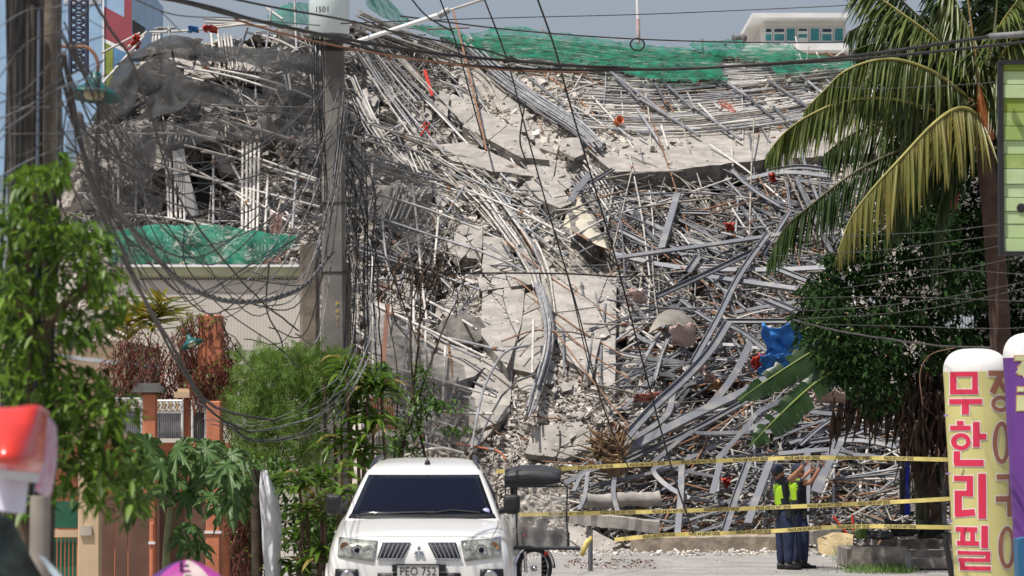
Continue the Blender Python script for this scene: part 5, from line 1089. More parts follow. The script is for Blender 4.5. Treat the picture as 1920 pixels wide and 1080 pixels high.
# ------------------------------------------------------------ white sport utility vehicle
from mathutils.bvhtree import BVHTree
def recalc(o):
    bm = bmesh.new(); bm.from_mesh(o.data); bmesh.ops.remove_doubles(bm, verts=bm.verts, dist=1e-5); bmesh.ops.recalc_face_normals(bm, faces=bm.faces); bm.to_mesh(o.data); bm.free()
def eval_bvh(os_):
    bpy.context.view_layer.update(); dg = bpy.context.evaluated_depsgraph_get(); vs, fs = [], []
    for o in os_:
        ev = o.evaluated_get(dg); me = ev.to_mesh(); b = len(vs); vs += [o.matrix_world @ v.co for v in me.vertices]; fs += [tuple(i+b for i in p.vertices) for p in me.polygons]; ev.to_mesh_clear()
    return BVHTree.FromPolygons(vs, fs)
def build_suv():
    D0 = 31; ox = P(786, 1000, D0).x
    car = empty('parked_car', (0, 0, 0), 'white sport utility vehicle parked facing the camera at the bottom centre', 'car')
    wp = M('pearl_white_paint', (.78, .77, .73), .22, 0, var=.02, scale=1, spec=.5, coat=.6)
    glass = M('dark_tinted_glass', (.003, .004, .012), .1, var=.0, spec=.22); chrome = M('chrome', (.6, .6, .62), .18, 1, var=.05); bl = M('black_plastic', (.014, .014, .015), .5, var=.1)
    lens = M('headlight_lens', (.36, .37, .32), .12, .3, var=.45, scale=14, coat=.5); amber = M('amber_lens', (.55, .25, .12), .2, var=.2); tyre = M('tyre_rubber', (.02, .02, .02), .85)
    # lower body
    st = [(-.02, .40, .44, .36, .80, .56), (.0, .66, .72, .62, .99, .44), (.07, .80, .85, .72, 1.09, .38), (.2, .86, .895, .775, 1.145, .34), (.5, .885, .915, .80, 1.19, .34), (1.15, .885, .915, .80, 1.29, .34), (1.9, .885, .91, .84, 1.31, .34), (3.2, .885, .91, .84, 1.32, .34), (4.3, .88, .90, .80, 1.32, .36), (4.58, .7, .8, .7, 1.25, .5), (4.62, .4, .5, .4, 1.1, .6)]
    mb = MB(); rings = []
    for (y, hb, hm, ht, zt, zb) in st:
        zm = zb+(zt-zb)*.22; za = zb+(zt-zb)*.66
        half = [(hb, zb), (hm, zm), (hm, za), (hm-.035, zt-(zt-zb)*.14), (ht, zt-.015), (ht*.92, zt+.004), (ht*.5, zt+.028), (0, zt+.034)]
        ring = [Vector((x, y, z)) for x, z in half]+[Vector((-x, y, z)) for x, z in half[-2::-1]]; rings.append(ring)
    n = len(rings[0]); vs = [v for r_ in rings for v in r_]
    fs = [(i*n+j, i*n+(j+1) % n, (i+1)*n+(j+1) % n, (i+1)*n+j) for i in range(len(rings)-1) for j in range(n)]
    fs.append(tuple(range(n))); fs.append(tuple((len(rings)-1)*n+j for j in range(n))[::-1])
    mb.add(vs, fs, 0, True); body = mb.build('body', wp, car); recalc(body); s = body.modifiers.new('s', 'SUBSURF'); s.levels = s.render_levels = 2
    # greenhouse
    lv = [(1.25, 1.06, 4.5, .80), (1.30, 1.13, 4.46, .775), (1.52, 1.50, 4.36, .70), (1.71, 1.84, 4.26, .612), (1.765, 1.96, 4.2, .585), (1.83, 2.2, 4.1, .545), (1.875, 2.8, 3.9, .42), (1.885, 3.1, 3.6, .2)]
    mb = MB(); rings = []
    for (z, yf, yr, hw) in lv:
        b = .10; half = [(0, yf-b), (hw*.5, yf-b*.8), (hw*.9, yf-b*.1), (hw, yf+.06), (hw+.005, yf+.25), (hw+.01, (yf+yr)/2), (hw, yr-.2), (hw*.92, yr), (hw*.5, yr+.04), (0, yr+.05)]
        ring = [Vector((x, y, z)) for x, y in half]+[Vector((-x, y, z)) for x, y in half[-2:0:-1]]; rings.append(ring)
    n = len(rings[0]); vs = [v for r_ in rings for v in r_]; fs = [(i*n+j, i*n+(j+1) % n, (i+1)*n+(j+1) % n, (i+1)*n+j) for i in range(len(rings)-1) for j in range(n)]
    fs.append(tuple((len(rings)-1)*n+j for j in range(n))); mb.add(vs, fs, 0, True); cab = mb.build('cabin', wp, car); recalc(cab); s = cab.modifiers.new('s', 'SUBSURF'); s.levels = s.render_levels = 2
    T1 = eval_bvh([body, cab]); Tc = eval_bvh([cab])
    def prj(x, z, off=.006, T=T1):
        h = T.ray_cast(Vector((x, -4, z)), Vector((0, 1, 0)))
        return Vector((x, h[0].y-off, z)) if h[0] else Vector((x, .3, z))
    def patch(name, quad, mat, nu=10, nv=6, off=.006, T=T1, th=.01, parent=None):
        (x0, z0), (x1, z1), (x2, z2), (x3, z3) = quad; rows = []
        for i in range(nv+1):
            v = i/nv; row = []
            for j in range(nu+1):
                u = j/nu; x = (x0*(1-u)+x1*u)*(1-v)+(x3*(1-u)+x2*u)*v; z = (z0*(1-u)+z1*u)*(1-v)+(z3*(1-u)+z2*u)*v; row.append(prj(x, z, off, T))
            rows.append(row)
        m_ = MB(); m_.grid(rows); o = m_.build(name, mat, parent or car, solid=th); return o
    def X(px): return (px-786)*.005167
    def Z(py): return 2.1-(py-820)*.005167
    patch('windshield', [(-.715, 1.325), (.715, 1.325), (.565, 1.715), (-.565, 1.715)], glass, 16, 10, .006, Tc)
    patch('cowl', [(-.74, 1.292), (.74, 1.292), (.72, 1.33), (-.72, 1.33)], bl, 16, 3, .014)
    # side windows (rays from the right and left)
    for sg in (1, -1):
        for (y0, y1, y0t, y1t) in ((1.62, 2.5, 2.02, 2.5), (2.58, 3.4, 2.58, 3.36), (3.48, 4.15, 3.44, 4.0)):
            rows = []
            for i in range(6):
                v = i/5; row = []
                for j in range(7):
                    u = j/6; y = (y0+(y1-y0)*u)*(1-v)+(y0t+(y1t-y0t)*u)*v; z = 1.37+.36*v; h = Tc.ray_cast(Vector((3*sg, y, z)), Vector((-sg, 0, 0))); row.append(Vector(((h[0].x if h[0] else .7*sg)+.006*sg, y, z)))
                rows.append(row)
            m_ = MB(); m_.grid(rows); m_.build('side_window', glass, car, solid=.01)
        # mirrors, rails, door handles
        m_ = MB(); c = Vector((sg*.90, 1.55, 1.42)); 
        m_.box(c, (.17, .15, .20)); mir = m_.build('mirror', bl, car); bv = mir.modifiers.new('b', 'BEVEL'); bv.width = .05; bv.segments = 3
        m_ = MB(); m_.tube([Vector((sg*.78, 1.6, 1.35)), Vector((sg*.86, 1.56, 1.37))], .035, 8); m_.build('mirror_arm', bl, mir)
        m_ = MB(); m_.tube([Vector((sg*.565, 2.05, 1.775)), Vector((sg*.53, 2.3, 1.835)), Vector((sg*.51, 2.6, 1.885)), Vector((sg*.50, 3.9, 1.89)), Vector((sg*.53, 4.1, 1.87))], [.012, .02, .022, .022, .014], 8); m_.build('roof_rail', M('rail_grey', (.06, .065, .08), .4, .3) if sg == 1 else bpy.data.materials['rail_grey'], car)
        for y in (2.35, 3.3):
            m_ = MB(); m_.tube([Vector((sg*.925, y-.1, 1.12)), Vector((sg*.945, y, 1.125)), Vector((sg*.925, y+.1, 1.12))], .012, 6); m_.build('door_handle', chrome, car)
        # flared wheel arches
        m_ = MB(); 
        for yc in (.95, 3.65):
            rows = []; m_ = MB()
            for r_, xx in ((.46, .90), (.43, .945), (.40, .935)):
                rows.append([Vector((sg*xx, yc+r_*math.cos(a), .42+r_*math.sin(a))) for a in [math.pi*i/16 for i in range(17)]])
            m_.grid(rows); m_.build('wheel_arch', wp, car)
        for yc in (.95, 3.65):
            wm = MB(); ax = Matrix.Rotation(math.pi/2, 3, 'Y'); wm.lathe([(.22, -.12), (.34, -.12), (.37, -.08), (.375, 0), (.37, .08), (.34, .12), (.22, .12)], (sg*.80, yc, .375), 28, 0, ax); wh = wm.build('wheel', tyre, car)
            wm = MB(); wm.lathe([(0, .02), (.1, .03), (.2, .05), (.23, .1), (.23, -.1), (0, -.1)], (sg*.82, yc, .375), 20, 0, Matrix.Rotation(math.pi/2*sg, 3, 'Y')); wm.build('rim', chrome, wh)
    # headlights
    for sg in (-1, 1):
        q = [(sg*.79, Z(1043)), (sg*.44, Z(1052)), (sg*.40, Z(1014)), (sg*.785, Z(1008))]
        if sg > 0: q = [q[1], q[0], q[3], q[2]]
        hl = patch('headlight', q, lens, 10, 5, .012)
        for (cx, cz, r_, mt, nm) in ((sg*.60, Z(1031), .052, chrome, 'projector'), (sg*.49, Z(1031), .045, chrome, 'reflector'), (sg*.725, Z(1024), .04, amber, 'indicator')):
            c = prj(cx, cz, .02); m_ = MB(); m_.lathe([(0, -.012), (r_*.45, -.014), (r_*.6, .0), (r_, -.012), (r_*1.05, .01)], c, 16, 0, Matrix.Rotation(R(90), 3, 'X')); m_.build(nm, mt, hl)
            if nm == 'projector': m_ = MB(); m_.lathe([(0, .018), (r_*.3, .016), (r_*.48, .0)], c, 14, 0, Matrix.Rotation(R(90), 3, 'X')); m_.build('bulb', glass, hl)
        fl = patch('fog_lamp', [(sg*.70-.12, Z(1098)), (sg*.70+.12, Z(1098)), (sg*.70+.11, Z(1066)), (sg*.70-.11, Z(1066))], bl, 6, 4, .012)
        c = prj(sg*.69, Z(1082), .02); m_ = MB(); m_.lathe([(0, .0), (.05, .004), (.06, .012), (.07, 0)], c, 18, 0, Matrix.Rotation(R(90), 3, 'X')); m_.build('lens', chrome, fl)
    # grille: two slanted halves with vertical bars
    for sg in (-1, 1):
        q = [(sg*.405, Z(1046)), (sg*.16, Z(1046)), (sg*.085, Z(1018)), (sg*.355, Z(1018))]
        if sg > 0: q = [q[1], q[0], q[3], q[2]]
        gr = patch('grille', q, bl, 8, 4, .014)
        for i in range(6):
            f = (i+.5)/6; a = prj(sg*(.16+.245*f), Z(1045), .03); b = prj(sg*(.085+.27*f), Z(1019), .03)
            m_ = MB(); m_.tube([a, a.lerp(b, .85), b], [.006, .008, .011], 6); m_.build('grille_bar', chrome, gr)
        for za, zb in ((1047, 1047), (1017, 1017)):
            m_ = MB(); xs = (.15, .41) if za > 1030 else (.08, .36); m_.tube([prj(sg*xs[0], Z(za), .02), prj(sg*(xs[0]+xs[1])/2, Z(za), .02), prj(sg*xs[1], Z(za), .02)], .007, 6); m_.build('grille_trim', chrome, gr)
    # three-diamond emblem on its white panel
    cz = Z(1033); em = MB(); c0 = prj(0, cz, .03)
    for a in (90, 210, 330):
        d = Vector((math.cos(R(a)), 0, math.sin(R(a)))); p_d = Vector((-d.z, 0, d.x)); s = .058; k = s*.5/math.cos(R(30))*.99
        A = [c0, c0+d*s*.5+p_d*k*.577, c0+d*s, c0+d*s*.5-p_d*k*.577]; em.prism([q+Vector((0, -.006, 0)) for q in A], (0, .02, 0))
    eo = em.build('emblem', M('emblem_chrome', (.35, .40, .52), .25, .9), car); recalc(eo)
    # plate
    z0, z1 = Z(1083), Z(1058); yb = prj(0, (z0+z1)/2, 0).y-.03
    m_ = MB(); m_.box((.0, yb+.012, Z(1064)), (.52, .02, .07)); m_.build('plate_mount', bl, car)
    m_ = MB(); m_.box((-.01, yb, (z0+z1)/2), (.40, .012, z1-z0)); pl = m_.build('license_plate', M('plate_white', (.50, .49, .46), .5, var=.06), car)
    V, F = text_mesh('PEO 752', .115); m_ = MB(); m_.add([Vector((v.x*.86-.01, yb-.009, (z0+z1)/2+v.y)) for v in V], F); m_.build('plate_number', m_print, pl)
    m_ = MB(); m_.box((-.01, yb-.008, Z(1057.2)), (.42, .012, .012)); m_.build('plate_frame', bl, pl)
    patch('lower_intake', [(-.42, Z(1118)), (.42, Z(1118)), (.40, Z(1073)), (-.40, Z(1073))], bl, 10, 4, .010)
    # wipers, antenna, washer jets, sticker, bonnet seams
    for (a, b, c) in (((-.62, 1.325), (-.2, 1.345), (.12, 1.352)), ((.05, 1.335), (.3, 1.37), (.58, 1.345))):
        m_ = MB(); m_.tube([prj(*a, .03, Tc), prj(*b, .03, Tc), prj(*c, .03, Tc)], .012, 6); m_.build('wiper', bl, car)
    m_ = MB(); m_.lathe([(0, .04), (.018, .03), (.03, 0), (.03, -.02)], (.03, 2.12, 1.835), 10); m_.tube([Vector((.03, 2.12, 1.85)), Vector((.03, 2.25, 2.06))], .006, 6); m_.build('antenna', bl, car)
    for x in (-.26, .2):
        m_ = MB(); m_.lathe([(0, .014), (.014, .008), (.016, -.01)], (x, 1.05, 1.312), 8); m_.build('washer_jet', bl, car)
    c = prj(.64, 1.36, .014, Tc); m_ = MB(); m_.lathe([(0, .002), (.038, .0), (.038, -.004)], c, 16, 0, Matrix.Rotation(R(55), 3, 'X')); m_.build('sticker', M('lilac_sticker', (.4, .4, .62), .5), car)
    hz = eval_bvh([body])
    for sg in (-1, 1):
        pts = []
        for i in range(16):
            y = .14+1.0*i/15; x = sg*(.70+.06*math.sin(i/15*2)); h = hz.ray_cast(Vector((x, y, 3)), Vector((0, 0, -1)));
            if h[0]: pts.append(h[0]+Vector((0, 0, .001)))
        m_ = MB(); m_.tube(pts, .0045, 5); m_.build('bonnet_seam', M('seam_grey', (.2, .2, .19), .8) if sg < 0 else bpy.data.materials['seam_grey'], car)
    m_ = MB(); pts = [prj(x, Z(1006)-.012*(abs(x)/.75)**2, .002) for x in [-.75+i*.1 for i in range(16)]]; m_.tube(pts, .004, 5); m_.build('bonnet_gap', bpy.data.materials['seam_grey'], car)
    car.location = (ox, D0, 0); car.rotation_euler = (0, 0, R(.2))
build_suv()

# ------------------------------------------------------------ tricycle with a clear plastic front curtain
def build_trike():
    D = 44; e = empty('tricycle', Vector((P(1010, 1080, D).x, D, 0)), 'black-roofed passenger tricycle with a clear plastic curtain behind the white car', 'tricycle')
    bk = M('black_vinyl', (.035, .037, .042), .6, var=.2, scale=5); sil = M('worn_silver_body', (.50, .49, .46), .4, .3, var=.15, scale=4); clr = bpy.data.materials.new('clear_plastic'); clr.use_nodes = True
    n = clr.node_tree.nodes; l = clr.node_tree.links; tp = n.new('ShaderNodeBsdfTransparent'); tp.inputs[0].default_value = (.93, .92, .9, 1); ms = n.new('ShaderNodeMixShader'); ms.inputs[0].default_value = .34; b = n['Principled BSDF']; b.inputs['Base Color'].default_value = (.5, .48, .45, 1); b.inputs['Roughness'].default_value = .2
    l.new(tp.outputs[0], ms.inputs[1]); l.new(b.outputs[0], ms.inputs[2]); l.new(ms.outputs[0], n['Material Output'].inputs[0])
    def q(x, y, d=0): return P(x, y, D+d)
    # roof: domed vinyl
    rows = []
    for i in range(9):
        v = i/8; d = v*1.9-.1; row = []
        for j in range(13):
            u = j/12; x = 947+105*u; top = 896-15*math.sin(math.pi*min(1, max(0, (u+.08)/1.12)))**.6; p = q(x, top, d); p.z += .06*math.sin(math.pi*v); row.append(p)
        rows.append(row)
    mb = MB(); mb.grid(rows); mb.build('roof', bk, e, solid=.03)
    mb = MB(); mb.grid([[Vector(p)+Vector((0, -.03, 0)) for p in rows[0]], [q(947+103*j/12, 906, -.14) for j in range(13)]]); mb.build('roof_front', bk, e, solid=.03)
    mb = MB(); mb.prism([q(945, 893, -.16), q(1052, 888, -.14), q(1045, 905, -.14), q(1020, 912, -.14), q(947, 914, -.14)], (0, .05, 0)); mb.build('roof_valance', bk, e)
    mb = MB()
    for a, b_ in [((948, 905), (1050, 903)), ((1050, 903), (1064, 912)), ((966, 913), (1064, 912)), ((1064, 912), (1062, 975)), ((1062, 975), (1066, 1018)), ((966, 913), (970, 1026)), ((963, 1027), (1088, 1028)), ((947, 896), (948, 930))]: mb.tube([q(*a, -.12), q(*b_, -.12)], .013 if a[1] < 1020 else .03, 6)
    mb.build('curtain_frame', bk, e)
    rows = [[q(970+(1063-970)*j/16, 914+(1024-914)*i/12, -.10+.03*math.sin(j*1.1+i*.5)+.02*math.sin(i*1.3)) for j in range(17)] for i in range(13)]
    mb = MB(); mb.grid(rows); mb.build('plastic_curtain', clr, e)
    mb = MB(); mb.tube([q(966, 913, 0), q(968, 1028, .02)], .03, 8); mb.tube([q(960, 905, .1), q(962, 960, .1)], .03, 8); mb.build('front_post', bk, e)
    mb = MB(); mb.prism([q(1004, 975, .5), q(1024, 972, .5), q(1028, 990, .5), q(1010, 998, .5)], (0, .15, 0)); mb.tube([q(1022, 984, .5), q(1030, 976, .5)], .03, 6); mb.build('handlebar_cover', M('navy_vinyl', (.05, .055, .09), .6), e)
    for a, b_ in (((1030, 985), (1085, 1026)), ((1034, 982), (1066, 1012))):
        mb = MB(); mb.tube([q(*a, .4), q(*b_, .3)], .012, 6); mb.build('tube', m_ppale, e)
    mb = MB(); mb.prism([q(980, 995, .3), q(1020, 985, .3), q(1032, 1012, .3), q(1010, 1026, .3), q(985, 1026, .3)], (0, .25, 0)); mb.build('sidecar_nose', M('grey_sheet_paint', (.28, .27, .27), .4, .3, var=.2), e)
    for (x, y, s, mt) in ((984, 990, .05, m_red), (984, 1003, .06, M('magenta_cloth', (.45, .04, .14), .7)), (1022, 1005, .04, m_red), (1023, 1038, .06, m_red)):
        mb = MB(); V, F = random.choice(HV); mb.add((V*s+np.array(q(x, y, .2 if y < 1030 else .0))).tolist(), F); mb.build('red_trim', mt, e)
    # silver side shield between the car and the curtain
    rows = [[q(x0+(x1-x0)*j/5, y, -.05+.12*abs(j/5-.5)) for j in range(6)] for (x0, x1, y) in [(957,962,940),(953,974,985),(958,980,1030),(966,978,1080),(966,976,1106)]]
    mb = MB(); mb.grid(rows); mb.build('side_shield', sil, e, solid=.01)
    # wheel
    c = q(1001, 1066, .1); c.z = .30; ax = Matrix.Rotation(R(90), 3, 'Y') @ Matrix.Identity(3); axw = Matrix.Rotation(R(-58), 3, 'Z') @ ax
    mb = MB(); mb.lathe([(.235, -.03), (.275, -.04), (.30, 0), (.275, .04), (.235, .03), (.235, -.03)], c, 28, 0, axw); w_ = mb.build('wheel', M('tyre', (.02, .02, .02), .85), e)
    mb = MB(); mb.lathe([(.235, -.02), (.225, 0), (.235, .02)], c, 28, 0, axw); mb.lathe([(0, -.04), (.035, -.04), (.035, .04), (0, .04)], c, 10, 0, axw); mb.build('rim', bpy.data.materials['chrome'], w_)
    mb = MB()
    for i in range(18):
        a = 2*math.pi*i/18; d_ = axw @ Vector((math.cos(a), math.sin(a), 0)); mb.tube([c+d_*.03, c+d_*.23], .003, 4)
    mb.build('spokes', bpy.data.materials['chrome'], w_)
    rows = []
    for xx in (-.05, 0, .05): rows.append([c+axw @ Vector((.33*math.cos(a)*(1 if xx == 0 else .97), .33*math.sin(a)*(1 if xx == 0 else .97), xx)) for a in [math.pi*(.5+1.0*(i/14)) for i in range(15)]])
    mb = MB(); mb.grid(rows); mb.build('mudguard', bpy.data.materials['chrome'], e, solid=.006)
    mb = MB(); mb.tube([q(984, 1034, -.05), Vector((q(986, 1080, -.05).x, D-.05, .25))], .025, 8); mb.build('fork', bpy.data.materials['chrome'], e)
    mb = MB(); mb.box((q(1020, 1000, 1.2).x, D+1.3, .66), (.7, 1.5, .22)); mb.box((q(962, 960, .7).x, D+.7, 1.1), (.05, 1.2, .95)); mb.build('seat_box', bk, e)
    for sx in (1035, ):
        mb = MB(); mb.lathe([(.2, -.04), (.27, -.05), (.28, 0), (.27, .05), (.2, .04)], (q(sx, 1080, 1.6).x-.1, D+1.6, .28), 20, 0, ax); mb.build('rear_wheel', bpy.data.materials['tyre'], e)
build_trike()

# ------------------------------------------------------------ inflatable columns with Korean lettering
def inflatable(cx0, lean, rad_px, ytop, ybase_cap, D, base_mat, cap_mat, label):
    rad = rad_px*U(D); ztop = P(0, ytop, D).z
    def axis_x(z):            # the column leans a little
        py = 820-(z-CAMZ)/U(D); return P(cx0+lean*(py-ytop), 820, D).x
    e = empty('inflatable_column', Vector((axis_x(0), D+rad, 0)), label, 'inflatable sign')
    n = 40; levels = [0+i*(ztop-.28)/24 for i in range(25)]; rows = []
    for z in levels:
        r_ = rad*(1+.006*math.sin(z*9)); rows.append([Vector((axis_x(z)+r_*math.sin(a), D+rad-r_*math.cos(a), z)) for a in [2*math.pi*j/n for j in range(n+1)]])
    mb = MB(); mb.grid(rows); mb.build('tube', base_mat, e)
    rows = []; z0 = ztop-.28
    for i in range(11):
        t = i/10*math.pi/2; r_ = rad*max(.02, math.cos(t))**.62*1.002; z = z0+.28*math.sin(t); rows.append([Vector((axis_x(z)+r_*math.sin(a), D+rad-r_*math.cos(a), z)) for a in [2*math.pi*j/n for j in range(n+1)]])
    mb = MB(); mb.grid(rows); mb.build('cap', cap_mat, e)
    def mapper(px, py, off):
        z = CAMZ+(820-py)*U(D); ax_ = axis_x(z); x = P(px, 820, D).x-ax_; s = max(-.999, min(.999, x/rad)); a = math.asin(s); r_ = rad*(1+.006*math.sin(z*9))+off; return Vector((ax_+r_*math.sin(a), D+rad-r_*math.cos(a), z))
    return e, mapper
def strokes_mesh(mapper, strokes, off, grow):
    mb = MB()
    def quadpatch(c4):
        (ax_, ay), (bx, by), (cx, cy), (dx, dy) = c4; rows = []
        L = max(math.dist(c4[0], c4[1]), math.dist(c4[3], c4[2])); Hh = max(math.dist(c4[0], c4[3]), math.dist(c4[1], c4[2])); nu = max(1, int(L/4)); nv = max(1, int(Hh/5))
        for i in range(nv+1):
            v = i/nv; rows.append([mapper((ax_*(1-j/nu)+bx*j/nu)*(1-v)+(dx*(1-j/nu)+cx*j/nu)*v, (ay*(1-j/nu)+by*j/nu)*(1-v)+(dy*(1-j/nu)+cy*j/nu)*v, off) for j in range(nu+1)])
        mb.grid(rows)
    g_ = grow
    for s in strokes:
        if s[0] == 'r': _, x0, y0, x1, y1 = s; quadpatch([(x0-g_, y0-g_), (x1+g_, y0-g_), (x1+g_, y1+g_), (x0-g_, y1+g_)])
        elif s[0] == 'q':
            pts = s[1]; cx = sum(p[0] for p in pts)/4; cy = sum(p[1] for p in pts)/4; quadpatch([(x+g_*(1 if x > cx else -1), y+g_*(1 if y > cy else -1)) for x, y in pts])
        else:
            _, cx, cy, rx, ry, th = s; rows = [[], []]; 
            for j in range(33):
                a = 2*math.pi*j/32; rows[0].append(mapper(cx+(rx+g_)*math.cos(a), cy+(ry+g_)*math.sin(a), off)); rows[1].append(mapper(cx+(rx-th-g_)*math.cos(a), cy+(ry-th-g_)*math.sin(a), off))
            mb.grid(rows)
    return mb
yel = M('pale_yellow_vinyl', (.72, .66, .27), .45, var=.04, scale=2, transl=.15); whc = M('white_vinyl', (.78, .76, .72), .5, var=.03, scale=2)
red_l = M('crimson_letter', (.68, .035, .085), .5, var=.04); brn_l = M('brown_letter', (.30, .12, .075), .5, var=.05); wh_l = M('white_outline', (.80, .74, .68), .5, var=.03)
e, mp = inflatable(1838, .047, 62, 652, 683, 38, yel, whc, 'pale yellow inflatable column with red and brown Korean letters')
GL = {
 'letter_mu': (red_l, [('r',1787,697,1833,706),('r',1787,730,1835,739),('r',1787,697,1797,739),('r',1824,697,1834,739),('r',1786,748,1842,758),('r',1806,752,1818,777)]),
 'letter_han': (red_l, [('r',1798,789,1809,797),('r',1788,798,1821,807),('o',1805,828,16,16,8),('r',1825,791,1837,838),('r',1834,813,1849,824),('r',1793,846,1803,868),('r',1794,862,1844,874)]),
 'letter_ri': (red_l, [('r',1794,892,1825,902),('r',1814,893,1825,931),('r',1795,920,1825,930),('r',1795,921,1806,966),('q',[(1796,957),(1827,954),(1829,966),(1796,970)]),('r',1834,888,1848,972)]),
 'letter_pil': (red_l, [('r',1797,988,1832,997),('r',1799,1014,1835,1023),('r',1804,994,1812,1017),('r',1820,994,1828,1017),('r',1839,985,1851,1027),('r',1800,1033,1855,1040),('r',1846,1034,1855,1052),('r',1801,1046,1855,1053),('r',1803,1047,1811,1068),('r',1803,1061,1856,1069)]),
 'letter_jang': (brn_l, [('r',1854,695,1893,705),('q',[(1872,702),(1885,706),(1866,740),(1856,734)]),('q',[(1872,716),(1880,712),(1892,728),(1886,737)]),('o',1878,757,19,16,8)]),
 'letter_eo': (brn_l, [('o',1879,830,18,40,9),('r',1893,823,1902,834)]),
 'letter_gu': (brn_l, [('r',1868,889,1899,899),('r',1892,889,1901,935),('r',1866,930,1902,941),('r',1889,938,1901,969)]),
 'letter_i': (brn_l, [('o',1888,1026,18,40,9)]),
}
for nm, (mt, st) in GL.items():
    strokes_mesh(mp, st, .004, 1.9).build(nm+'_outline', wh_l, e); strokes_mesh(mp, st, .008, 0).build(nm, mt, e)
pur = M('purple_vinyl', (.16, .055, .28), .45, var=.06, scale=2, transl=.1); gold = M('gold_outline', (.42, .24, .08), .5); palef = M('pale_letter', (.55, .56, .30), .5)
e, mp = inflatable(1949, .05, 60, 622, 655, 35, pur, whc, 'purple inflatable column with gold-edged letters cut off by the right edge')
st = [('r',1908,668,1930,676),('q',[(1920,676),(1930,682),(1918,704),(1910,698)]),('q',[(1912,690),(1918,684),(1930,704),(1924,712)]),('r',1912,726,1930,734),('r',1911,742,1930,770)]
strokes_mesh(mp, st, .004, 2).build('letter_outline', gold, e); strokes_mesh(mp, st, .008, 0).build('letter', palef, e)
mb = MB(); mb.prism([P(1908, 1012, 33), P(1925, 1008, 33), P(1925, 1120, 33), P(1912, 1120, 33)], (0, .3, 0)); o = mb.build('blue_drum', M('blue_plastic', (.03, .15, .30), .5)); local(o); tag(o, 'blue plastic object at the lower right corner', 'drum')
for (x, y) in ((1774, 779), (1778, 888), (1782, 976)):
    mb = MB(); mb.box(P(x, y, 37.9), (.05, .02, .02)); o = mb.build('tie_loop', M('lilac_loop', (.35, .25, .55), .6) if 'lilac_loop' not in bpy.data.materials else bpy.data.materials['lilac_loop']); local(o); tag(o, {779: 'highest', 888: 'middle', 976: 'lowest'}[y]+' small lilac tie loop on the left side of the yellow column', 'loop')

# ------------------------------------------------------------ green plank billboard
D = 30; e = empty('plank_billboard', P(1880, 480, D), 'tall sign of green painted planks in a black frame at the right edge', 'sign')
ys = [120,133,158,184,210,236,263,289,316,345,370,396,420,446,472]
gm = [M('plank_green_%s' % w_, c, .75, var=.25, scale=6, col2=c2, thr=(.45, .7)) for w_, c, c2 in (('olive', (.22, .30, .04), (.32, .40, .10)), ('pale', (.42, .55, .26), (.50, .60, .36)), ('mid', (.28, .38, .10), (.40, .50, .20)))]
for i in range(len(ys)-1):
    mb = MB(); pbox(mb, 1881.5, ys[i]+.7, 1990, ys[i+1]-.6, D+.01*math.sin(i*2.3), .03); mb.build('plank', gm[(0, 1, 1, 0, 2, 2, 1, 2, 1, 1, 1, 1, 1, 1)[i]], e)
mb = MB(); pbox(mb, 1874, 116, 1881, 476, D-.03, .08); pbox(mb, 1874, 112, 1990, 120, D-.035, .08); pbox(mb, 1874, 471, 1990, 478, D-.035, .08); pbox(mb, 1881, 120, 1990, 472, D+.05, .02); mb.build('frame', m_black, e)
mb = MB(); mb.lathe([(0, 0), (.03, .004), (.045, .0)], P(1915, 390, D-.01), 14, 0, Matrix.Rotation(R(90), 3, 'X')); mb.build('painted_dot', m_print, e)
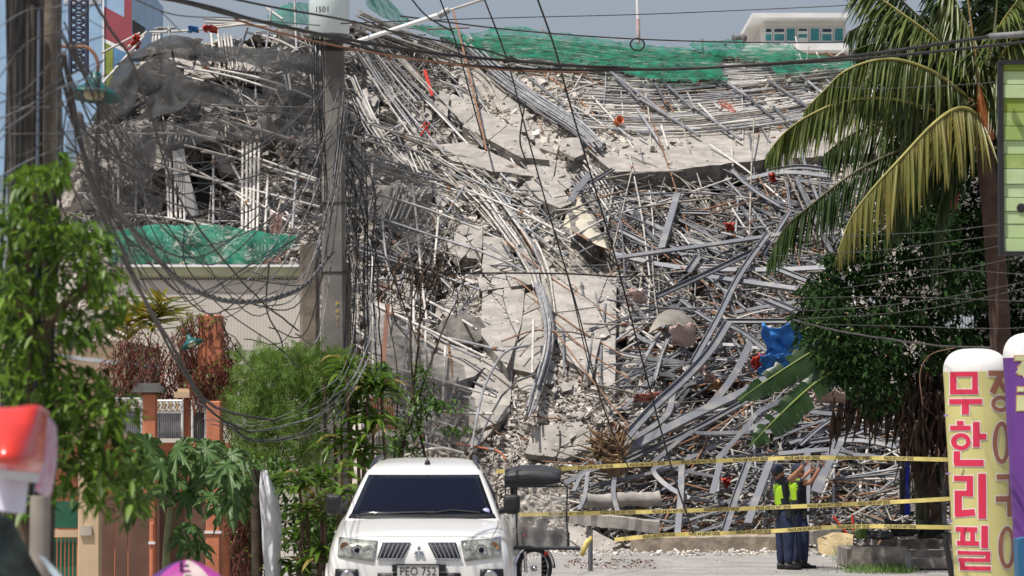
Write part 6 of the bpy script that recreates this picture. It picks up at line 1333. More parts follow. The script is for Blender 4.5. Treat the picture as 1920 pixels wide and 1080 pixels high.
# ------------------------------------------------------------ the two officers
def skin_body(J, E, root):
    names = list(J); me = bpy.data.meshes.new('sk'); me.from_pydata([J[k][0] for k in names], [(names.index(a), names.index(b)) for a, b in E], [])
    o = bpy.data.objects.new('sk', me); C.objects.link(o); o.modifiers.new('skin', 'SKIN'); me.update()
    if not me.skin_vertices: pass
    for i, k in enumerate(names):
        sv = me.skin_vertices[0].data[i]; r_ = J[k][1]; sv.radius = (r_, r_) if not isinstance(r_, tuple) else r_; sv.use_root = (k == root)
    s = o.modifiers.new('sub', 'SUBSURF'); s.levels = s.render_levels = 2; bpy.context.view_layer.update()
    m2 = bpy.data.meshes.new_from_object(o.evaluated_get(bpy.context.evaluated_depsgraph_get())); bpy.data.objects.remove(o); return m2
def officer(D, hipx, hipy, neck, head, sh, arm_r, arm_l, legs, label, face=1, skin=None, yellow=None, mats=None):
    u = U(D)
    def W(x, y, d=0): return P(x, y, D+d)
    navy, navy2, skn, boot, vestm, yelm = mats
    J = {}; E = []
    def add(k, p, r_, par=None):
        J[k] = (p, r_)
        if par: E.append((par, k))
    add('pelvis', W(hipx, hipy), (.165, .13)); add('waist', W((hipx*2+neck[0])/3, hipy-28), (.15, .115), 'pelvis'); add('chest', W((hipx+neck[0]*2)/3, hipy-52), (.175, .125), 'waist'); add('upper', W(neck[0], neck[1]+9), (.14, .10), 'chest')
    add('neck', W(*neck), .06, 'upper'); add('chin', W(head[0], head[1]+8), .065, 'neck'); add('skull', W(head[0], head[1]-2), .085, 'chin'); add('crown', W(head[0]-.5*face, head[1]-8), .065, 'skull')
    add('nose', W(head[0]+12*face, head[1]+2, -.02), .018, 'skull')
    for nm, a in (('r', arm_r), ('l', arm_l)):
        prev = 'upper'
        for i, (x, y, d, r_) in enumerate(a): add('arm_%s%d' % (nm, i), W(x, y, d), r_, prev); prev = 'arm_%s%d' % (nm, i)
        hp = Vector(J[prev][0]); pv = Vector(J['arm_%s%d' % (nm, len(a)-2)][0]); d_ = (hp-pv).normalized(); s_ = d_.cross(Vector((0, 1, 0))).normalized()
        for f in range(4):
            o_ = s_*((f-1.5)*.019); L = (.038, .044, .042, .034)[f]; add('f%s%da' % (nm, f), hp+d_*.035+o_, .0085, prev); add('f%s%db' % (nm, f), hp+d_*(.035+L)+o_*1.15+Vector((0, -.012, 0)), .0085, 'f%s%da' % (nm, f)); add('f%s%dc' % (nm, f), hp+d_*(.035+L*1.7)+o_*1.1+Vector((0, -.03, 0)), .007, 'f%s%db' % (nm, f))
        add('t%sa' % nm, hp+s_*-.038+d_*.005+Vector((0, -.015, 0)), .011, prev); add('t%sb' % nm, hp+s_*-.05+d_*.035+Vector((0, -.025, 0)), .009, 't%sa' % nm)
    for nm, l_ in (('r', legs[0]), ('l', legs[1])):
        prev = 'pelvis'
        for i, (x, y, d, r_) in enumerate(l_): add('leg_%s%d' % (nm, i), W(x, y, d), r_, prev); prev = 'leg_%s%d' % (nm, i)
    me = skin_body(J, E, 'pelvis')
    e = empty('person', (W(hipx, 1064).x, D, 0), label, 'person'); me.name = 'body'
    for m_ in (navy, navy2, skn, boot): me.materials.append(m_)
    segs = [(a, b, Vector(J[a][0]), Vector(J[b][0])) for a, b in E]
    zc = W(0, hipy-4).z; ank = .13
    slz = None
    for p in me.polygons:
        p.use_smooth = True; c = p.center; best = None
        for a, b, pa, pb in segs:
            t = max(0, min(1, (c-pa).dot(pb-pa)/(pb-pa).length_squared)); d_ = (c-(pa+(pb-pa)*t)).length/((J[b][1] if not isinstance(J[b][1], tuple) else J[b][1][0])+.02)
            if best is None or d_ < best[0]: best = (d_, a, b, t)
        b = best[2]; k = 0
        if b.startswith('leg'): k = 1
        if b in ('chin', 'skull', 'crown', 'nose') or (b == 'neck' and best[3] > .7) or b[0] in 'ft': k = 2
        if b.startswith('arm') and (b[-1] in '234' or (b[-1] == '1' and best[3] > .55)): k = 2
        if c.z < zc and k == 0: k = 1
        if c.z < ank: k = 3
        p.material_index = k
    body = bpy.data.objects.new('body', me); C.objects.link(body); body.parent = e; body.matrix_parent_inverse = e.matrix_world.inverted()
    # vest: the torso's own surface, set off a little
    zt = W(0, neck[1]+3).z; zb = W(0, hipy-8).z; mb = MB(); bm = bmesh.new(); bm.from_mesh(me); bm.normal_update(); xm = W(neck[0], 0).x
    for f in bm.faces:
        c = f.calc_center_median()
        if zb < c.z < zt and me.polygons[f.index].material_index in (0, 1) and abs(c.x-W((hipx+neck[0])/2, 0).x) < .19:
            isy = yellow(c, W, f.normal); mb.add([v.co+v.normal*.016 for v in f.verts], [tuple(range(len(f.verts)))], 1 if isy else 0, True)
    bm.free(); vo = mb.build('vest', [vestm, yelm], e)
    bm = bmesh.new(); bm.from_mesh(vo.data); bmesh.ops.remove_doubles(bm, verts=bm.verts, dist=1e-5); bm.to_mesh(vo.data); bm.free(); sd = vo.modifiers.new('s', 'SOLIDIFY'); sd.thickness = .012
    # cap, hair, mask, belt, boots
    hc = W(head[0], head[1]-4); mb = MB(); mb.lathe([(.096, -.03), (.1, 0), (.097, .04), (.082, .075), (.045, .096), (0, .1)], hc, 18, 0, Matrix.Rotation(R(-6*face), 3, 'Y')); mb.add([hc+Vector((face*.09, -.07, .005)), hc+Vector((face*.19, -.045, -.01)), hc+Vector((face*.195, .045, -.01)), hc+Vector((face*.09, .08, .005))], [(0, 1, 2, 3)]); mb.build('cap', navy, e)
    mb = MB(); mb.lathe([(.055, -.11), (.08, -.08), (.093, -.03), (.095, 0)], hc+Vector((-face*.012, .0, 0)), 14, 0); mb.build('hair', m_black, e)
    if face: mb = MB(); mb.lathe([(.03, -.05), (.075, -.04), (.086, 0), (.07, .04), (.03, .05)], W(head[0]+3.5*face, head[1]+5), 14, 0, Matrix.Diagonal((.9, 1.0, 1))); mb.build('face', skn, e)
    z = W(0, hipy-6).z; c = W(hipx-1, hipy-6); mb = MB(); mb.lathe([(.172, -.03), (.178, 0), (.172, .03)], c, 20, 0, Matrix.Diagonal((1.0, .84, 1))); mb.box(c+Vector((.06, -.15, -.03)), (.07, .06, .13)); mb.box(c+Vector((-.12, -.1, -.03)), (.06, .06, .1)); mb.build('belt', m_black, e)
    for l_ in legs:
        x, y, d, r_ = l_[-2]; a = W(x, y, d); mb = MB(); dx = .13*face
        pr = []
        for i in range(9):
            t = i/8; cx = a.x-.07*face+t*.27*face; w_ = .045+.012*math.sin(t*math.pi*1.3); h_ = .11 if t < .35 else .11-.06*min(1, (t-.35)/.4)
            pr.append([Vector((cx, a.y+w_*math.cos(q_)*(1 if i not in (0, 8) else .5), max(0.004, h_*(.5+.5*math.sin(q_))))) for q_ in [2*math.pi*j/10 for j in range(11)]])
        mb.grid(pr); mb.build('boot', boot, e)
    return e
navy = M('navy_shirt', (.028, .035, .062), .85, var=.3, scale=9, bump=.004, bscale=14); navy2 = M('navy_trousers', (.022, .032, .075), .85, var=.35, scale=7, bump=.008, bscale=9)
skn = M('tanned_skin', (.36, .17, .10), .6, var=.1, scale=9); boot = M('black_boot', (.018, .018, .018), .5); vestm = M('black_vest', (.015, .017, .022), .8, var=.3, scale=9); yelm = M('fluorescent_yellow', (.36, .62, .02), .7, var=.1, scale=5)
mats = (navy, navy2, skn, boot, vestm, yelm)
def yA(c, W, n):
    px = 960+c.x/U(51); py = 820-(c.z-CAMZ)/U(51)
    return (px < 1464 and 908 < py < 944) or (1476 < px < 1484 and 900 < py < 940) or (py < 900 and px < 1462)
def yB(c, W, n):
    px = 960+c.x/U(51.6); py = 820-(c.z-CAMZ)/U(51.6)
    return (px < 1492 and 905 < py < 940) or (py < 900 and px > 1490)
officer(51.6, 1500, 968, (1495,897), (1495,884), None, [(1506,903,-.12,.062),(1511,906,-.18,.05),(1521,904,-.22,.042),(1530,890,-.26,.036),(1537,878,-.28,.03),(1540,873,-.28,.028)],
        [(1478,902,.14,.06),(1488,904,.24,.05),(1502,900,.3,.04),(1512,890,.34,.034),(1518,884,.36,.028)], [[(1505,990,-.08,.11),(1507,1020,-.09,.09),(1507,1050,-.09,.075),(1508,1062,-.09,.042)],[(1496,990,.08,.11),(1495,1020,.1,.09),(1493,1050,.1,.075),(1495,1062,.1,.042)]],
        'officer on the right in navy uniform raising a bent arm towards the wreckage', 1, yellow=yB, mats=mats)
officer(51.0, 1470, 966, (1462,898), (1458,885), None, [(1477,900,-.1,.062),(1484,896,-.16,.05),(1492,888,-.2,.043),(1500,880,-.24,.036),(1506,873,-.26,.03),(1510,869,-.26,.028)],
        [(1462,904,.14,.06),(1472,908,.24,.05),(1484,904,.3,.042),(1492,894,.33,.036),(1498,884,.34,.03),(1501,879,.34,.028)], [[(1477,990,-.07,.115),(1479,1020,-.07,.092),(1479,1050,-.07,.078),(1480,1062,-.07,.042)],[(1466,990,.07,.115),(1465,1020,.08,.092),(1465,1050,.08,.078),(1466,1062,.08,.042)]],
        'officer on the left in a fluorescent yellow and black vest pointing up with one arm', 1, yellow=yA, mats=mats)
# ------------------------------------------------------------ plants
random.seed(99)
def leafm(name, a, b, transl=.35, rough=.5, island=.35, spec=.4): return M(name, a, rough, var=.2, scale=3, col2=b, island=island, transl=transl, thr=(.3, .7), spec=spec)
m_bark = M('brown_bark', (.16, .11, .075), .95, var=.4, scale=8, bump=.01)
m_darkbark = M('dark_stem', (.06, .042, .03), .95, var=.4, scale=8)
def blade(mb, base, d, L, w_, droop=.4, m=0, seg=3, fold=.15, side=None):
    """a leaf: a folded strip from base along d, drooping"""
    d = Vector(d).normalized(); up = Vector((0, 0, 1)); s = side or d.cross(up)
    if s.length < .05: s = Vector((1, 0, 0))
    s = s.normalized(); p = Vector(base); vs = []; k = seg
    for i in range(k+1):
        t = i/k; ww = w_*math.sin(math.pi*(.12+.88*t)**.8)*.5 if i < k else 0
        nn = s.cross(d).normalized()
        if i == k: vs.append(p.copy())
        else: vs += [p+s*ww+nn*(abs(ww)*fold*2), p-nn*ww*fold, p-s*ww+nn*(abs(ww)*fold*2)]
        d = (d+Vector((0, 0, -droop/k))).normalized(); p = p+d*(L/k)
    fs = []
    for i in range(k-1): b = i*3; fs += [(b, b+1, b+4, b+3), (b+1, b+2, b+5, b+4)]
    b = (k-1)*3; fs += [(b, b+1, k*3), (b+1, b+2, k*3)]
    mb.add(vs, fs, m, True)
def rdir(zb=0.):
    v = Vector((random.gauss(0, 1), random.gauss(0, 1), random.gauss(zb, 1))); return v.normalized()
def in_blob(): 
    v = rdir()*(random.random()**.4); return v
def cloud(blobs, D, dd, leaf, n):
    """n leaf positions over ellipsoid blobs given in pixels (cx, cy, rx, ry, weight)"""
    tot = sum(b[4] for b in blobs); out = []
    for b in blobs:
        for i in range(int(n*b[4]/tot)):
            v = in_blob(); nn = noise.noise(Vector((b[0]*.03+v.x*2.3, v.y*2, b[1]*.03+v.z*2.3)))
            if nn < -.08: continue
            out.append((P(b[0]+v.x*b[2], b[1]-v.z*b[3], D+(b[5] if len(b) > 5 else 0)+v.y*dd), v))
    return out
def individual_leaves(root, name, items, mat, cap=300):
    """items: (base, dir, L, w, droop); the largest become objects sharing a few meshes"""
    var = []
    for k in range(6):
        mb = MB(); blade(mb, (0, 0, 0), (1, 0, .15), 1, (.22, .3, .26, .34, .24, .28)[k]*1, (.3, .6, .9, .4, .7, .5)[k], 0, 4)
        me = bpy.data.meshes.new(name); me.from_pydata(mb.v, [], mb.f); me.materials.append(mat); me.polygons.foreach_set('use_smooth', [True]*len(mb.f)); var.append(me)
    items.sort(key=lambda q: -q[2]); inv = root.matrix_world.inverted()
    for (b, d, L, w_, dr) in items[:cap]:
        o = bpy.data.objects.new(name, random.choice(var)); C.objects.link(o); o.parent = root; o.matrix_parent_inverse = inv
        d = Vector(d).normalized(); q = d.to_track_quat('X', 'Z'); o.location = b; o.rotation_mode = 'QUATERNION'; o.rotation_quaternion = q; o.scale = (L, w_/.28, L)
    return items[cap:]
# --- leafy tree near the camera at the left
gl = leafm('bright_leaf', (.04, .10, .008), (.16, .26, .03), .4, .42, .6)
e = empty('leafy_tree', Vector((P(60, 1000, 16).x, 16, 0)), 'bright green leafy tree close by at the left edge', 'tree')
BL = [(60,340,40,40,.5),(110,315,24,34,.3),(30,420,60,60,1),(100,430,70,50,1),(160,450,50,40,.6),(60,520,90,60,1.2),(170,520,60,50,.8),(210,560,40,50,.5),(70,610,90,60,1.1),(160,620,50,36,.5),(60,700,80,60,.8),(150,720,60,40,.6),(200,770,60,50,.9),(140,830,50,60,.8),(210,850,60,50,.9),(190,910,80,50,.9),(255,900,40,60,.5),(120,760,50,50,.6),(90,880,40,50,.4),(20,660,40,60,.5),(250,950,30,40,.2),(10,560,40,70,.5),(30,770,40,60,.4),(40,930,60,50,.3)]
pts = cloud(BL, 16.5, .7, None, 5000); items = []
for p, v in pts: items.append((p, Vector((v.x*.8+random.gauss(0, .6), random.gauss(-.2, .6), random.gauss(-.35, .5))), rnd(.06, .125), rnd(.024, .042), .5))
rest = individual_leaves(e, 'leaf', items, gl); mb = MB()
for (b, d, L, w_, dr) in rest: blade(mb, b, d, L, w_, dr, 0, 3)
o = mb.build('foliage', gl, e); o['kind'] = 'stuff'
for q in [[(50,1200),(40,900),(60,650),(50,450),(70,350)],[(40,900),(120,780),(200,740)],[(55,650),(130,560),(190,520)],[(45,850),(150,880),(230,900)],[(50,600),(20,500),(30,420)]]:
    mb = MB(); W = [P(x, y, 16.5) for x, y in q]; k = len(W); mb.tube([Vector(a) for a in cr([tuple(a) for a in W], 10)], [.035*(1-.075*i) for i in range(10)], 7); mb.build('trunk' if q[0][1] == 1200 else 'branch', m_bark, e)
# --- dark leafy tree on the right, under the palm
dl = leafm('shade_dark_leaf', (.008, .022, .006), (.020, .05, .008), .15, .7, .5, .12)  # leaf colour darkened so the tree's shade is painted in
def tree(label, blobs, D, dd, n, size, mat, stems, cat='tree', name='leafy_tree', w=.45, cap=300, barkm=None, droop=.5):
    x0 = stems[0][0][0] if stems else blobs[0][0]; e = empty(name, Vector((P(x0, 1000, D).x, D, 0)), label, cat); items = []
    for p, v in cloud(blobs, D, dd, None, n): L = rnd(*size); items.append((p, Vector((v.x*.6+random.gauss(0, .7), random.gauss(-.2, .7), random.gauss(-.1, .6))), L, L*w*rnd(.8, 1.2), droop))
    rest = individual_leaves(e, 'leaf', items, mat, cap) if cap else items; mb = MB()
    for (b, d, L, w_, dr) in rest: blade(mb, b, d, L, w_, dr, 0, 2)
    o = mb.build('foliage', mat, e); o['kind'] = 'stuff'
    for i, s in enumerate(stems):
        W = [P(x, y, D) for x, y in s[0]] if isinstance(s[0], list) else [P(x, y, D) for x, y in s]
    return e
def stems(e, D, lst, mat=None, base=True):
    for i, (q, r0, r1) in enumerate(lst):
        W = cr([tuple(P(x, y, D+(rnd(-.2, .2) if len(lst) > 4 else 0))) for x, y in q], 10); mb = MB(); mb.tube([Vector(a) for a in W], [r0+(r1-r0)*k/9 for k in range(10)], 7); mb.build('trunk' if i == 0 else 'branch', mat or m_darkbark, e)
RB = [(1545,560,50,50,1),(1590,520,60,50,1),(1660,500,80,60,1.5),(1540,620,50,50,1),(1600,620,80,60,1.6),(1690,600,90,60,1.6),(1640,690,100,40,1.2),(1740,560,70,80,1.4),(1570,680,50,40,.8),(1720,680,70,50,1),(1750,450,70,70,1.2),(1620,440,60,50,.9),(1800,540,60,100,1.1),(1780,660,60,60,.8),(1700,420,70,60,.8),(1500,600,24,20,.25,-1),(1510,650,22,24,.25,-1),(1520,545,26,16,.25),(1560,490,30,20,.3),(1610,465,30,26,.3),(1530,700,26,18,.25,-1),(1680,380,50,40,.6),(1560,650,46,44,1.1,-2.9),(1600,700,50,44,1.1,-2.9),(1560,590,46,50,1,-2.4),(1640,640,60,70,1.2,-2.6),(1650,740,50,40,.8,-2)]
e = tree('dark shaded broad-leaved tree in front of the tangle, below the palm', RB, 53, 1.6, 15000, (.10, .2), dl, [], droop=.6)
stems(e, 53, [([(1760,1000),(1740,900),(1700,800),(1660,720),(1620,640)],.16,.06),([(1700,800),(1740,700),(1740,600)],.09,.04),([(1720,860),(1780,760),(1800,660)],.09,.04),([(1660,720),(1600,700),(1560,680)],.05,.02),([(1590,780),(1620,735),(1640,690)],.05,.03)])
mb = MB()      # hanging dead stems and aerial roots
for i in range(240):
    x = rnd(1690, 1850)+random.gauss(0, 10); y = rnd(690, 800); L = rnd(40, 190); q = [(x, y), (x+rnd(-14, 14), y+L*.5), (x+rnd(-24, 24), y+L)]
    mb.tube([P(a, b, 52.6+rnd(-.6, .8)) for a, b in q], [rnd(.01, .045), rnd(.01, .03), .006], 5, random.choice((0, 0, 1)))
for i in range(60):
    x = rnd(1560, 1700); y = rnd(720, 800); L = rnd(30, 80); mb.tube([P(x, y, 52.8), P(x-rnd(0, 16), y+L, 52.9)], [rnd(.02, .05), .008], 5, random.choice((0, 1)))
o = mb.build('hanging_stems', [M('dead_brown_stem', (.085, .05, .035), .95, var=.4, scale=6, island=.4), m_darkbark], e); o['kind'] = 'stuff'
e = tree('dense dark trees filling the background behind the palm trunk', [(1720,330,70,90,1),(1790,400,80,110,1.4),(1860,500,90,130,1.5),(1900,360,60,120,1),(1830,640,100,70,1),(1910,660,70,70,.8),(1760,760,70,80,.9),(1840,800,80,100,.9),(1930,800,60,120,.7),(1700,250,50,60,.5),(1740,900,50,80,.6),(1860,250,90,90,.8),(1800,150,80,90,.8),(1890,110,70,90,.8),(1770,60,70,50,.8),(1880,20,80,60,1),(1700,120,60,50,.6),(1820,230,80,60,.9),(1680,60,40,40,.4)], 57, 1.4, 21000, (.14, .26), leafm('deep_shade_leaf', (.007, .018, .005), (.014, .032, .008), .1, .7, .5, .1), [], cap=0)  # deep shade of these crowns is put into the leaf colour
stems(e, 57, [([(1880,1000),(1870,700),(1850,400)],.2,.1)])
mb = MB(); D = 55.5
for i in range(14): pbox(mb, 1750+i*5.5, 590+(i % 3)*2, 1754+i*5.5, 616, D+rnd(0, .05), .03)
o = mb.build('pale_pickets', M('pale_blue_sheet', (.42, .46, .5), .6)); local(o); tag(o, 'pale bluish corrugated strip glimpsed between the palm trunk and dark tree', 'sheet')
mb = MB(); mb.prism([P(1775, 355, 56), P(1800, 362, 56), P(1790, 400, 56), P(1772, 400, 56)], (0, .1, 0)); o = mb.build('red_sheet', M('deep_red_sheet', (.35, .06, .05), .7)); recalc(o); local(o); tag(o, 'deep red sheet glimpsed through the palm fronds', 'sheet')

# --- coconut palm
pg = leafm('palm_leaflet', (.06, .09, .018), (.13, .155, .04), .25, .32, .4); pyel = leafm('yellowing_leaflet', (.12, .14, .03), (.24, .20, .055), .3, .34, .4); pdk = leafm('shaded_leaflet', (.022, .045, .01), (.05, .08, .018), .2, .4, .3)  # last one is a darker copy with crown shade painted in
m_rach = M('frond_midrib', (.30, .27, .08), .6, var=.2); 
D = 45; root = empty('coconut_palm', Vector((P(1875, 1100, D).x, D, 0)), 'tall coconut palm with drooping fronds at the upper right', 'palm tree')
FR = [ # control px (+ depth), leaflet length m, material, hang 0..1, count per side, individual
 ([(1838,205,0),(1800,170,-.4),(1740,130,-.8),(1665,110,-1.1),(1590,130,-1.2),(1545,170,-1.2),(1510,205,-1.2)], .62, pg, 1.0, 62, 0),
 ([(1838,225,0),(1770,212,-.5),(1680,186,-.9),(1590,188,-1.2),(1520,215,-1.3),(1470,250,-1.3),(1438,290,-1.3)], .66, pg, 1.0, 66, 0),
 ([(1842,240,-.1),(1828,212,-.5),(1795,203,-.9),(1750,232,-1.3),(1690,295,-1.6),(1635,355,-1.8),(1595,410,-1.9),(1570,475,-2.0)], .85, pyel, 1.0, 58, 1),
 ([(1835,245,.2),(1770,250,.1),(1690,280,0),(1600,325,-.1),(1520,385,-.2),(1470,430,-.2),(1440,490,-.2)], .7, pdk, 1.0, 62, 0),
 ([(1835,190,.2),(1800,120,0),(1750,70,-.2),(1690,25,-.3),(1640,-10,-.3),(1600,-30,-.3)], .75, pg, .55, 52, 0),
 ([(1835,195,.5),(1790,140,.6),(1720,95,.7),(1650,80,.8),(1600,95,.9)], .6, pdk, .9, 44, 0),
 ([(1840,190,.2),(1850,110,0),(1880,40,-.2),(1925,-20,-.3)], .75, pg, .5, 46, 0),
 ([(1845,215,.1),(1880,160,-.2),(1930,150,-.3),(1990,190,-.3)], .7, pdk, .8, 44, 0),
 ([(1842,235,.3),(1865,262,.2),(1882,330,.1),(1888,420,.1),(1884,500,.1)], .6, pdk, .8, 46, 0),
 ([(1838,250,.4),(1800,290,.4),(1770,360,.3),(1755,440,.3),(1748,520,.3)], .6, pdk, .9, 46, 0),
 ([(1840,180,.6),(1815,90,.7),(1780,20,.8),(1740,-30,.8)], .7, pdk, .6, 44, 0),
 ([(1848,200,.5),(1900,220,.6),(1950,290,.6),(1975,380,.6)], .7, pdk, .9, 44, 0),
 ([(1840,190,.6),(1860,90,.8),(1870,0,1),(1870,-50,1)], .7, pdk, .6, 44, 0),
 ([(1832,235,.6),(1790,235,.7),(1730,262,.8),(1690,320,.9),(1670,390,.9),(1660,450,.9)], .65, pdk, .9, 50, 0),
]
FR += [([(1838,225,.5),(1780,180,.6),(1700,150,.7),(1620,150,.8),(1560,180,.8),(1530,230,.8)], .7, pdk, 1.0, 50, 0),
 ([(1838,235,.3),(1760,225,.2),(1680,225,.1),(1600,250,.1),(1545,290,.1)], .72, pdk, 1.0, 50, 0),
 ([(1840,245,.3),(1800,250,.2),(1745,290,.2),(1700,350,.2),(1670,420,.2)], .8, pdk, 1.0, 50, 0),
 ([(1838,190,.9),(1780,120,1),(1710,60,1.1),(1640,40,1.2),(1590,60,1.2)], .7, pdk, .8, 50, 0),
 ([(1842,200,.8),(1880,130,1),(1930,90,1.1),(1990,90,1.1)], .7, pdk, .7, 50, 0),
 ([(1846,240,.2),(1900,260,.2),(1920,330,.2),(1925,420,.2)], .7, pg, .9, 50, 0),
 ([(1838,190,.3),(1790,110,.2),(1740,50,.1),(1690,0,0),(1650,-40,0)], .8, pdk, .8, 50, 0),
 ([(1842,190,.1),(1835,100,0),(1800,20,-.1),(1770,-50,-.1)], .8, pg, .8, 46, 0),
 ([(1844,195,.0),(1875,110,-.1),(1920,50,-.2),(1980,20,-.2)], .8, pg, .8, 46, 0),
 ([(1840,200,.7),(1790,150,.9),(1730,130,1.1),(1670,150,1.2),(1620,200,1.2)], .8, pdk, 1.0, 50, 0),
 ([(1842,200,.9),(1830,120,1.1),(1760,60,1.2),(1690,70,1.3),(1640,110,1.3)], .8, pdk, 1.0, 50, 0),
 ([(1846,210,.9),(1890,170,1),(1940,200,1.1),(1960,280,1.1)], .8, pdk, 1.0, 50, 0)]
var = []
for k in range(5):
    mb = MB(); blade(mb, (0, 0, 0), (1, 0, .1), 1, .055, .25+.1*k, 0, 5, .25); me = bpy.data.meshes.new('leaflet'); me.from_pydata(mb.v, [], mb.f); me.polygons.foreach_set('use_smooth', [True]*len(mb.f)); var.append(me)
for me in var: me.materials.append(pyel)
for ctrl, LL, mt, hang, cnt, indiv in FR:
    cnt = int(cnt*(1.5 if not indiv else 1.3))
    W = [Vector(a) for a in cr([tuple(P(x, y, D+d)) for x, y, d in ctrl], 36)]
    mb = MB(); mb.tube(W, [.030*(1-i/38)+.004 for i in range(36)], 6); fr = mb.build('frond', m_rach if mt is not pdk else M('shaded_midrib', (.08, .08, .03), .6) if 'shaded_midrib' not in bpy.data.materials else bpy.data.materials['shaded_midrib'], root)
    mb = MB(); tl = 0
    for i in range(cnt):
        for sg in (-1, 1):
            t = .07+.93*(i+rnd(-.2, .2))/cnt; u = min(34.9, max(0, t*35)); j = int(u); p = W[j].lerp(W[j+1], u-j); tg = (W[min(35, j+2)]-W[max(0, j-1)]).normalized()
            s_ = tg.cross(Vector((0, 0, 1))).normalized()*sg; prof = math.sin(math.pi*min(1, .18+t*.86))**.6; L = LL*(.4+.85*prof)*rnd(.8, 1.15)
            d_ = (tg*.55+s_*(.75-.35*hang)+Vector((0, 0, -.35-.9*hang+.5*(1-hang)))+rdir()*.16).normalized()
            if indiv and tl < 300:
                tl += 1; o = bpy.data.objects.new('leaflet', random.choice(var)); C.objects.link(o); o.parent = fr; o.matrix_parent_inverse = fr.matrix_world.inverted(); o.location = p; o.rotation_mode = 'QUATERNION'; o.rotation_quaternion = d_.to_track_quat('X', 'Z'); o.scale = (L, L*.9, L)
            else: blade(mb, p, d_, L, rnd(.03, .05), .5*hang+.35, 0, 4, .25)
    if mb.v: o = mb.build('leaflets', mt, fr); o['kind'] = 'stuff'
# spear, heart, trunk, fibres, flower stalks
mb = MB(); mb.tube([P(1848, 235, D-.3), P(1836, 160, D-.4), P(1826, 80, D-.4), P(1812, -20, D-.4)], [.05, .028, .018, .012], 6); mb.build('spear_leaf', M('tan_spear', (.30, .20, .07), .6, var=.3), root)
mb = MB(); mb.tube([P(1858, 262, D-.35), P(1842, 215, D-.4), P(1834, 150, D-.4)], [.06, .085, .02], 8); mb.build('sheath', M('orange_sheath', (.40, .13, .03), .6, var=.3, scale=5), root)
mb = MB(); W = cr([tuple(Vector((P(1885, 0, D).x, D, 0))), tuple(P(1876, 640, D)), tuple(P(1862, 430, D)), tuple(P(1848, 300, D)), tuple(P(1842, 215, D))], 60); mb.tube([Vector(a) for a in W], [(.155-.04*i/59)*(1.07 if i % 2 else .97) for i in range(60)], 14); mb.build('trunk', M('palm_trunk_bark', (.085, .05, .036), .95, var=.3, scale=4, bump=.01), root)
mb = MB()
for i in range(40):
    a = P(1850+rnd(-14, 14), 225+rnd(-25, 60), D-.3); mb.tube([a, a+Vector((rnd(-.14, .14), rnd(-.15, .05), rnd(-.22, .1)))], [.014, .003], 4, random.choice((0, 1)))
o = mb.build('fibres', [M('orange_fibre', (.42, .13, .05), .8, island=.3), M('straw_fibre', (.34, .26, .14), .8)], root); o['kind'] = 'stuff'
for q in [(1818,200),(1826,192),(1812,195)]: mb = MB(); blade(mb, P(q[0], q[1], D-.6), (rnd(-.6, .6), 0, .3), .14, .05, .6, 0, 3); mb.build('dry_bract', M('pinkish_bract', (.5, .33, .26), .7) if 'pinkish_bract' not in bpy.data.materials else bpy.data.materials['pinkish_bract'], root)

# --- banana leaves
bn = leafm('banana_leaf', (.012, .034, .008), (.025, .06, .012), .2, .35, .1); bmid = M('banana_midrib', (.20, .26, .05), .5, var=.2)
root = empty('banana_plant', Vector((P(1640, 1050, 51).x, 51, 0)), 'banana plant whose broad leaves hang over the long main beam', 'banana plant')
def banana(ctrl, w_, D, notch=.0):
    W = [Vector(a) for a in cr([tuple(P(x, y, D)) for x, y in ctrl], 22)]; mb = MB(); mb.tube(W, [.022*(1-i/24)+.003 for i in range(22)], 6); lf = mb.build('leaf', bmid, root)
    for sg in (-1, 1):
        rows = [[], [], []]; 
        for i in range(22):
            tg = (W[min(21, i+1)]-W[max(0, i-1)]).normalized(); s_ = tg.cross(Vector((.1, -.9, .35))).normalized()*sg; ww = w_*math.sin(math.pi*min(.97, .06+i/22))**.55*(rnd(.82, 1.05)); dr = Vector((0, 0, -1))
            rows[0].append(W[i]); rows[1].append(W[i]+s_*ww*.55+dr*ww*.1+Vector((0, rnd(-.02, .02), 0))); rows[2].append(W[i]+s_*ww+dr*ww*.35+Vector((rnd(-.02, .02), rnd(-.03, .03), 0)))
        m2 = MB()
        for i in range(21):
            if random.random() < .1: continue
            m2.add([rows[0][i], rows[0][i+1], rows[1][i+1], rows[1][i], rows[2][i]+(rows[2][i+1]-rows[2][i])*.06, rows[2][i+1]], [(0, 1, 2, 3), (3, 2, 5, 4)], 0, True)
        o = m2.build('blade', bn, lf)
banana([(1600,618),(1530,655),(1450,705),(1385,750)], .25, 50.5); banana([(1585,680),(1520,725),(1455,785),(1405,838)], .24, 50.2); banana([(1600,600),(1550,600),(1500,622)], .18, 51.5)
stems(root, 53.4, [([(1730,1050),(1722,900),(1700,750),(1660,620)],.10,.05)], M('banana_stem', (.09, .10, .04), .7, var=.3))

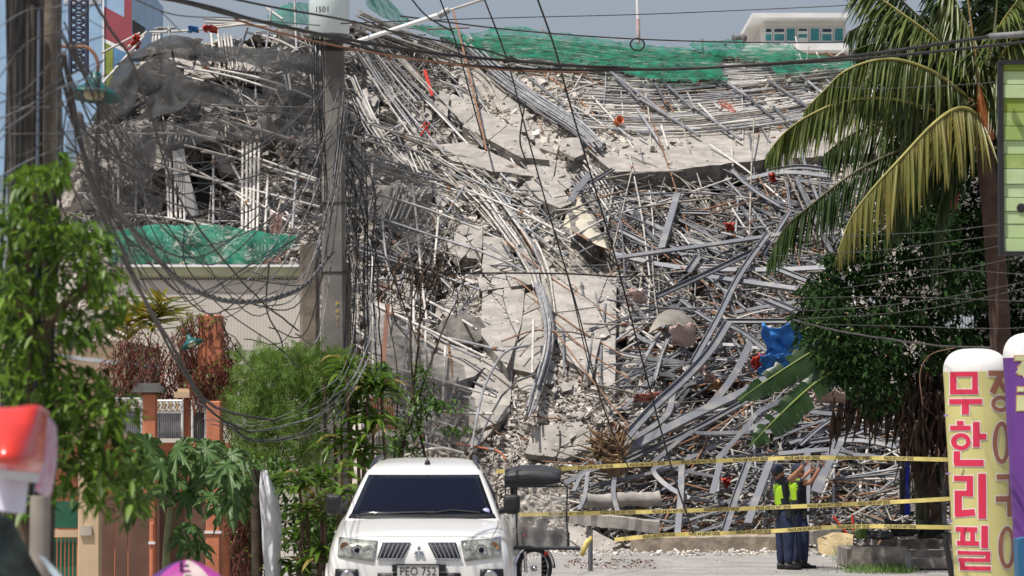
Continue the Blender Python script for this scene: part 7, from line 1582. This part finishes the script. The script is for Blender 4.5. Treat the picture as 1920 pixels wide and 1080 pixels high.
# --- papaya plant with lobed leaves
pp = leafm('papaya_leaf', (.055, .12, .03), (.12, .21, .06), .3, .45, .2)
root = empty('papaya_plant', Vector((P(312, 1100, 34).x, 34, 0)), 'papaya plant with large lobed leaves before the orange gate pillars', 'plant')
stems(root, 34, [([(310,1200),(312,1050),(320,950),(335,880)],.05,.03),([(330,900),(390,870),(440,850)],.01,.006),([(325,930),(370,940),(420,950)],.01,.006),([(325,900),(290,860),(260,850)],.01,.006),([(328,960),(345,1000),(352,1020)],.01,.006)], M('papaya_stem', (.15, .16, .08), .8, var=.3))
def lobed(c, rad, nrm, mat, parent, name='leaf'):
    nrm = Vector(nrm).normalized(); a = nrm.cross(Vector((0, 0, 1))).normalized(); b = nrm.cross(a); mb = MB(); vs = [Vector(c)]; ring = []
    n = 7; ph = rnd(0, 6)
    for i in range(n):
        th = ph+2*math.pi*i/n*.93
        jt = rnd(.8, 1.15)
        for (dt, rr, zz) in ((-.30, .42, 0), (-.16, .62, .02), (-.20, .78, -.02), (-.06, .82, -.05), (0, 1.05, -.22), (.07, .80, -.05), (.19, .74, -.02), (.14, .58, .02)):
            q = (a*math.cos(th+dt*1.2)+b*math.sin(th+dt*1.2))*rad*rr*jt+nrm*rad*zz+Vector((0, 0, -rad*.5*rr*rr)); vs.append(Vector(c)+q)
    m = len(vs)-1; mb.add(vs, [(0, i+1, (i+1) % m+1) for i in range(m)], 0, True); return mb.build(name, mat, parent)
for (x, y, r_) in [(280,830,46),(330,838,44),(385,842,46),(430,850,42),(265,870,40),(310,880,42),(360,880,40),(405,890,44),(445,900,44),(290,920,36),(350,930,36),(425,945,40),(455,930,36),(350,985,34),(340,1010,34),(365,1020,34),(250,905,36),(300,855,36),(460,870,30),(395,930,30),(380,860,34),(330,900,34),(300,870,40),(350,850,40),(420,870,40),(275,850,36),(445,930,34),(400,830,36),(365,905,36)]:
    lobed(P(x+rnd(-6, 6), y, 34+rnd(-.4, .4)), r_*1.12*U(34), (rnd(-.9, .9), -.7, rnd(.1, 1.1)), pp, root)
# --- feathery shrub
ft = leafm('feathery_leaf', (.10, .19, .025), (.20, .30, .06), .4, .6, .3)
def feathery(label, blobs, D, n, cat='shrub'):
    e = empty('feathery_shrub', Vector((P(blobs[0][0], 1000, D).x, D, 0)), label, cat); mb = MB()
    for p, v in cloud(blobs, D, .6, None, n):
        d = Vector((v.x*.7+random.gauss(0, .5), random.gauss(-.1, .5), random.gauss(.15, .5))).normalized(); L = rnd(.12, .22); s_ = d.cross(Vector((rnd(-.5, .5), -1, rnd(-.3, .3)))).normalized()
        for i in range(7):
            q = p+d*L*i/7+Vector((0, 0, -.03*(i/7)**2)); wl = .035*(1-.06*i)
            for sg in (-1, 1): t_ = (s_*sg*wl+d*wl*.45); k = d*.007; mb.add([q, q+t_*.5+k, q+t_, q+t_*.5-k], [(0, 1, 2, 3)])
    o = mb.build('foliage', ft, e); o['kind'] = 'stuff'
    stems(e, D, [([(blobs[0][0], 1000), (blobs[0][0]-10, 850), (blobs[0][0], 700)], .03, .012)]+[([(blobs[0][0], rnd(780, 900)), (b[0], b[1]+10), (b[0]+rnd(-10, 10), b[1]-b[3]*.6)], .012, .004) for b in blobs[1:]], m_bark); return e
feathery('feathery light green shrub left of the concrete poles', [(520,720,60,70,1.3),(560,690,50,50,1),(480,690,40,50,.7),(500,800,60,60,1.2),(600,700,60,50,1),(550,770,60,60,1.2),(460,760,40,70,.7),(640,690,30,40,.4),(520,870,50,50,.6),(570,840,50,50,.6),(470,840,40,40,.5)], 38, 5200)
# --- strap-leaved plants (dracaena)
dr = leafm('strap_leaf', (.055, .13, .012), (.14, .22, .03), .35, .35, .4); dry_ = leafm('yellowed_strap_leaf', (.26, .22, .05), (.34, .26, .10), .3, .5, .3)
def rosettes(label, cs, D, Lr, wd, n, mats, zb=.5, dd=.5, name='strap_leaved_plant', droop=1.4, cat='plant', stalk=True):
    e = empty(name, Vector((P(cs[0][0], 1060, D).x, D, 0)), label, cat)
    for (x, y) in cs:
        c = P(x, y, D+rnd(-dd, dd))
        for i in range(int(n*1.25)):
            a = 2*math.pi*i/n*2.4; z = rnd(-.2, 1)*zb; d = Vector((math.cos(a), math.sin(a)*.8-.1, z+.2)); mb = MB(); blade(mb, c+Vector((0, 0, rnd(-.1, .1))), d, rnd(*Lr), wd*rnd(.8, 1.2), droop*rnd(.7, 1.2), 0, 5, .2); mb.build('leaf', mats[0] if random.random() > .1 else mats[1], e)
    if stalk: stems(e, D+.1, [([(x, 1080), (x+rnd(-8, 8), (y+1080)/2), (x, y+5)], .025, .018) for x, y in cs], m_bark); return e
rosettes('strap-leaved plant with glossy hanging leaves just right of the pole foot', [(650,690),(690,720),(625,740),(668,770),(700,800),(640,820),(680,850),(715,730),(610,690),(660,730)], 37.5, (.36, .58), .075, 18, (dr, dry_), .7)
rosettes('lower strap-leaved plant beside the left fender of the white car', [(600,900),(640,880),(575,950),(610,960),(560,1010),(600,1040),(640,930),(560,900),(580,1070),(545,1060)], 35, (.32, .5), .07, 14, (dr, dry_), .6)
yel_leaf = leafm('yellow_edged_leaf', (.10, .13, .02), (.30, .22, .02), .3, .5, .4)
rosettes('spiky yellow-edged plant rising above the red vines', [(255,590),(285,605),(240,620),(300,585)], 31, (.34, .52), .05, 20, (yel_leaf, dr), .4, droop=.5, stalk=False)
# --- dark green understorey at the car's left
e = tree('low dark green bushes at the foot of the strap-leaved plants', [(560,980,50,60,1),(600,1000,40,60,1),(520,900,40,50,.7),(640,1000,30,60,.6),(500,980,30,60,.5),(470,900,40,60,.6)], 36.5, .5, 2600, (.07, .13), leafm('bush_leaf', (.04, .10, .012), (.08, .16, .02), .3), [], cat='bush', name='low_bush', cap=200)
# --- red vines
rv = leafm('red_vine_leaf', (.17, .02, .02), (.10, .05, .025), .3, .6, .5); rt = M('red_vine_twig', (.16, .055, .04), .85, var=.4, scale=9, island=.4)
def vines(label, blobs, D, n, nt_, green=.15):
    e = empty('red_vine', P(blobs[0][0], blobs[0][1]+blobs[0][3], D), label, 'vine'); mb = MB(); tw = MB()
    for p, v in cloud(blobs, D, .35, None, n): d = rdir(-.4); L = rnd(.03, .06); blade(mb, p, d, L, L*.5, .4, 1 if random.random() < green else 0, 2)
    for p, v in cloud(blobs, D, .3, None, nt_): q = [p]; [q.append(q[-1]+Vector((random.gauss(0, .04), random.gauss(0, .03), -rnd(.05, .12)))) for _ in range(4)]; tw.tube(q, rnd(.003, .008), 4)
    o = mb.build('leaves', [rv, dr], e); o['kind'] = 'stuff'; o = tw.build('twigs', rt, e); o['kind'] = 'stuff'; return e
vines('tangled dark red vines hanging over the orange wall', [(250,650,60,60,1),(300,690,70,50,1.2),(350,660,50,60,1),(400,690,50,60,1.2),(430,730,40,50,.8),(280,735,60,25,.5),(330,735,50,20,.4),(400,780,40,50,.6),(225,700,40,50,.6),(425,660,25,40,.5)], 39.2, 6500, 800)
vines('short curtain of red vines over the lower part of the orange chimney pillar', [(390,705,34,34,1),(425,700,24,44,.8),(365,720,24,18,.5)], 38.45, 1700, 200)
vines('red-leaved bush right of the full-height orange pillar', [(450,960,35,70,1),(470,1030,40,50,1),(440,880,30,50,.6),(500,1000,20,60,.4)], 37, 2200, 260, .4)
vines('dark leafy creeper on top of the orange chimney pillar', [(360,610,30,30,.6),(400,600,30,14,.4),(345,630,16,30,.3)], 38.7, 500, 120, .7)
# --- climbing stems right of the pole
cl = leafm('creeper_leaf', (.05, .12, .015), (.10, .18, .03), .35)
e = tree('thin dark climbing plant with small leaves behind the roof of the white car', [(770,800,30,50,1),(800,750,30,40,.8),(830,760,60,14,.8),(740,830,26,30,.6),(860,806,40,10,.5),(790,700,20,30,.4),(760,850,40,20,.5),(715,690,16,16,.5),(735,750,16,40,.4)], 46, .3, 1500, (.07, .13), cl, [], cat='climber', name='climbing_plant', cap=150)
stems(e, 46, [([(750,870),(770,760),(785,640),(790,520)],.022,.012),([(800,870),(778,760),(770,640),(775,500)],.02,.01),([(770,800),(800,700),(838,600),(860,560)],.018,.008),([(785,650),(760,580),(730,500),(700,430)],.014,.006),([(790,600),(820,520),(835,460)],.012,.005),([(740,860),(745,700),(720,560)],.015,.006),([(775,560),(800,500),(850,480),(890,500)],.012,.005),([(770,640),(740,600),(735,540),(750,480)],.012,.005)])
tb = MB()
for i in range(120):
    x, y = 790+random.gauss(0, 45), 515+random.gauss(0, 22); q = [P(x, y, 46.2)]; [q.append(q[-1]+Vector((random.gauss(0, .07), random.gauss(0, .05), random.gauss(-.02, .07)))) for _ in range(4)]; tb.tube(q, rnd(.004, .010), 4)
o = tb.build('tangled_twigs', m_darkbark, e); o['kind'] = 'stuff'
# --- grass and weeds
gr = leafm('grass_blade', (.09, .17, .03), (.16, .26, .06), .4)
def grass(label, blobs, n, D, L=(.08, .2)):
    mb = MB()
    for (cx, cy, rx, b0) in blobs:
        for i in range(n):
            x = random.gauss(0, .45)*rx; p = P(cx+x, cy, D+rnd(-.9, .9)*b0); p.z = max(0, p.z if cy < 1040 else 0); blade(mb, p, (random.gauss(0, .35), random.gauss(0, .35), 1), rnd(*L), .009, .8, 0, 3)
    tag(mb.build('grass', gr), label, 'grass', kind='stuff')
grass('bright green grass growing along the planter kerb', [(1620,1062,60,1),(1660,1060,60,1),(1690,1060,30,1)], 420, 50.3, (.05, .17))
grass('green weeds beside the broken ochre slab', [(1582,1040,18,.3),(1618,1010,14,.3)], 160, 54, (.15, .42))
grass('weeds at the foot of the orange gate pillars', [(300,1078,60,.5),(430,1078,40,.5)], 200, 38.5, (.1, .3))
# --- white sheeted trunk and things close to the camera
net('white_sheet', [[(488,884,34.8),(500,882,34.6),(508,900,34.8)],[(486,930,34.8),(506,930,34.5),(522,935,34.8)],[(490,985,34.8),(508,985,34.5),(528,990,34.8)],[(492,1030,34.8),(510,1030,34.5),(526,1030,34.8)],[(498,1090,34.8),(512,1090,34.5),(530,1090,34.8)]], 'crumpled white plastic sheet wrapped round a post left of the bushes', M('white_plastic_sheet', (.66, .67, .70), .4, var=.15, scale=7), .05, 20, 40, 0, 3)
mb = MB(); mb.tube([Vector((P(484, 1000, 35).x, 35, 0)), P(480, 880, 35)], .06, 8); o = mb.build('dark_post', m_darkbark); local(o); tag(o, 'dark stem behind the crumpled white sheet', 'post')
D = 11
def cloth_rows(name, rows, mat, label, th=.004, parent=None, amp=.012):
    rr = [cr(r_, 24) for r_ in rows]; cols = [cr([r_[j] for r_ in rr], 18) for j in range(24)]; G = []
    for i in range(18):
        row = []
        for j in range(24): x, y, d = cols[j][i]; p = P(x, y, d); p.y += amp*2*noise.noise(Vector((p.x*9, p.z*5, 4))); row.append(p)
        G.append(row)
    mb = MB(); mb.grid(G); o = mb.build(name, mat, parent, solid=th); return o
e = empty('stall_umbrella', P(40, 960, D), 'red and white folded umbrella canopy close by at the lower left', 'umbrella')
rv_ = M('red_vinyl', (.62, .035, .02), .25, var=.12, scale=9, spec=.6, coat=.4)
cloth_rows('canopy', [[(-40,765,11),(20,764,10.9),(70,760,10.9),(92,772,11.1)],[(-40,800,10.8),(20,805,10.75),(60,815,10.8),(86,820,11)],[(-40,850,10.7),(10,858,10.62),(50,865,10.7),(80,870,10.95)],[(-40,870,10.75),(10,882,10.7),(45,886,10.75),(72,890,10.95)]], rv_, '', parent=e)
cloth_rows('hem', [[(-40,870,10.74),(10,880,10.69),(45,884,10.74),(74,888,10.94)],[(-40,888,10.78),(10,897,10.72),(45,902,10.78),(72,906,10.95)]], M('silver_hem', (.50, .50, .52), .5), '', parent=e)
cloth_rows('flap', [[(-40,885,10.85),(10,895,10.8),(35,900,10.85),(52,903,10.95)],[(-40,925,10.85),(10,925,10.8),(35,925,10.85),(50,925,10.95)],[(-40,955,10.85),(10,960,10.8),(30,962,10.85),(46,963,10.95)]], M('pale_lilac_cloth', (.58, .57, .66), .7), '', parent=e)
cloth_rows('side_panel', [[(84,775,11.05),(96,785,11.15),(106,800,11.3)],[(80,830,11.05),(95,850,11.15),(107,840,11.3)],[(74,890,11.05),(92,900,11.15),(102,890,11.3)],[(66,920,11.05),(84,930,11.15),(95,928,11.3)]], M('pink_plastic', (.50, .16, .26), .35, var=.4, scale=14, col2=(.55, .42, .55)), '', parent=e)
mb = MB(); mb.tube([P(76, 930, 14), Vector((P(72, 1080, 14).x, 14, 1.2))], .045, 8); o = mb.build('grey_post', M('pale_bark', (.30, .26, .22), .9, var=.3)); local(o); tag(o, 'pale grey blurred trunk behind the red umbrella canopy', 'post')
o = cloth_rows('dark_awning', [[(-30,962,12),(5,965,12),(28,985,12)],[(-30,1010,12),(20,1025,12),(62,1050,12)],[(-10,1080,12),(40,1095,12),(95,1110,12)]], M('dark_teal_cloth', (.015, .028, .026), .6, var=.6, scale=9), '', amp=.02); tag(o, 'dark teal blurred cloth at the lower left corner', 'cloth')
o = cloth_rows('pale_strip', [[(72,1042,11.8),(84,1046,11.8)],[(95,1075,11.8),(118,1082,11.8)],[(110,1095,11.8),(135,1100,11.8)]], M('pale_blue_strip', (.5, .6, .66), .5), ''); tag(o, 'pale blue diagonal strip at the lower left corner', 'strip')
e = empty('umbrella', P(340, 1200, 15), 'purple and pink umbrella top with a pale panel peeking in at the bottom', 'umbrella'); c = P(350, 1050, 15)
pm = [M('purple_cloth', (.10, .035, .17), .5, var=.2, scale=9), M('magenta_panel', (.36, .04, .25), .5, var=.2, scale=9), M('pale_panel', (.50, .40, .38), .6, var=.1, scale=12), M('navy_panel', (.03, .03, .08), .6)]
seq = [0, 1, 1, 0, 0, 1, 2, 1]
for k in range(8):
    mb = MB(); rows = []
    for i in range(7):
        t = i/6; r_ = .15*t; z = -.08*t**1.7; rows.append([c+Vector((r_*math.cos(a)*1.12, r_*math.sin(a), z-.012*math.cos((j-2)*1.2)*0)) for j, a in enumerate([2*math.pi*(k+j/4)/8 for j in range(5)])])
    mb.grid(rows); mb.build('canopy_panel', pm[seq[k]], e)
for (dx, y0, w1, h1, mt) in ((-.012, -.03, .014, .05, 3), (.012, -.028, .022, .008, 3), (.014, -.05, .03, .008, 1)):
    mb = MB(); mb.box(c+Vector((dx, -.09+y0*0-abs(y0), y0+.005)), (w1, .012, h1), Matrix.Rotation(R(25), 3, 'X')); mb.build('printed_mark', pm[mt], e)
mb = MB(); mb.tube([c, c+Vector((0, 0, -.8))], .006, 6); mb.build('shaft', m_clite, e)
